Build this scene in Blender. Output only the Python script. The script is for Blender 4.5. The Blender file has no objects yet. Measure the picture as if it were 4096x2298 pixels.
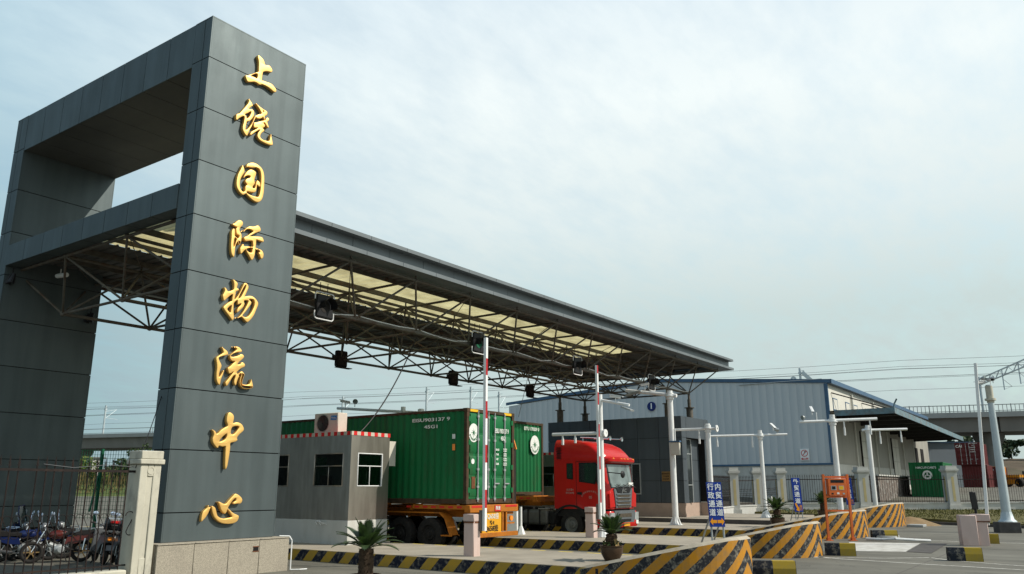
import bpy, bmesh, math, random
from mathutils import Vector, Matrix
R=math.radians; PI=math.pi
rnd=random.Random(7)
SC=bpy.context.scene
COL=SC.collection
# ------------------------------------------------------------------ camera
cam=bpy.data.cameras.new('camera'); camo=bpy.data.objects.new('camera',cam); COL.objects.link(camo)
cam.sensor_fit='HORIZONTAL'; cam.sensor_width=36.0; cam.lens=1.583*18
cam.clip_start=0.1; cam.clip_end=6000
YAW=R(35.53); PITCH=R(13.918)
camo.location=(0,0,2.0); camo.rotation_euler=(R(90)+PITCH,0,-(R(90)-YAW))
SC.camera=camo
# ------------------------------------------------------------------ sun and sky
SUN=Vector((0.52,-1.0,1.0)).normalized()          # towards the sun
sl=bpy.data.lights.new('sun','SUN'); sl.energy=5.0; sl.angle=R(0.6); sl.color=(1.0,0.93,0.82)
so=bpy.data.objects.new('sun',sl); COL.objects.link(so)
so.rotation_euler=SUN.to_track_quat('Z','Y').to_euler(); so.location=(20,-30,40)
W=bpy.data.worlds.new('World'); SC.world=W; W.use_nodes=True
nt=W.node_tree; nt.nodes.clear(); N=nt.nodes.new; Lk=nt.links.new
wo=N('ShaderNodeOutputWorld'); bg=N('ShaderNodeBackground'); bg.inputs['Strength'].default_value=0.1
sky=N('ShaderNodeTexSky'); sky.sky_type='NISHITA'; sky.sun_disc=False
sky.sun_elevation=math.asin(SUN.z); sky.sun_rotation=math.atan2(SUN.x,SUN.y)
sky.air_density=1.2; sky.dust_density=2.0
tc=N('ShaderNodeTexCoord'); sx=N('ShaderNodeSeparateXYZ'); Lk(tc.outputs['Generated'],sx.inputs[0])
# thin high cloud: direction projected on a high flat layer
dv=N('ShaderNodeMath'); dv.operation='ADD'; dv.inputs[1].default_value=0.22; Lk(sx.outputs['Z'],dv.inputs[0])
def div(o):
    m=N('ShaderNodeMath'); m.operation='DIVIDE'; Lk(o,m.inputs[0]); Lk(dv.outputs[0],m.inputs[1]); return m.outputs[0]
cx=N('ShaderNodeCombineXYZ'); Lk(div(sx.outputs['X']),cx.inputs[0]); Lk(div(sx.outputs['Y']),cx.inputs[1])
mp=N('ShaderNodeMapping'); mp.inputs['Rotation'].default_value=(0,0,R(25)); mp.inputs['Scale'].default_value=(1.0,1.9,1); Lk(cx.outputs[0],mp.inputs[0])
n1=N('ShaderNodeTexNoise'); n1.inputs['Scale'].default_value=2.3; n1.inputs['Detail'].default_value=6; n1.inputs['Roughness'].default_value=0.55; n1.inputs['Distortion'].default_value=0.35; Lk(mp.outputs[0],n1.inputs['Vector'])
n2=N('ShaderNodeTexNoise'); n2.inputs['Scale'].default_value=8.0; n2.inputs['Detail'].default_value=5; n2.inputs['Roughness'].default_value=.6; Lk(mp.outputs[0],n2.inputs['Vector'])
mx=N('ShaderNodeMix'); mx.data_type='FLOAT'; mx.inputs[0].default_value=0.50; Lk(n1.outputs[0],mx.inputs[2]); Lk(n2.outputs[0],mx.inputs[3])
rp=N('ShaderNodeValToRGB'); rp.color_ramp.elements[0].position=0.36; rp.color_ramp.elements[0].color=(.80,.80,.80,1); rp.color_ramp.elements[1].position=0.58; rp.color_ramp.elements[1].color=(1,1,1,1)
Lk(mx.outputs[0],rp.inputs[0])
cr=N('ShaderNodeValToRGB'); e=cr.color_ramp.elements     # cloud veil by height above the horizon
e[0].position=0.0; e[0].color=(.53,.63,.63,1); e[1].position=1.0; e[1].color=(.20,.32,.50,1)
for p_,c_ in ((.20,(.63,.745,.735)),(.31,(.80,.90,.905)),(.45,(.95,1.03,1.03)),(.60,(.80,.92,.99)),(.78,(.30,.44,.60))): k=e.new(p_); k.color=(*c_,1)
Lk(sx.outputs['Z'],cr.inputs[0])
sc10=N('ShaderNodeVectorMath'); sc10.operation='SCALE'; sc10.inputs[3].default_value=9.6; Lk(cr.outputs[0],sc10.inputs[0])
blu=N('ShaderNodeVectorMath'); blu.operation='MULTIPLY'; blu.inputs[1].default_value=(1.7,2.1,1.9); Lk(sky.outputs[0],blu.inputs[0])
mc=N('ShaderNodeMix'); mc.data_type='RGBA'; Lk(rp.outputs[0],mc.inputs[0]); Lk(blu.outputs[0],mc.inputs[6]); Lk(sc10.outputs[0],mc.inputs[7])
# the veil is brightest on the sun's side of the sky and deepens to blue on the far side
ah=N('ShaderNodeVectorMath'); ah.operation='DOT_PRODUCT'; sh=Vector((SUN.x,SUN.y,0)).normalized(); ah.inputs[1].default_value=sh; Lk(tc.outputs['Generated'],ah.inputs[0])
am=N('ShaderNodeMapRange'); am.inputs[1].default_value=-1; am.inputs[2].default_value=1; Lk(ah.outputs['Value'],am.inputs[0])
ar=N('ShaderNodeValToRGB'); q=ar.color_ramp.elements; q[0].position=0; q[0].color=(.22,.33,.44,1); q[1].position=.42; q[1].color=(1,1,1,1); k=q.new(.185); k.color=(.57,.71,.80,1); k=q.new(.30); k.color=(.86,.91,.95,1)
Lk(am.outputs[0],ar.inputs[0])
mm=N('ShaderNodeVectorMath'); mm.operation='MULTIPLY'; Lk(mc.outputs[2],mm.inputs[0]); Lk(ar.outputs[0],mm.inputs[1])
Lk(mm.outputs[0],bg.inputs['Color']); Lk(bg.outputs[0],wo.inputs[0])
SC.view_settings.view_transform='Standard'; SC.view_settings.look='None'; SC.view_settings.exposure=0; SC.view_settings.gamma=1
SC.render.engine='CYCLES'
try: SC.cycles.use_denoising=True
except Exception: pass
SC.cycles.max_bounces=6; SC.cycles.transparent_max_bounces=12

# ------------------------------------------------------------------ materials
def base_mat(name):
    m=bpy.data.materials.new(name); m.use_nodes=True; t=m.node_tree; b=t.nodes['Principled BSDF']; return m,t,b
def pm(name,col,rough=.6,metal=0.0,var=.18,scale=3.0,dirt=0.0,dcol=(.05,.045,.04),bump=0.0,spec=.2,stretch=(1,1,1),dscale=1.2,coat=0):
    m,t,b=base_mat(name); n=t.nodes.new; l=t.links.new
    c=n('ShaderNodeTexCoord'); mp=n('ShaderNodeMapping'); mp.inputs['Scale'].default_value=stretch; l(c.outputs['Object'],mp.inputs[0])
    a=n('ShaderNodeTexNoise'); a.inputs['Scale'].default_value=scale; a.inputs['Detail'].default_value=5; l(mp.outputs[0],a.inputs['Vector'])
    r=n('ShaderNodeMapRange'); r.inputs[1].default_value=.25; r.inputs[2].default_value=.75; r.inputs[3].default_value=1-var; r.inputs[4].default_value=1+var; l(a.outputs[0],r.inputs[0])
    v=n('ShaderNodeVectorMath'); v.operation='SCALE'; v.inputs[0].default_value=col; l(r.outputs[0],v.inputs[3])
    out=v.outputs[0]
    if dirt>0:
        d=n('ShaderNodeTexNoise'); d.inputs['Scale'].default_value=dscale; d.inputs['Detail'].default_value=8; d.inputs['Roughness'].default_value=.7; l(mp.outputs[0],d.inputs['Vector'])
        dr=n('ShaderNodeMapRange'); dr.inputs[1].default_value=.5; dr.inputs[2].default_value=.72; dr.inputs[3].default_value=0; dr.inputs[4].default_value=dirt; l(d.outputs[0],dr.inputs[0])
        x=n('ShaderNodeMix'); x.data_type='RGBA'; l(dr.outputs[0],x.inputs[0]); l(out,x.inputs[6]); x.inputs[7].default_value=(*dcol,1); out=x.outputs[2]
    l(out,b.inputs['Base Color'])
    b.inputs['Roughness'].default_value=rough; b.inputs['Metallic'].default_value=metal; b.inputs['Specular IOR Level'].default_value=spec
    if coat: b.inputs['Coat Weight'].default_value=coat; b.inputs['Coat Roughness'].default_value=.08
    if bump>0:
        bm=n('ShaderNodeBump'); bm.inputs['Strength'].default_value=bump; bm.inputs['Distance'].default_value=.02; l(a.outputs[0],bm.inputs['Height']); l(bm.outputs[0],b.inputs['Normal'])
    return m
M={}
def clad_mat(name,col,metal,rough):
    m,t,b=base_mat(name); n=t.nodes.new; l=t.links.new
    c=n('ShaderNodeTexCoord'); g=n('ShaderNodeNewGeometry')
    def noise(scale,stretch,det=5):
        mp=n('ShaderNodeMapping'); mp.inputs['Scale'].default_value=stretch; l(c.outputs['Object'],mp.inputs[0]); a=n('ShaderNodeTexNoise'); a.inputs['Scale'].default_value=scale; a.inputs['Detail'].default_value=det; l(mp.outputs[0],a.inputs[0]); return a.outputs[0]
    def rng(o,a,b_,lo,hi):
        r=n('ShaderNodeMapRange'); r.inputs[1].default_value=a; r.inputs[2].default_value=b_; r.inputs[3].default_value=lo; r.inputs[4].default_value=hi; l(o,r.inputs[0]); return r.outputs[0]
    def mul(a,b_):
        x=n('ShaderNodeMath'); x.operation='MULTIPLY'; l(a,x.inputs[0]); l(b_,x.inputs[1]); return x.outputs[0]
    k=mul(mul(rng(g.outputs['Random Per Island'],0,1,.93,1.07),rng(noise(2.6,(1.6,1.6,.07)),.40,.68,1.03,.90)),rng(noise(.8,(1,1,.5)),.3,.7,.92,1.08))
    v=n('ShaderNodeVectorMath'); v.operation='SCALE'; v.inputs[0].default_value=col; l(k,v.inputs[3]); l(v.outputs[0],b.inputs['Base Color'])
    l(rng(noise(2.5,(1,1,.3)),.3,.7,rough-.07,rough+.07),b.inputs['Roughness']); b.inputs['Metallic'].default_value=metal; b.inputs['Specular IOR Level'].default_value=.2
    bp=n('ShaderNodeBump'); bp.inputs['Strength'].default_value=.25; bp.inputs['Distance'].default_value=.03; l(noise(.9,(1,1,1),2),bp.inputs['Height']); l(bp.outputs[0],b.inputs['Normal'])
    return m
M['clad']=clad_mat('aluminium_cladding',(.088,.110,.114),.42,.5)
M['clad2']=clad_mat('office_cladding',(.075,.09,.103),.35,.5)
M['gap']=pm('dark_joint',(.012,.011,.011),.9)
M['soffit']=pm('soffit_panel',(.07,.072,.068),.5,0,.25,.7,dirt=.3,dcol=(.11,.11,.10),stretch=(1,.35,1))
M['gold']=pm('gold_lacquer',(.80,.49,.145),.46,.6,.14,2.0,spec=.6)
M['granite']=pm('granite_slab',(.30,.27,.215),.7,0,.42,55,dirt=.35,dcol=(.16,.14,.12),dscale=.9)
M['conc']=pm('concrete',(.30,.268,.215),.9,0,.16,1.3,dirt=.45,dcol=(.19,.17,.14),bump=.15)
M['rim']=pm('worn_edge_concrete',(.36,.32,.25),.9,0,.2,4,dirt=.5,dcol=(.22,.15,.06),dscale=3)
M['conc_d']=pm('dark_concrete',(.075,.07,.066),.9,0,.25,3,dirt=.5,dcol=(.15,.14,.13),bump=.2)
M['viad']=pm('viaduct_concrete',(.20,.20,.19),.9,0,.14,.3,dirt=.5,dcol=(.12,.12,.115),dscale=.25,stretch=(1,1,.4))
M['parapet']=pm('parapet_concrete',(.30,.31,.30),.85,0,.10,.6,dirt=.3,dcol=(.2,.2,.2))
M['white']=pm('white_paint',(.68,.69,.68),.5,0,.06,3,dirt=.2,dcol=(.45,.43,.38))
M['whitewash']=pm('old_whitewash',(.46,.44,.36),.85,0,.12,2.2,dirt=.75,dcol=(.18,.17,.15),dscale=2.6,stretch=(1,1,.45),bump=.25)
M['plaster']=pm('white_plaster',(.47,.47,.44),.85,0,.10,2.0,dirt=.55,dcol=(.34,.31,.26),dscale=1.6,stretch=(1,1,.4))
M['steel']=pm('stainless_steel',(.36,.33,.285),.36,.82,.22,1.6,dirt=.4,dcol=(.22,.20,.17),dscale=1.5,stretch=(2.5,2.5,.5))
M['galv']=pm('galvanised_steel',(.36,.38,.38),.45,.5,.15,4)
M['chrome']=pm('chrome',(.65,.66,.67),.15,1,.05,4)
M['rustpipe']=pm('rusting_grey_pipe',(.115,.108,.092),.65,.1,.3,4,dirt=.75,dcol=(.10,.042,.016),dscale=2.5)
M['roofsheet']=pm('roof_sheet',(.12,.122,.118),.6,.1,.2,1.2,dirt=.3,dcol=(.09,.07,.05))
M['fascia']=pm('fascia_aluminium',(.15,.17,.18),.4,.2,.12,1.0,dirt=.3,dcol=(.11,.12,.12),dscale=1.4)
M['glass']=pm('dark_glass',(.02,.025,.027),.06,0,.1,2,spec=.8)
M['glass_l']=pm('windscreen_glass',(.12,.15,.145),.05,0,.5,1.6,spec=1.0)
M['black']=pm('black_plastic',(.014,.014,.015),.45,0,.2,5)
M['rubber']=pm('tyre_rubber',(.018,.017,.016),.85,0,.3,9,dirt=.5,dcol=(.06,.05,.04),dscale=4)
M['chassis']=pm('dark_chassis',(.02,.019,.018),.7,.2,.3,4,dirt=.5,dcol=(.05,.04,.03))
M['tank']=pm('grey_tank',(.13,.125,.115),.5,.4,.3,4)
M['red']=pm('red_truck_paint',(.44,.011,.009),.30,0,.08,2,spec=.25,coat=.12,dirt=.25,dcol=(.30,.04,.03),dscale=2.5,stretch=(1,1,.6))
M['grille']=pm('grey_grille',(.125,.14,.15),.4,.3,.1,4)
M['cgreen']=pm('green_container_paint',(.006,.122,.038),.5,0,.14,1.0,dirt=.6,dcol=(.038,.042,.020),dscale=2.6,stretch=(1,1,.22))
M['crust']=pm('rusty_frame',(.055,.038,.022),.8,0,.4,6,dirt=.8,dcol=(.075,.03,.014),dscale=3)
M['cred']=pm('maroon_container_paint',(.085,.014,.015),.55,0,.15,1.3,dirt=.3,dcol=(.10,.03,.022))
M['lettering']=pm('white_lettering',(.66,.68,.64),.6,0,.15,12)
M['orange']=pm('trailer_orange',(.40,.13,.012),.65,0,.22,2.5,dirt=.9,dcol=(.09,.045,.02),dscale=2.6)
M['yellow']=pm('yellow_paint',(.72,.42,.02),.5,0,.12,4)
M['orange2']=pm('orange_terminal_paint',(.58,.135,.035),.5,0,.12,3,dirt=.3,dcol=(.30,.08,.03))
M['amber']=pm('amber_lens',(.85,.25,.02),.2,0,.05,4,spec=.8)
M['redlens']=pm('red_lens',(.55,.02,.02),.2,0,.05,4,spec=.8)
M['redpaint']=pm('red_paint',(.50,.025,.02),.5,0,.10,5)
M['blue']=pm('sign_blue',(.012,.045,.28),.45,0,.08,3,dirt=.2,dcol=(.02,.05,.2))
M['signw']=pm('sign_white',(.78,.80,.80),.5,0,.03,8)
M['signo']=pm('sign_orange',(.85,.33,.015),.5,0,.05,8)
M['pink']=pm('faded_pink_paint',(.52,.40,.36),.6,0,.08,3,dirt=.35,dcol=(.30,.17,.11),dscale=2.2,stretch=(1,1,.4))
M['rust']=pm('rust',(.14,.055,.025),.9,0,.4,9)
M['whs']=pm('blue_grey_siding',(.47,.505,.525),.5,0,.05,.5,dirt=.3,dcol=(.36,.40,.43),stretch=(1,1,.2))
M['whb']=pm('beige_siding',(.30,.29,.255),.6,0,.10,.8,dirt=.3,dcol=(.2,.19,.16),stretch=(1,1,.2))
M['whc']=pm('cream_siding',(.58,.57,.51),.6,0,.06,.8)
M['trim']=pm('blue_trim',(.06,.115,.19),.5,0,.15,2)
M['trim2']=pm('faded_blue_trim',(.13,.20,.23),.6,0,.25,3,dirt=.7,dcol=(.16,.075,.035),dscale=1.2)
M['wroof']=pm('brown_roof_edge',(.032,.030,.028),.8)
M['iron']=pm('dark_iron',(.020,.015,.014),.7,.2,.4,8,dirt=.5,dcol=(.06,.028,.016),dscale=4)
M['tile']=pm('pink_wall_tile',(.36,.27,.215),.6,0,.12,2.5)
M['stone']=None
M['mgreen']=pm('green_wire',(.010,.10,.05),.5,0,.1,4)
def leaf_mat(name,col):
    m,t,b=base_mat(name); n=t.nodes.new; l=t.links.new
    c=n('ShaderNodeTexCoord'); a=n('ShaderNodeTexNoise'); a.inputs['Scale'].default_value=7; l(c.outputs['Object'],a.inputs[0])
    r=n('ShaderNodeMapRange'); r.inputs[1].default_value=.3; r.inputs[2].default_value=.7; r.inputs[3].default_value=.65; r.inputs[4].default_value=1.5; l(a.outputs[0],r.inputs[0])
    v=n('ShaderNodeVectorMath'); v.operation='SCALE'; v.inputs[0].default_value=col; l(r.outputs[0],v.inputs[3]); l(v.outputs[0],b.inputs['Base Color']); b.inputs['Roughness'].default_value=.42; b.inputs['Specular IOR Level'].default_value=.4
    tr=n('ShaderNodeBsdfTranslucent'); s=n('ShaderNodeVectorMath'); s.operation='MULTIPLY'; s.inputs[1].default_value=(1.5,1.9,.8); l(v.outputs[0],s.inputs[0]); l(s.outputs[0],tr.inputs[0])
    x=n('ShaderNodeMixShader'); x.inputs[0].default_value=.18; l(b.outputs[0],x.inputs[1]); l(tr.outputs[0],x.inputs[2]); l(x.outputs[0],t.nodes['Material Output'].inputs[0])
    return m
M['leaf']=leaf_mat('cycad_leaf',(.034,.056,.022))
M['leaf2']=pm('dry_frond',(.30,.21,.09),.8,0,.25,10)
M['trunk']=pm('cycad_trunk',(.060,.040,.026),.95,0,.5,20,bump=.6)
M['pot']=pm('brown_glazed_pot',(.055,.034,.020),.35,0,.3,4,dirt=.4,dcol=(.09,.07,.05),dscale=3)
M['soil']=pm('soil',(.06,.045,.03),1)
M['bushA']=pm('bush_leaf_light',(.085,.115,.022),.7,0,.45,2.2)
M['bushB']=pm('bush_leaf_dark',(.040,.065,.022),.7,0,.45,2.2)
M['treeleaf']=pm('tree_leaf',(.042,.062,.030),.8,0,.4,.9)
M['weed']=pm('dry_weed',(.105,.085,.035),.9,0,.5,1.2)
M['bark']=pm('bark',(.08,.06,.045),.95,0,.3,6)
M['grass']=pm('dry_grass',(.095,.085,.028),.9,0,.4,1.1)
M['dirt']=pm('bare_earth',(.22,.155,.085),1,0,.25,2,bump=.3)
M['hill']=pm('hillside_soil',(.10,.075,.05),1,0,.4,.15,dirt=.7,dcol=(.05,.06,.025),dscale=.12)
M['mast']=pm('painted_mast',(.44,.50,.52),.5,.2,.08,2)
M['wire']=pm('wire',(.10,.105,.11),.6)
M['bikeblue']=pm('bike_blue',(.008,.016,.07),.3,0,.1,4,coat=.4)
M['bikered']=pm('bike_red',(.08,.014,.011),.3,0,.1,4,coat=.4)
M['biksilver']=pm('bike_silver',(.20,.21,.22),.3,.5,.1,4,coat=.3)
M['tarp']=pm('blue_leg_apron',(.018,.045,.13),.8,0,.2,5)
M['bronze']=pm('bronze_rim',(.36,.22,.10),.3,.8,.1,4)
M['seat']=pm('black_vinyl',(.015,.014,.014),.55)
M['acw']=pm('ac_casing',(.52,.49,.42),.6,0,.06,4,dirt=.3,dcol=(.3,.27,.2))
M['logo_blue']=pm('logo_blue',(.02,.20,.50),.5,0,.05,4)
M['plate']=pm('plate_yellow',(.62,.30,.018),.5,0,.08,6)
M['machine']=pm('machine_orange',(.62,.26,.02),.5,0,.1,2)
M['paleblue']=pm('pale_blue_siding',(.36,.42,.48),.6,0,.05,.4)
M['numberblue']=pm('number_blue',(.012,.025,.13),.4,0,.05,4)
M['grassg']=pm('bank_grass',(.075,.095,.025),.95,0,.4,.6)
M['grassblade']=pm('grass_blades',(.10,.098,.028),.9,0,.5,.8)
def skylight_mat():
    m,t,b=base_mat('fibreglass_skylight'); n=t.nodes.new; l=t.links.new
    c=n('ShaderNodeTexCoord'); a=n('ShaderNodeTexNoise'); a.inputs['Scale'].default_value=1.1; a.inputs['Detail'].default_value=5; l(c.outputs['Object'],a.inputs[0])
    r=n('ShaderNodeValToRGB'); r.color_ramp.elements[0].position=.3; r.color_ramp.elements[0].color=(.42,.37,.20,1); r.color_ramp.elements[1].position=.65; r.color_ramp.elements[1].color=(.72,.66,.38,1); l(a.outputs[0],r.inputs[0])
    d=n('ShaderNodeBsdfDiffuse'); tr=n('ShaderNodeBsdfTranslucent'); l(r.outputs[0],d.inputs[0]); l(r.outputs[0],tr.inputs[0])
    x=n('ShaderNodeMixShader'); x.inputs[0].default_value=.62; l(d.outputs[0],x.inputs[1]); l(tr.outputs[0],x.inputs[2]); l(x.outputs[0],t.nodes['Material Output'].inputs[0])
    return m
M['skyl']=skylight_mat()
def stripes(name,period,slant,ya,bk,flake,spec=.3,duty=.5):
    # diagonal warning stripes in the UV of the face: u = metres along, v = metres up
    m,t,b=base_mat(name); n=t.nodes.new; l=t.links.new
    uv=n('ShaderNodeUVMap'); s=n('ShaderNodeSeparateXYZ'); l(uv.outputs[0],s.inputs[0])
    a=n('ShaderNodeMath'); a.operation='MULTIPLY_ADD'; a.inputs[1].default_value=slant; l(s.outputs['Y'],a.inputs[0]); l(s.outputs['X'],a.inputs[2])
    nz=n('ShaderNodeTexNoise'); nz.inputs['Scale'].default_value=9; l(uv.outputs[0],nz.inputs[0])
    a2=n('ShaderNodeMath'); a2.operation='MULTIPLY_ADD'; a2.inputs[1].default_value=.035; l(nz.outputs[0],a2.inputs[0]); l(a.outputs[0],a2.inputs[2])
    d=n('ShaderNodeMath'); d.operation='DIVIDE'; d.inputs[1].default_value=period; l(a2.outputs[0],d.inputs[0])
    f=n('ShaderNodeMath'); f.operation='FRACT'; l(d.outputs[0],f.inputs[0])
    g=n('ShaderNodeMath'); g.operation='GREATER_THAN'; g.inputs[1].default_value=1-duty; l(f.outputs[0],g.inputs[0])
    c=n('ShaderNodeTexCoord'); fl=n('ShaderNodeTexNoise'); fl.inputs['Scale'].default_value=9; fl.inputs['Detail'].default_value=8; fl.inputs['Roughness'].default_value=.75; l(c.outputs['Object'],fl.inputs[0])
    fr=n('ShaderNodeMapRange'); fr.inputs[1].default_value=.49; fr.inputs[2].default_value=.62; fr.inputs[4].default_value=flake; l(fl.outputs[0],fr.inputs[0])
    kb=n('ShaderNodeMix'); kb.data_type='RGBA'; l(fr.outputs[0],kb.inputs[0]); kb.inputs[6].default_value=(*bk,1); kb.inputs[7].default_value=(.22,.20,.16,1)
    f2=n('ShaderNodeTexNoise'); f2.inputs['Scale'].default_value=4; f2.inputs['Detail'].default_value=7; f2.inputs['Roughness'].default_value=.7; l(c.outputs['Object'],f2.inputs[0])
    f2r=n('ShaderNodeMapRange'); f2r.inputs[1].default_value=.42; f2r.inputs[2].default_value=.7; f2r.inputs[4].default_value=flake; l(f2.outputs[0],f2r.inputs[0])
    ky=n('ShaderNodeMix'); ky.data_type='RGBA'; l(f2r.outputs[0],ky.inputs[0]); ky.inputs[6].default_value=(*ya,1); ky.inputs[7].default_value=(ya[0]*.55+.05,ya[1]*.6+.05,ya[2]*.6+.05,1)
    x=n('ShaderNodeMix'); x.data_type='RGBA'; l(g.outputs[0],x.inputs[0]); l(kb.outputs[2],x.inputs[6]); l(ky.outputs[2],x.inputs[7])
    l(x.outputs[2],b.inputs['Base Color']); b.inputs['Roughness'].default_value=.8; b.inputs['Specular IOR Level'].default_value=.12
    return m
M['kerbstripe']=stripes('kerb_stripes',.74,-.95,(.42,.26,.035),(.014,.017,.030),.7)
M['nosestripe']=stripes('nose_stripes',.60,-1.1,(.46,.205,.018),(.026,.027,.031),.95)
M['blockstripe']=stripes('block_stripes',1.7,0,(.34,.24,.03),(.016,.020,.028),.7)
M['topdash']=stripes('kerb_top_dashes',.9,0,(.62,.48,.14),(.30,.27,.22),.4)
M['boomstripe']=stripes('boom_stripes',1.13,0,(.36,.02,.025),(.72,.73,.72),.0,duty=.40)
M['fringe']=stripes('red_white_fringe',.30,0,(.55,.02,.02),(.50,.46,.38),.3)
def stone_mat():
    m,t,b=base_mat('rubble_stone_wall'); n=t.nodes.new; l=t.links.new
    c=n('ShaderNodeTexCoord'); v=n('ShaderNodeTexVoronoi'); v.feature='DISTANCE_TO_EDGE'; v.inputs['Scale'].default_value=1.9; l(c.outputs['Object'],v.inputs['Vector'])
    v2=n('ShaderNodeTexVoronoi'); v2.inputs['Scale'].default_value=1.9; l(c.outputs['Object'],v2.inputs['Vector'])
    r=n('ShaderNodeMapRange'); r.inputs[1].default_value=.02; r.inputs[2].default_value=.07; l(v.outputs[0],r.inputs[0])
    h=n('ShaderNodeMix'); h.data_type='RGBA'; l(v2.outputs['Color'],h.inputs[0]); h.inputs[6].default_value=(.07,.055,.045,1); h.inputs[7].default_value=(.15,.12,.10,1)
    x=n('ShaderNodeMix'); x.data_type='RGBA'; l(r.outputs[0],x.inputs[0]); x.inputs[6].default_value=(.22,.21,.19,1); l(h.outputs[2],x.inputs[7]); l(x.outputs[2],b.inputs['Base Color']); b.inputs['Roughness'].default_value=.9
    return m
M['stone']=stone_mat()
def ground_mat():
    m,t,b=base_mat('yard_concrete'); n=t.nodes.new; l=t.links.new
    c=n('ShaderNodeTexCoord')
    br=n('ShaderNodeTexBrick'); br.offset=0; br.inputs['Scale'].default_value=1; br.inputs['Brick Width'].default_value=5.2; br.inputs['Row Height'].default_value=4.4; br.inputs['Mortar Size'].default_value=.022; br.inputs['Mortar Smooth'].default_value=.2
    br.inputs['Color1'].default_value=(.142,.136,.111,1); br.inputs['Color2'].default_value=(.124,.118,.095,1); br.inputs['Mortar'].default_value=(.09,.082,.07,1); l(c.outputs['Object'],br.inputs['Vector'])
    a=n('ShaderNodeTexNoise'); a.inputs['Scale'].default_value=.35; a.inputs['Detail'].default_value=8; a.inputs['Roughness'].default_value=.65; l(c.outputs['Object'],a.inputs[0])
    mp=n('ShaderNodeMapping'); mp.inputs['Scale'].default_value=(1.4,.10,1); l(c.outputs['Object'],mp.inputs[0])
    a2=n('ShaderNodeTexNoise'); a2.inputs['Scale'].default_value=1.2; a2.inputs['Detail'].default_value=6; l(mp.outputs[0],a2.inputs[0])
    r=n('ShaderNodeMapRange'); r.inputs[1].default_value=.3; r.inputs[2].default_value=.7; r.inputs[3].default_value=.74; r.inputs[4].default_value=1.16; l(a.outputs[0],r.inputs[0])
    r2=n('ShaderNodeMapRange'); r2.inputs[1].default_value=.3; r2.inputs[2].default_value=.7; r2.inputs[3].default_value=.82; r2.inputs[4].default_value=1.12; l(a2.outputs[0],r2.inputs[0])
    mu=n('ShaderNodeMath'); mu.operation='MULTIPLY'; l(r.outputs[0],mu.inputs[0]); l(r2.outputs[0],mu.inputs[1])
    v=n('ShaderNodeVectorMath'); v.operation='SCALE'; l(br.outputs[0],v.inputs[0]); l(mu.outputs[0],v.inputs[3])
    def band(src,scale,a0,b0,lo,hi,det=6,stretch=(1,1,1),rot=0):
        m_=n('ShaderNodeMapping'); m_.inputs['Scale'].default_value=stretch; m_.inputs['Rotation'].default_value=(0,0,rot); l(c.outputs['Object'],m_.inputs[0])
        q=n('ShaderNodeTexNoise'); q.inputs['Scale'].default_value=scale; q.inputs['Detail'].default_value=det; q.inputs['Roughness'].default_value=.6; l(m_.outputs[0],q.inputs[0])
        r_=n('ShaderNodeMapRange'); r_.inputs[1].default_value=a0; r_.inputs[2].default_value=b0; r_.inputs[3].default_value=lo; r_.inputs[4].default_value=hi; l(q.outputs[0],r_.inputs[0]); return r_.outputs[0]
    vo=n('ShaderNodeTexVoronoi'); vo.feature='DISTANCE_TO_EDGE'; vo.inputs['Scale'].default_value=.23; wn=n('ShaderNodeTexNoise'); wn.inputs['Scale'].default_value=.8; wn.inputs['Detail'].default_value=6; l(c.outputs['Object'],wn.inputs[0])
    wm=n('ShaderNodeMix'); wm.data_type='VECTOR'; wm.inputs[0].default_value=.10; l(c.outputs['Object'],wm.inputs[4]); ws=n('ShaderNodeVectorMath'); ws.operation='SCALE'; ws.inputs[3].default_value=30; l(wn.outputs['Color'],ws.inputs[0]); l(ws.outputs[0],wm.inputs[5]); l(wm.outputs[1],vo.inputs['Vector'])
    ck=n('ShaderNodeMapRange'); ck.inputs[1].default_value=.0; ck.inputs[2].default_value=.006; ck.inputs[3].default_value=.55; ck.inputs[4].default_value=1; l(vo.outputs['Distance'],ck.inputs[0])
    f_=ck.outputs[0]
    for o_ in (band(0,.55,.60,.72,1,.66),band(0,1.6,.64,.74,1,.72,4),band(0,.9,.55,.70,1,.80,5,(1.0,.045,1),R(35)),band(0,.7,.55,.70,1,.84,5,(1.3,.05,1),R(-52)),band(0,14,.62,.72,1,.78,3)):
        x_=n('ShaderNodeMath'); x_.operation='MULTIPLY'; l(f_,x_.inputs[0]); l(o_,x_.inputs[1]); f_=x_.outputs[0]
    v2=n('ShaderNodeVectorMath'); v2.operation='SCALE'; l(v.outputs[0],v2.inputs[0]); l(f_,v2.inputs[3]); l(v2.outputs[0],b.inputs['Base Color'])
    b.inputs['Roughness'].default_value=.85; b.inputs['Specular IOR Level'].default_value=.3
    f=n('ShaderNodeTexNoise'); f.inputs['Scale'].default_value=30; l(c.outputs['Object'],f.inputs[0]); bp=n('ShaderNodeBump'); bp.inputs['Strength'].default_value=.2; bp.inputs['Distance'].default_value=.01; l(f.outputs[0],bp.inputs['Height']); l(bp.outputs[0],b.inputs['Normal'])
    return m
M['ground']=ground_mat()
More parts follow.
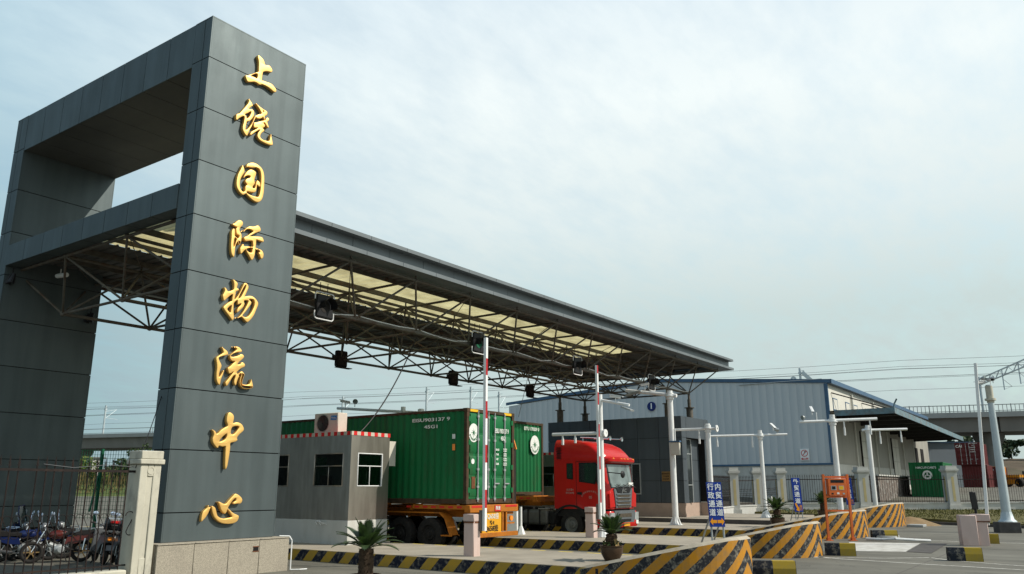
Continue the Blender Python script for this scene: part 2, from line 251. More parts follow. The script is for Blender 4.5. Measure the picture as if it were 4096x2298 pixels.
def worn_mat(name,col,under,lo=.45,hi=.6,scale=5):
    m,t,b=base_mat(name); n=t.nodes.new; l=t.links.new
    c=n('ShaderNodeTexCoord'); a=n('ShaderNodeTexNoise'); a.inputs['Scale'].default_value=scale; a.inputs['Detail'].default_value=8; a.inputs['Roughness'].default_value=.7; l(c.outputs['Object'],a.inputs[0])
    r=n('ShaderNodeMapRange'); r.inputs[1].default_value=lo; r.inputs[2].default_value=hi; l(a.outputs[0],r.inputs[0])
    x=n('ShaderNodeMix'); x.data_type='RGBA'; l(r.outputs[0],x.inputs[0]); x.inputs[6].default_value=(*col,1); x.inputs[7].default_value=(*under,1); l(x.outputs[2],b.inputs['Base Color']); b.inputs['Roughness'].default_value=.8
    return m
M['mark']=worn_mat('worn_road_paint',(.52,.51,.46),(.32,.30,.26))
M['scale']=worn_mat('weighbridge_deck',(.50,.49,.45),(.30,.28,.24),.42,.68,2)

# ------------------------------------------------------------------ mesh helpers
class MB:
    def __init__(s): s.v=[]; s.f=[]; s.m=[]; s.uv={}; s.sm=[]
    def add(s,vs,fs,mi=0,smooth=False):
        o=len(s.v); s.v+= [tuple(map(float,v)) for v in vs]
        for f in fs: s.f.append([i+o for i in f]); s.m.append(mi); s.sm.append(smooth)
        return s
    def box(s,x0,x1,y0,y1,z0,z1,mi=0):
        return s.add([(x0,y0,z0),(x1,y0,z0),(x1,y1,z0),(x0,y1,z0),(x0,y0,z1),(x1,y0,z1),(x1,y1,z1),(x0,y1,z1)],
          [(0,3,2,1),(4,5,6,7),(0,1,5,4),(1,2,6,5),(2,3,7,6),(3,0,4,7)],mi)
    def obox(s,c,ax,ay,az,hx,hy,hz,mi=0):
        c,ax,ay,az=Vector(c),Vector(ax).normalized(),Vector(ay).normalized(),Vector(az).normalized()
        vs=[c+ax*hx*a+ay*hy*b+az*hz*d for d in(-1,1) for a,b in((-1,-1),(1,-1),(1,1),(-1,1))]
        return s.add(vs,[(0,3,2,1),(4,5,6,7),(0,1,5,4),(1,2,6,5),(2,3,7,6),(3,0,4,7)],mi)
    def bar(s,p,q,w,h,mi=0,up=(0,0,1)):
        p,q=Vector(p),Vector(q); d=(q-p); L=d.length; d.normalize(); u=Vector(up)
        if abs(d.dot(u))>.98: u=Vector((1,0,0))
        r=d.cross(u).normalized(); u=r.cross(d)
        return s.obox((p+q)/2,d,r,u,L/2,w/2,h/2,mi)
    def tube(s,p,q,r,n=8,mi=0,r2=None,cap=True,smooth=True):
        p,q=Vector(p),Vector(q); d=(q-p).normalized(); u=Vector((0,0,1)) if abs(d.z)<.95 else Vector((1,0,0))
        a=d.cross(u).normalized(); b=a.cross(d); r2=r if r2 is None else r2
        o=len(s.v); ring=[]
        for c,rr in((p,r),(q,r2)):
            for i in range(n):
                t=2*PI*i/n; ring.append(c+(a*math.cos(t)+b*math.sin(t))*rr)
        fs=[(i,(i+1)%n,n+(i+1)%n,n+i) for i in range(n)]
        s.add(ring,fs,mi,smooth)
        if cap: s.add(ring[:n],[tuple(range(n))],mi); s.add(ring[n:],[tuple(reversed(range(n)))],mi)
        return s
    def path(s,ps,r,n=6,mi=0):
        for a,b in zip(ps,ps[1:]): s.tube(a,b,r,n,mi,cap=False)
        return s
    def lathe(s,c,prof,n=20,mi=0,axis='z',smooth=True):
        c=Vector(c); vs=[]
        for r,h in prof:
            for i in range(n):
                t=2*PI*i/n; a,b=r*math.cos(t),r*math.sin(t)
                vs.append(c+Vector({'z':(a,b,h),'x':(h,a,b),'y':(b,h,a)}[axis]))
        fs=[]
        for k in range(len(prof)-1):
            for i in range(n): j=(i+1)%n; fs.append((k*n+i,k*n+j,(k+1)*n+j,(k+1)*n+i))
        s.add(vs,fs,mi,smooth)
        return s
    def disc(s,c,r,axis,n=24,mi=0):
        c=Vector(c); vs=[]
        for i in range(n):
            t=2*PI*i/n; a,b=r*math.cos(t),r*math.sin(t)
            vs.append(c+Vector({'z':(a,b,0),'x':(0,a,b),'y':(b,0,a)}[axis]))
        return s.add(vs,[tuple(range(n))],mi)
    def sphere(s,c,r,n=10,mi=0,sc=(1,1,1)):
        c=Vector(c); vs=[]; k=n//2
        for j in range(k+1):
            ph=PI*j/k
            for i in range(n):
                t=2*PI*i/n; vs.append(c+Vector((r*sc[0]*math.sin(ph)*math.cos(t),r*sc[1]*math.sin(ph)*math.sin(t),r*sc[2]*math.cos(ph))))
        fs=[]
        for j in range(k):
            for i in range(n): q=(i+1)%n; fs.append((j*n+i,(j+1)*n+i,(j+1)*n+q,j*n+q))
        return s.add(vs,fs,mi,True)
    def prism(s,poly,axis,a,b,mi=0,smooth=False):
        # poly in the two other axes (cyclic order kept), extruded from a to b along axis
        n=len(poly)
        def P(u,v,w): return {'x':(w,u,v),'y':(u,w,v),'z':(u,v,w)}[axis]
        vs=[P(u,v,a) for u,v in poly]+[P(u,v,b) for u,v in poly]
        s.add(vs,[tuple(range(n)),tuple(reversed(range(n,2*n)))],mi)
        s.add(vs,[(i,n+i,n+(i+1)%n,(i+1)%n) for i in range(n)],mi,smooth)
        return s
    def quad(s,a,b,c,d,mi=0,uv=None):
        s.add([a,b,c,d],[(0,1,2,3)],mi)
        if uv: s.uv[len(s.f)-1]=uv
        return s
    def build(s,name,mats,parent=None,bevel=0,angle=35,kind=None,seg=1,recalc=True,loc=None):
        me=bpy.data.meshes.new(name)
        off=Vector((0,0,0)) if loc is None else Vector(loc); p=parent
        while p is not None: off=off+p.location; p=p.parent
        me.from_pydata([tuple(Vector(v)-off) for v in s.v],[],s.f)
        if not isinstance(mats,(list,tuple)): mats=[mats]
        for m in mats: me.materials.append(M[m] if isinstance(m,str) else m)
        me.polygons.foreach_set('material_index',s.m)
        me.polygons.foreach_set('use_smooth',[True]*len(s.f))
        if s.uv:
            ul=me.uv_layers.new(name='UVMap')
            for i,u in s.uv.items():
                for k,li in enumerate(me.polygons[i].loop_indices): ul.data[li].uv=u[k]
        if recalc:
            bm=bmesh.new(); bm.from_mesh(me); bmesh.ops.recalc_face_normals(bm,faces=bm.faces); bm.to_mesh(me); bm.free()
        me.set_sharp_from_angle(angle=R(angle))
        o=bpy.data.objects.new(name,me); COL.objects.link(o)
        if parent is not None: o.parent=parent
        if loc is not None: o.location=loc
        if bevel:
            b=o.modifiers.new('bevel','BEVEL'); b.width=bevel; b.segments=seg; b.limit_method='ANGLE'; b.angle_limit=R(40)
        if kind: o['kind']=kind
        return o
def tag(o,label,cat,group=None):
    o['label']=label; o['category']=cat
    if group: o['group']=group
    return o
def thing(name,label,cat,loc=(0,0,0),rz=0,group=None):
    o=bpy.data.objects.new(name,None); COL.objects.link(o); o.location=loc; o.rotation_euler=(0,0,rz); o.empty_display_size=.2
    return tag(o,label,cat,group)
def kids(o): return [c for c in bpy.data.objects if c.parent==o]
def dup(root,loc,rz=0,label=None,group=None,scale=None):
    r=root.copy(); COL.objects.link(r); r.location=loc; r.rotation_euler=(0,0,rz)
    if scale: r.scale=(scale,)*3
    if label: r['label']=label
    if group: r['group']=group
    for ch in kids(root):
        c=ch.copy(); COL.objects.link(c); c.parent=r
        for g in kids(ch):
            d=g.copy(); COL.objects.link(d); d.parent=c
    return r
def catmull(p,k=3):
    n=len(p); out=[]
    for i in range(n):
        a,b,c,d=[Vector(p[(i+j-1)%n]) for j in range(4)]
        for t in range(k):
            u=t/k; out.append(tuple(.5*((2*b)+(c-a)*u+(2*a-5*b+4*c-d)*u*u+(3*b-a-3*c+d)*u**3)))
    return out
def text(name,body,size,mat,parent,pos,xdir,ydir,extrude=.004,bold=0,align='CENTER',width=1.0):
    c=bpy.data.curves.new(name,'FONT'); c.body=body; c.size=size; c.extrude=extrude; c.offset=bold; c.align_x=align; c.align_y='CENTER'; c.resolution_u=3
    o=bpy.data.objects.new('tmp_text',c); COL.objects.link(o)
    bpy.context.view_layer.update()
    me=bpy.data.meshes.new_from_object(o.evaluated_get(bpy.context.evaluated_depsgraph_get()))
    bpy.data.objects.remove(o); bpy.data.curves.remove(c)
    x=Vector(xdir).normalized()*width; y=Vector(ydir).normalized(); z=Vector(xdir).normalized().cross(y)
    off=Vector((0,0,0)); p=parent
    while p is not None: off=off+p.location; p=p.parent
    for v in me.vertices: v.co=Vector(pos)+x*v.co.x+y*v.co.y+z*v.co.z-off
    me.materials.clear(); me.materials.append(M[mat]); me.name=name
    ob=bpy.data.objects.new(name,me); COL.objects.link(ob)
    if parent is not None: ob.parent=parent
    return ob
def fdist(x,y): return x*math.cos(YAW)+y*math.sin(YAW)
def tz(x,y):
    d=fdist(x,y)
    for (a,za),(b,zb) in zip(TP,TP[1:]):
        if d<=b: return za+(zb-za)*max(0,(d-a)/(b-a))
    return TP[-1][1]
TP=[(-400,0),(54,0),(58,.42),(68,1.30),(95,2.05),(130,2.1),(5000,2.0)]
def fr(d,r):   # point from forward distance and rightward offset
    return (d*math.cos(YAW)+r*math.sin(YAW), d*math.sin(YAW)-r*math.cos(YAW))
CHARS=[[[(12.202,13.448),(12.228,13.475),(12.268,13.473),(12.333,13.451),(12.394,13.421),(12.432,13.376),(12.454,13.323),(12.463,13.295),(12.519,13.312),(12.57,13.331),(12.623,13.325),(12.685,13.285),(12.715,13.24),(12.715,13.192),(12.69,13.16),(12.627,13.148),(12.536,13.123),(12.47,13.088),(12.427,13.053),(12.413,13.01),(12.407,12.893),(12.404,12.798),(12.449,12.807),(12.552,12.815),(12.655,12.829),(12.738,12.823),(12.811,12.786),(12.867,12.752),(12.898,12.707),(12.893,12.658),(12.86,12.628),(12.802,12.624),(12.705,12.657),(12.587,12.684),(12.483,12.686),(12.409,12.671),(12.361,12.639),(12.316,12.635),(12.246,12.652),(12.168,12.644),(12.072,12.597),(11.975,12.56),(11.935,12.578),(11.896,12.637),(11.872,12.688),(11.888,12.728),(11.946,12.751),(11.988,12.78),(12.113,12.882),(12.218,12.965),(12.266,12.997),(12.264,13.079),(12.258,13.212),(12.243,13.31),(12.213,13.39)],[(12.05,12.775),(12.233,12.92),(12.237,12.789),(12.144,12.787)]],
[[(12.03,12.094),(12.081,12.07),(12.147,12.019),(12.182,11.967),(12.188,11.942),(12.145,11.907),(12.112,11.866),(12.08,11.815),(12.151,11.838),(12.214,11.824),(12.246,11.77),(12.244,11.697),(12.215,11.613),(12.168,11.529),(12.113,11.469),(12.044,11.431),(12.039,11.38),(12.026,11.298),(12.02,11.198),(12.063,11.225),(12.127,11.315),(12.188,11.437),(12.237,11.567),(12.276,11.682),(12.309,11.723),(12.39,11.788),(12.472,11.837),(12.436,11.89),(12.374,11.955),(12.308,12.007),(12.267,12.046),(12.278,12.06),(12.341,12.043),(12.444,12.006),(12.534,11.986),(12.636,11.97),(12.665,11.936),(12.657,11.877),(12.623,11.83),(12.588,11.799),(12.594,11.739),(12.61,11.701),(12.624,11.751),(12.658,11.793),(12.708,11.801),(12.737,11.761),(12.723,11.711),(12.687,11.68),(12.698,11.634),(12.728,11.578),(12.745,11.528),(12.715,11.505),(12.675,11.535),(12.619,11.592),(12.58,11.611),(12.57,11.584),(12.61,11.555),(12.62,11.514),(12.593,11.47),(12.552,11.438),(12.585,11.422),(12.612,11.394),(12.597,11.354),(12.545,11.302),(12.508,11.238),(12.495,11.177),(12.523,11.133),(12.612,11.115),(12.711,11.129),(12.784,11.156),(12.798,11.211),(12.81,11.294),(12.823,11.366),(12.846,11.319),(12.879,11.23),(12.911,11.129),(12.912,11.074),(12.845,11.044),(12.744,11.036),(12.619,11.04),(12.493,11.061),(12.414,11.115),(12.396,11.174),(12.413,11.258),(12.466,11.355),(12.408,11.311),(12.318,11.222),(12.23,11.123),(12.19,11.092),(12.169,11.123),(12.192,11.197),(12.265,11.268),(12.344,11.337),(12.389,11.387),(12.318,11.355),(12.275,11.36),(12.257,11.42),(12.268,11.496),(12.327,11.524),(12.409,11.578),(12.491,11.632),(12.574,11.676),(12.558,11.714),(12.529,11.759),(12.508,11.722),(12.438,11.667),(12.353,11.645),(12.297,11.651),(12.263,11.555),(12.23,11.453),(12.207,11.367),(12.157,11.25),(12.119,11.137),(12.092,11.045),(12.057,11.037),(11.993,11.079),(11.938,11.156),(11.923,11.248),(11.942,11.365),(11.954,11.489),(11.95,11.532),(11.925,11.544),(11.87,11.5),(11.794,11.427),(11.752,11.367),(11.712,11.357),(11.7,11.423),(11.699,11.498),(11.724,11.535),(11.78,11.568),(11.833,11.639),(11.895,11.74),(11.978,11.873),(12.029,11.971),(12.041,12.043)],[(11.967,11.61),(12.056,11.684),(12.134,11.759),(12.143,11.729),(12.11,11.628),(12.068,11.556),(12.029,11.524),(12.016,11.569)],[(12.515,11.944),(12.546,11.923),(12.535,11.902)]],
[[(12.022,10.189),(12.068,10.141),(12.099,10.066),(12.089,9.988),(12.044,9.899),(12.006,9.802),(11.991,9.692),(12.003,9.591),(12.033,9.526),(12.083,9.484),(12.13,9.488),(12.161,9.534),(12.154,9.606),(12.167,9.663),(12.204,9.701),(12.178,9.73),(12.145,9.762),(12.146,9.815),(12.199,9.88),(12.268,9.918),(12.287,9.967),(12.239,9.968),(12.171,9.935),(12.116,9.89),(12.08,9.853),(12.09,9.914),(12.139,10.015),(12.203,10.1),(12.269,10.154),(12.353,10.166),(12.427,10.147),(12.461,10.11),(12.45,10.031),(12.427,9.948),(12.427,9.884),(12.443,9.814),(12.404,9.737),(12.385,9.683),(12.434,9.677),(12.46,9.723),(12.475,9.824),(12.492,9.904),(12.521,9.924),(12.571,9.908),(12.611,9.867),(12.624,9.795),(12.602,9.762),(12.546,9.776),(12.514,9.793),(12.513,9.739),(12.509,9.652),(12.485,9.586),(12.445,9.558),(12.351,9.54),(12.268,9.53),(12.222,9.516),(12.224,9.49),(12.286,9.467),(12.394,9.457),(12.502,9.463),(12.579,9.481),(12.604,9.542),(12.624,9.655),(12.63,9.797),(12.629,9.948),(12.616,10.085),(12.582,10.193),(12.527,10.251),(12.453,10.264),(12.383,10.235),(12.288,10.209),(12.194,10.194),(12.149,10.168),(12.138,10.218),(12.163,10.274),(12.241,10.333),(12.334,10.37),(12.431,10.376),(12.531,10.35),(12.621,10.304),(12.684,10.226),(12.724,10.098),(12.741,9.908),(12.747,9.704),(12.737,9.561),(12.705,9.444),(12.645,9.362),(12.563,9.322),(12.466,9.325),(12.343,9.368),(12.242,9.422),(12.198,9.451),(12.127,9.393),(12.068,9.396),(11.982,9.448),(11.91,9.53),(11.882,9.637),(11.886,9.785),(11.913,9.92),(11.97,10.055),(12.007,10.168)]],
[[(11.895,8.408),(11.937,8.428),(11.962,8.391),(11.976,8.307),(11.976,8.249),(12.011,8.224),(12.057,8.202),(12.083,8.218),(12.101,8.262),(12.093,8.284),(12.037,8.294),(12.007,8.325),(11.989,8.398),(11.989,8.447),(12.013,8.483),(11.963,8.489),(11.885,8.517),(11.872,8.538),(11.933,8.574),(11.992,8.644),(12.054,8.69),(12.108,8.7),(12.166,8.677),(12.189,8.633),(12.176,8.576),(12.136,8.526),(12.112,8.49),(12.1,8.438),(12.116,8.393),(12.159,8.345),(12.178,8.291),(12.181,8.194),(12.165,8.102),(12.128,8.037),(12.099,8.047),(12.072,8.099),(12.052,8.142),(12.037,8.07),(12.023,7.989),(12.016,7.891),(12.015,7.756),(12.003,7.691),(11.971,7.688),(11.915,7.761),(11.888,7.87),(11.874,8.011),(11.874,8.184),(11.865,8.327)],[(11.981,8.192),(12.045,8.16),(12.006,8.053),(11.971,7.957),(11.962,8.052)],[(12.207,8.426),(12.251,8.487),(12.322,8.565),(12.396,8.615),(12.463,8.625),(12.541,8.649),(12.595,8.683),(12.651,8.703),(12.705,8.677),(12.739,8.626),(12.739,8.566),(12.69,8.533),(12.624,8.495),(12.548,8.446),(12.485,8.395),(12.432,8.351),(12.543,8.375),(12.689,8.407),(12.781,8.421),(12.829,8.398),(12.864,8.337),(12.85,8.293),(12.78,8.296),(12.676,8.304),(12.63,8.298),(12.634,8.199),(12.629,8.069),(12.696,8.08),(12.789,8.073),(12.85,8.043),(12.891,7.973),(12.887,7.883),(12.84,7.827),(12.804,7.848),(12.77,7.905),(12.723,7.978),(12.762,7.992),(12.753,8.03),(12.687,8.054),(12.63,8.054),(12.622,7.949),(12.609,7.847),(12.577,7.761),(12.53,7.726),(12.486,7.77),(12.423,7.843),(12.361,7.906),(12.329,7.952),(12.283,7.917),(12.244,7.859),(12.204,7.815),(12.18,7.834),(12.163,7.898),(12.157,7.964),(12.184,8.019),(12.227,8.093),(12.262,8.077),(12.282,8.043),(12.402,8.068),(12.536,8.091),(12.528,8.173),(12.511,8.238),(12.433,8.223),(12.335,8.189),(12.279,8.194),(12.247,8.235),(12.253,8.286),(12.322,8.323),(12.415,8.411),(12.509,8.5),(12.45,8.53),(12.359,8.526),(12.295,8.489),(12.228,8.432)],[(12.355,7.973),(12.429,8.025),(12.521,8.063),(12.524,7.975),(12.511,7.927),(12.438,7.925)]],
[[(12.02,7.097),(12.045,7.112),(12.113,7.084),(12.171,7.043),(12.184,6.998),(12.167,6.919),(12.211,6.904),(12.229,6.865),(12.191,6.834),(12.145,6.806),(12.145,6.754),(12.132,6.666),(12.126,6.609),(12.184,6.686),(12.248,6.802),(12.302,6.927),(12.346,7.041),(12.38,7.091),(12.441,7.089),(12.489,7.051),(12.511,6.998),(12.49,6.917),(12.446,6.803),(12.424,6.741),(12.504,6.771),(12.602,6.79),(12.694,6.774),(12.777,6.722),(12.841,6.647),(12.837,6.569),(12.791,6.446),(12.737,6.302),(12.659,6.184),(12.578,6.1),(12.529,6.092),(12.453,6.14),(12.372,6.193),(12.299,6.161),(12.236,6.146),(12.315,6.22),(12.392,6.328),(12.467,6.464),(12.521,6.588),(12.527,6.646),(12.418,6.631),(12.411,6.587),(12.431,6.552),(12.411,6.473),(12.343,6.385),(12.273,6.316),(12.228,6.285),(12.217,6.344),(12.242,6.414),(12.301,6.481),(12.323,6.533),(12.276,6.51),(12.23,6.487),(12.215,6.531),(12.203,6.595),(12.124,6.519),(12.115,6.447),(12.123,6.309),(12.145,6.191),(12.152,6.118),(12.115,6.061),(12.07,6.095),(11.976,6.181),(11.873,6.274),(11.819,6.338),(11.84,6.388),(11.907,6.456),(11.985,6.522),(12.046,6.556),(12.049,6.632),(12.057,6.718),(12.001,6.684),(11.933,6.619),(11.876,6.553),(11.817,6.514),(11.79,6.574),(11.768,6.643),(11.789,6.694),(11.818,6.774),(11.796,6.835),(11.809,6.861),(11.859,6.838),(11.918,6.775),(12,6.81),(12.07,6.862),(12.071,6.957),(12.053,7.038)],[(12.418,7.037),(12.418,6.979),(12.365,6.844),(12.301,6.708),(12.241,6.65),(12.256,6.719),(12.319,6.864),(12.374,6.98)],[(12.047,6.435),(12.045,6.351),(12.033,6.251),(11.977,6.283),(11.941,6.323),(11.988,6.387)],[(12.556,6.685),(12.655,6.709),(12.708,6.68),(12.726,6.607),(12.707,6.507),(12.642,6.362),(12.564,6.253),(12.49,6.213),(12.4,6.235),(12.468,6.332),(12.555,6.461),(12.632,6.589),(12.616,6.644)]],
[[(11.869,5.368),(11.934,5.337),(12.019,5.294),(12.063,5.251),(12.069,5.192),(12.019,5.17),(11.91,5.131),(11.824,5.086),(11.848,5.015),(11.9,4.943),(11.918,4.877),(11.888,4.785),(11.87,4.686),(11.876,4.623),(11.92,4.691),(11.958,4.764),(11.982,4.801),(11.989,4.728),(11.959,4.637),(11.929,4.546),(11.921,4.458),(11.896,4.426),(11.841,4.469),(11.799,4.561),(11.785,4.696),(11.789,4.822),(11.772,4.937),(11.746,5.032),(11.756,5.092),(11.829,5.15),(11.913,5.211),(11.932,5.243),(11.898,5.308)],[(12.209,5.41),(12.271,5.429),(12.353,5.43),(12.428,5.39),(12.465,5.345),(12.459,5.313),(12.378,5.293),(12.287,5.27),(12.198,5.224),(12.151,5.177),(12.204,5.159),(12.295,5.181),(12.385,5.223),(12.44,5.26),(12.5,5.253),(12.542,5.213),(12.526,5.166),(12.467,5.103),(12.402,5.044),(12.372,4.991),(12.441,5.009),(12.483,5.059),(12.543,5.052),(12.589,5.007),(12.576,4.95),(12.509,4.917),(12.432,4.858),(12.363,4.78),(12.407,4.75),(12.46,4.811),(12.517,4.832),(12.567,4.803),(12.601,4.752),(12.578,4.684),(12.556,4.602),(12.551,4.531),(12.606,4.512),(12.689,4.515),(12.758,4.542),(12.788,4.606),(12.806,4.668),(12.843,4.601),(12.875,4.514),(12.874,4.458),(12.793,4.42),(12.664,4.398),(12.556,4.418),(12.485,4.485),(12.466,4.562),(12.48,4.663),(12.501,4.746),(12.463,4.771),(12.419,4.746),(12.447,4.7),(12.423,4.647),(12.396,4.565),(12.375,4.474),(12.347,4.461),(12.307,4.516),(12.306,4.595),(12.328,4.667),(12.323,4.716),(12.274,4.681),(12.214,4.586),(12.156,4.481),(12.105,4.418),(12.067,4.463),(12.061,4.516),(12.122,4.596),(12.192,4.692),(12.264,4.789),(12.209,4.753),(12.148,4.731),(12.115,4.782),(12.089,4.867),(12.148,4.914),(12.221,4.992),(12.285,5.05),(12.204,5.05),(12.142,5.092),(12.117,5.168),(12.152,5.222),(12.238,5.294),(12.307,5.363),(12.263,5.398)]],
[[(12.24,3.793),(12.31,3.784),(12.378,3.729),(12.393,3.648),(12.382,3.541),(12.47,3.57),(12.57,3.559),(12.653,3.51),(12.703,3.43),(12.694,3.37),(12.622,3.307),(12.558,3.245),(12.528,3.185),(12.547,3.139),(12.488,3.095),(12.407,3.074),(12.347,3.049),(12.356,2.956),(12.349,2.817),(12.336,2.667),(12.317,2.517),(12.284,2.437),(12.256,2.448),(12.238,2.561),(12.225,2.756),(12.218,2.928),(12.211,2.974),(12.131,2.959),(12.034,2.978),(12.024,2.943),(11.986,2.925),(11.913,2.985),(11.852,3.062),(11.837,3.152),(11.862,3.233),(11.834,3.312),(11.803,3.35),(11.836,3.352),(11.906,3.316),(11.952,3.261),(12.05,3.358),(12.152,3.422),(12.23,3.473),(12.186,3.564),(12.183,3.669),(12.202,3.752)],[(12.37,3.446),(12.55,3.469),(12.516,3.384),(12.415,3.273),(12.352,3.282),(12.335,3.316)],[(12.222,3.275),(12.205,3.17),(12.129,3.108),(12.037,3.081),(12.095,3.176)]],
[[(11.884,1.606),(11.901,1.559),(11.951,1.558),(11.926,1.481),(11.899,1.418),(11.842,1.329),(11.782,1.268),(11.741,1.234),(11.724,1.276),(11.727,1.367),(11.747,1.45),(11.791,1.498),(11.852,1.546),(11.869,1.588)],[(11.969,1.586),(12.025,1.578),(12.079,1.542),(12.111,1.477),(12.14,1.398),(12.175,1.348),(12.247,1.31),(12.352,1.29),(12.454,1.305),(12.557,1.323),(12.526,1.375),(12.476,1.433),(12.418,1.492),(12.405,1.449),(12.383,1.414),(12.35,1.397),(12.286,1.438),(12.228,1.503),(12.195,1.576),(12.153,1.648),(12.129,1.677),(12.175,1.683),(12.247,1.654),(12.309,1.631),(12.361,1.634),(12.416,1.695),(12.488,1.766),(12.552,1.824),(12.593,1.86),(12.646,1.86),(12.721,1.823),(12.789,1.771),(12.821,1.719),(12.809,1.66),(12.759,1.621),(12.687,1.625),(12.591,1.612),(12.552,1.642),(12.593,1.678),(12.635,1.706),(12.63,1.75),(12.604,1.751),(12.531,1.686),(12.477,1.607),(12.432,1.535),(12.488,1.491),(12.564,1.431),(12.638,1.393),(12.721,1.362),(12.759,1.332),(12.749,1.26),(12.701,1.203),(12.616,1.17),(12.503,1.16),(12.381,1.167),(12.258,1.196),(12.159,1.249),(12.077,1.315),(12.016,1.416),(11.981,1.515)]]]
# ================================================================== setting
def build_ground():
    ds=[-400,-60,-20,-5,0,5,10,15,20,25,30,35,40,45,50,54,56,58,61,65,68,72,78,85,95,110,130,170,260,500,1200,4000]
    rs=[-4000,-1500,-500,-200,-100,-60,-40,-30,-20,-10,-5,0,5,10,20,30,40,60,100,200,500,1500,4000]
    mb=MB(); vs=[]
    for d in ds:
        for r in rs:
            x,y=fr(d,r); vs.append((x,y,tz(x,y)))
    n=len(rs); fs=[(i*n+j,i*n+j+1,(i+1)*n+j+1,(i+1)*n+j) for i in range(len(ds)-1) for j in range(n-1)]
    mb.add(vs,fs,0,True); return mb.build('ground','ground',kind='structure',angle=60)
build_ground()
def marking(name,pts,z=.004,mat='mark'):
    mb=MB(); mb.add([(x,y,z) for x,y in pts],[tuple(range(len(pts)))]); return mb.build(name,mat,kind='structure')
def stripe_line(pts,w):
    mb=MB()
    for (a,b) in zip(pts,pts[1:]):
        a,b=Vector((*a,.005)),Vector((*b,.005)); d=(b-a).normalized(); n=Vector((-d.y,d.x,0))*w/2
        mb.quad(a-n,b-n,b+n,a+n)
    return mb.build('lane_marking','mark',kind='structure')
stripe_line([(26.3,8.4),(25.6,6.6),(25.2,4.4),(24.6,0.0)],.12)
stripe_line([(25.6,7.7),(26.6,5.6),(27.6,4.55),(26.9,3.9),(26.3,2.6),(25.6,.4)],.11)
stripe_line([(36.6,6.0),(36.2,4.6),(36.9,1.5)],.11)
marking('weighbridge_deck',[(29.0,7.0),(33.6,8.3),(34.4,5.95),(29.6,5.6)],.006,'scale')
stripe_line([(29.15,6.95),(29.65,5.55)],.10); stripe_line([(33.4,8.2),(34.3,5.95)],.12)
mb=MB(); mb.add([(29.6,5.55,.012),(34.4,5.9,.012),(34.75,5.1,.012),(29.4,4.8,.012)],[(0,1,2,3)]); mb.build('weighbridge_ramp','conc_d',kind='structure')

# ---- traffic islands: raised concrete slabs with striped kerbs
def island(x0,x1,yn,yend,far=True,mat='kerbstripe',h=.30):
    mb=MB(); mb.box(x0+.005,x1-.16,yn,yend,-.05,h); o=mb.build('traffic_island','conc',kind='structure')
    k=MB()
    L=yend-yn
    k.quad((x0,yend,-.05),(x0,yn,-.05),(x0,yn,h-.012),(x0,yend,h-.012),0,[(0,-.05),(L,-.05),(L,h),(0,h)])
    k.quad((x0,yend,h-.012),(x0,yn,h-.012),(x0+.03,yn,h+.004),(x0+.03,yend,h+.004),0,[(0,h),(L,h),(L,h+.02),(0,h+.02)])
    k.build('kerb',mat,o)
    if far:
        k=MB(); k.quad((x1-.16,yend,h+.003),(x1-.16,yn,h+.003),(x1,yn,h+.003),(x1,yend,h+.003),0,[(0,0),(L,0),(L,.1),(0,.1)])
        k.quad((x1,yn,-.05),(x1,yend,-.05),(x1,yend,h+.003),(x1,yn,h+.003),0,[(0,0),(L,0),(L,.1),(0,.1)]); k.build('far_kerb','topdash',o)
    return o
island(16.25,19.9,9.3,40); island(24.0,28.5,10.2,40); island(33.9,39.62,12.2,40,far=False)
mb=MB(); mb.box(39.64,44.9,11.6,46,-.05,.50); mb.box(44.9,49.2,13.9,46,-.05,.499); o=mb.build('office_platform','conc',kind='structure')
k=MB(); k.box(39.60,39.655,11.6,46,.0,.503); k.box(39.60,44.9,11.545,11.6,.0,.503); k.build('kerb','conc_d',o)
def nose(x0,x1,ratio,yn,hm,label):
    # rounded nose: half ellipse in plan; its tip is set so that the rounded end stops on the given sight line
    xc=(x0+x1)/2; hw=(x1-x0)/2+.012; yt=ratio*xc
    for _ in range(40):
        m=min((yn-(yn-yt)*math.sin(PI*i/200))/(xc-hw*math.cos(PI*i/200)) for i in range(20,181)); yt+=(ratio-m)*xc*.8
    t0=thing('concrete_barrier_nose',label,'concrete barrier',(xc,(yt+yn)/2,0),0,'striped barrier noses at the ends of the islands')
    K=48; O=[];I=[];H=[]
    for i in range(K+1):
        th=PI*i/K; c,q=math.cos(th),math.sin(th); c=math.copysign(abs(c)**.85,c)
        O.append((xc-hw*c,yn-(yn-yt)*q)); I.append((xc-(hw-.09)*c,yn-(yn-yt-.09)*q)); H.append(.305+(hm-.305)*min(1,q*1.03))
    S=[0]
    for p,q in zip(O,O[1:]): S.append(S[-1]+math.hypot(p[0]-q[0],p[1]-q[1]))
    mid=S[K//2]; mb=MB(); ch=MB(); tp=MB()
    for i in range(K):
        (xa,ya),(xb,yb)=O[i],O[i+1]; u0,u1=50-abs(S[i]-mid),50-abs(S[i+1]-mid); e=.055
        mb.quad((xa,ya,-.02),(xb,yb,-.02),(xb,yb,H[i+1]-e),(xa,ya,H[i]-e),0,[(u0,0),(u1,0),(u1,H[i+1]),(u0,H[i])])
        ch.quad((xa,ya,H[i]-e),(xb,yb,H[i+1]-e),(*I[i+1],H[i+1]+.004),(*I[i],H[i]+.004))
    for i in range(K//2):
        j=K-i; tp.quad((*I[i],H[i]),(*I[i+1],H[i+1]),(*I[j-1],H[j-1]),(*I[j],H[j]))
    mb.build('striped_face','nosestripe',t0); ch.build('worn_edge','rim',t0); tp.build('top_face','conc',t0)
    return t0
nose(16.25,19.9,.362,9.75,.96,'largest striped concrete barrier nose, nearest to the camera at the bottom edge')
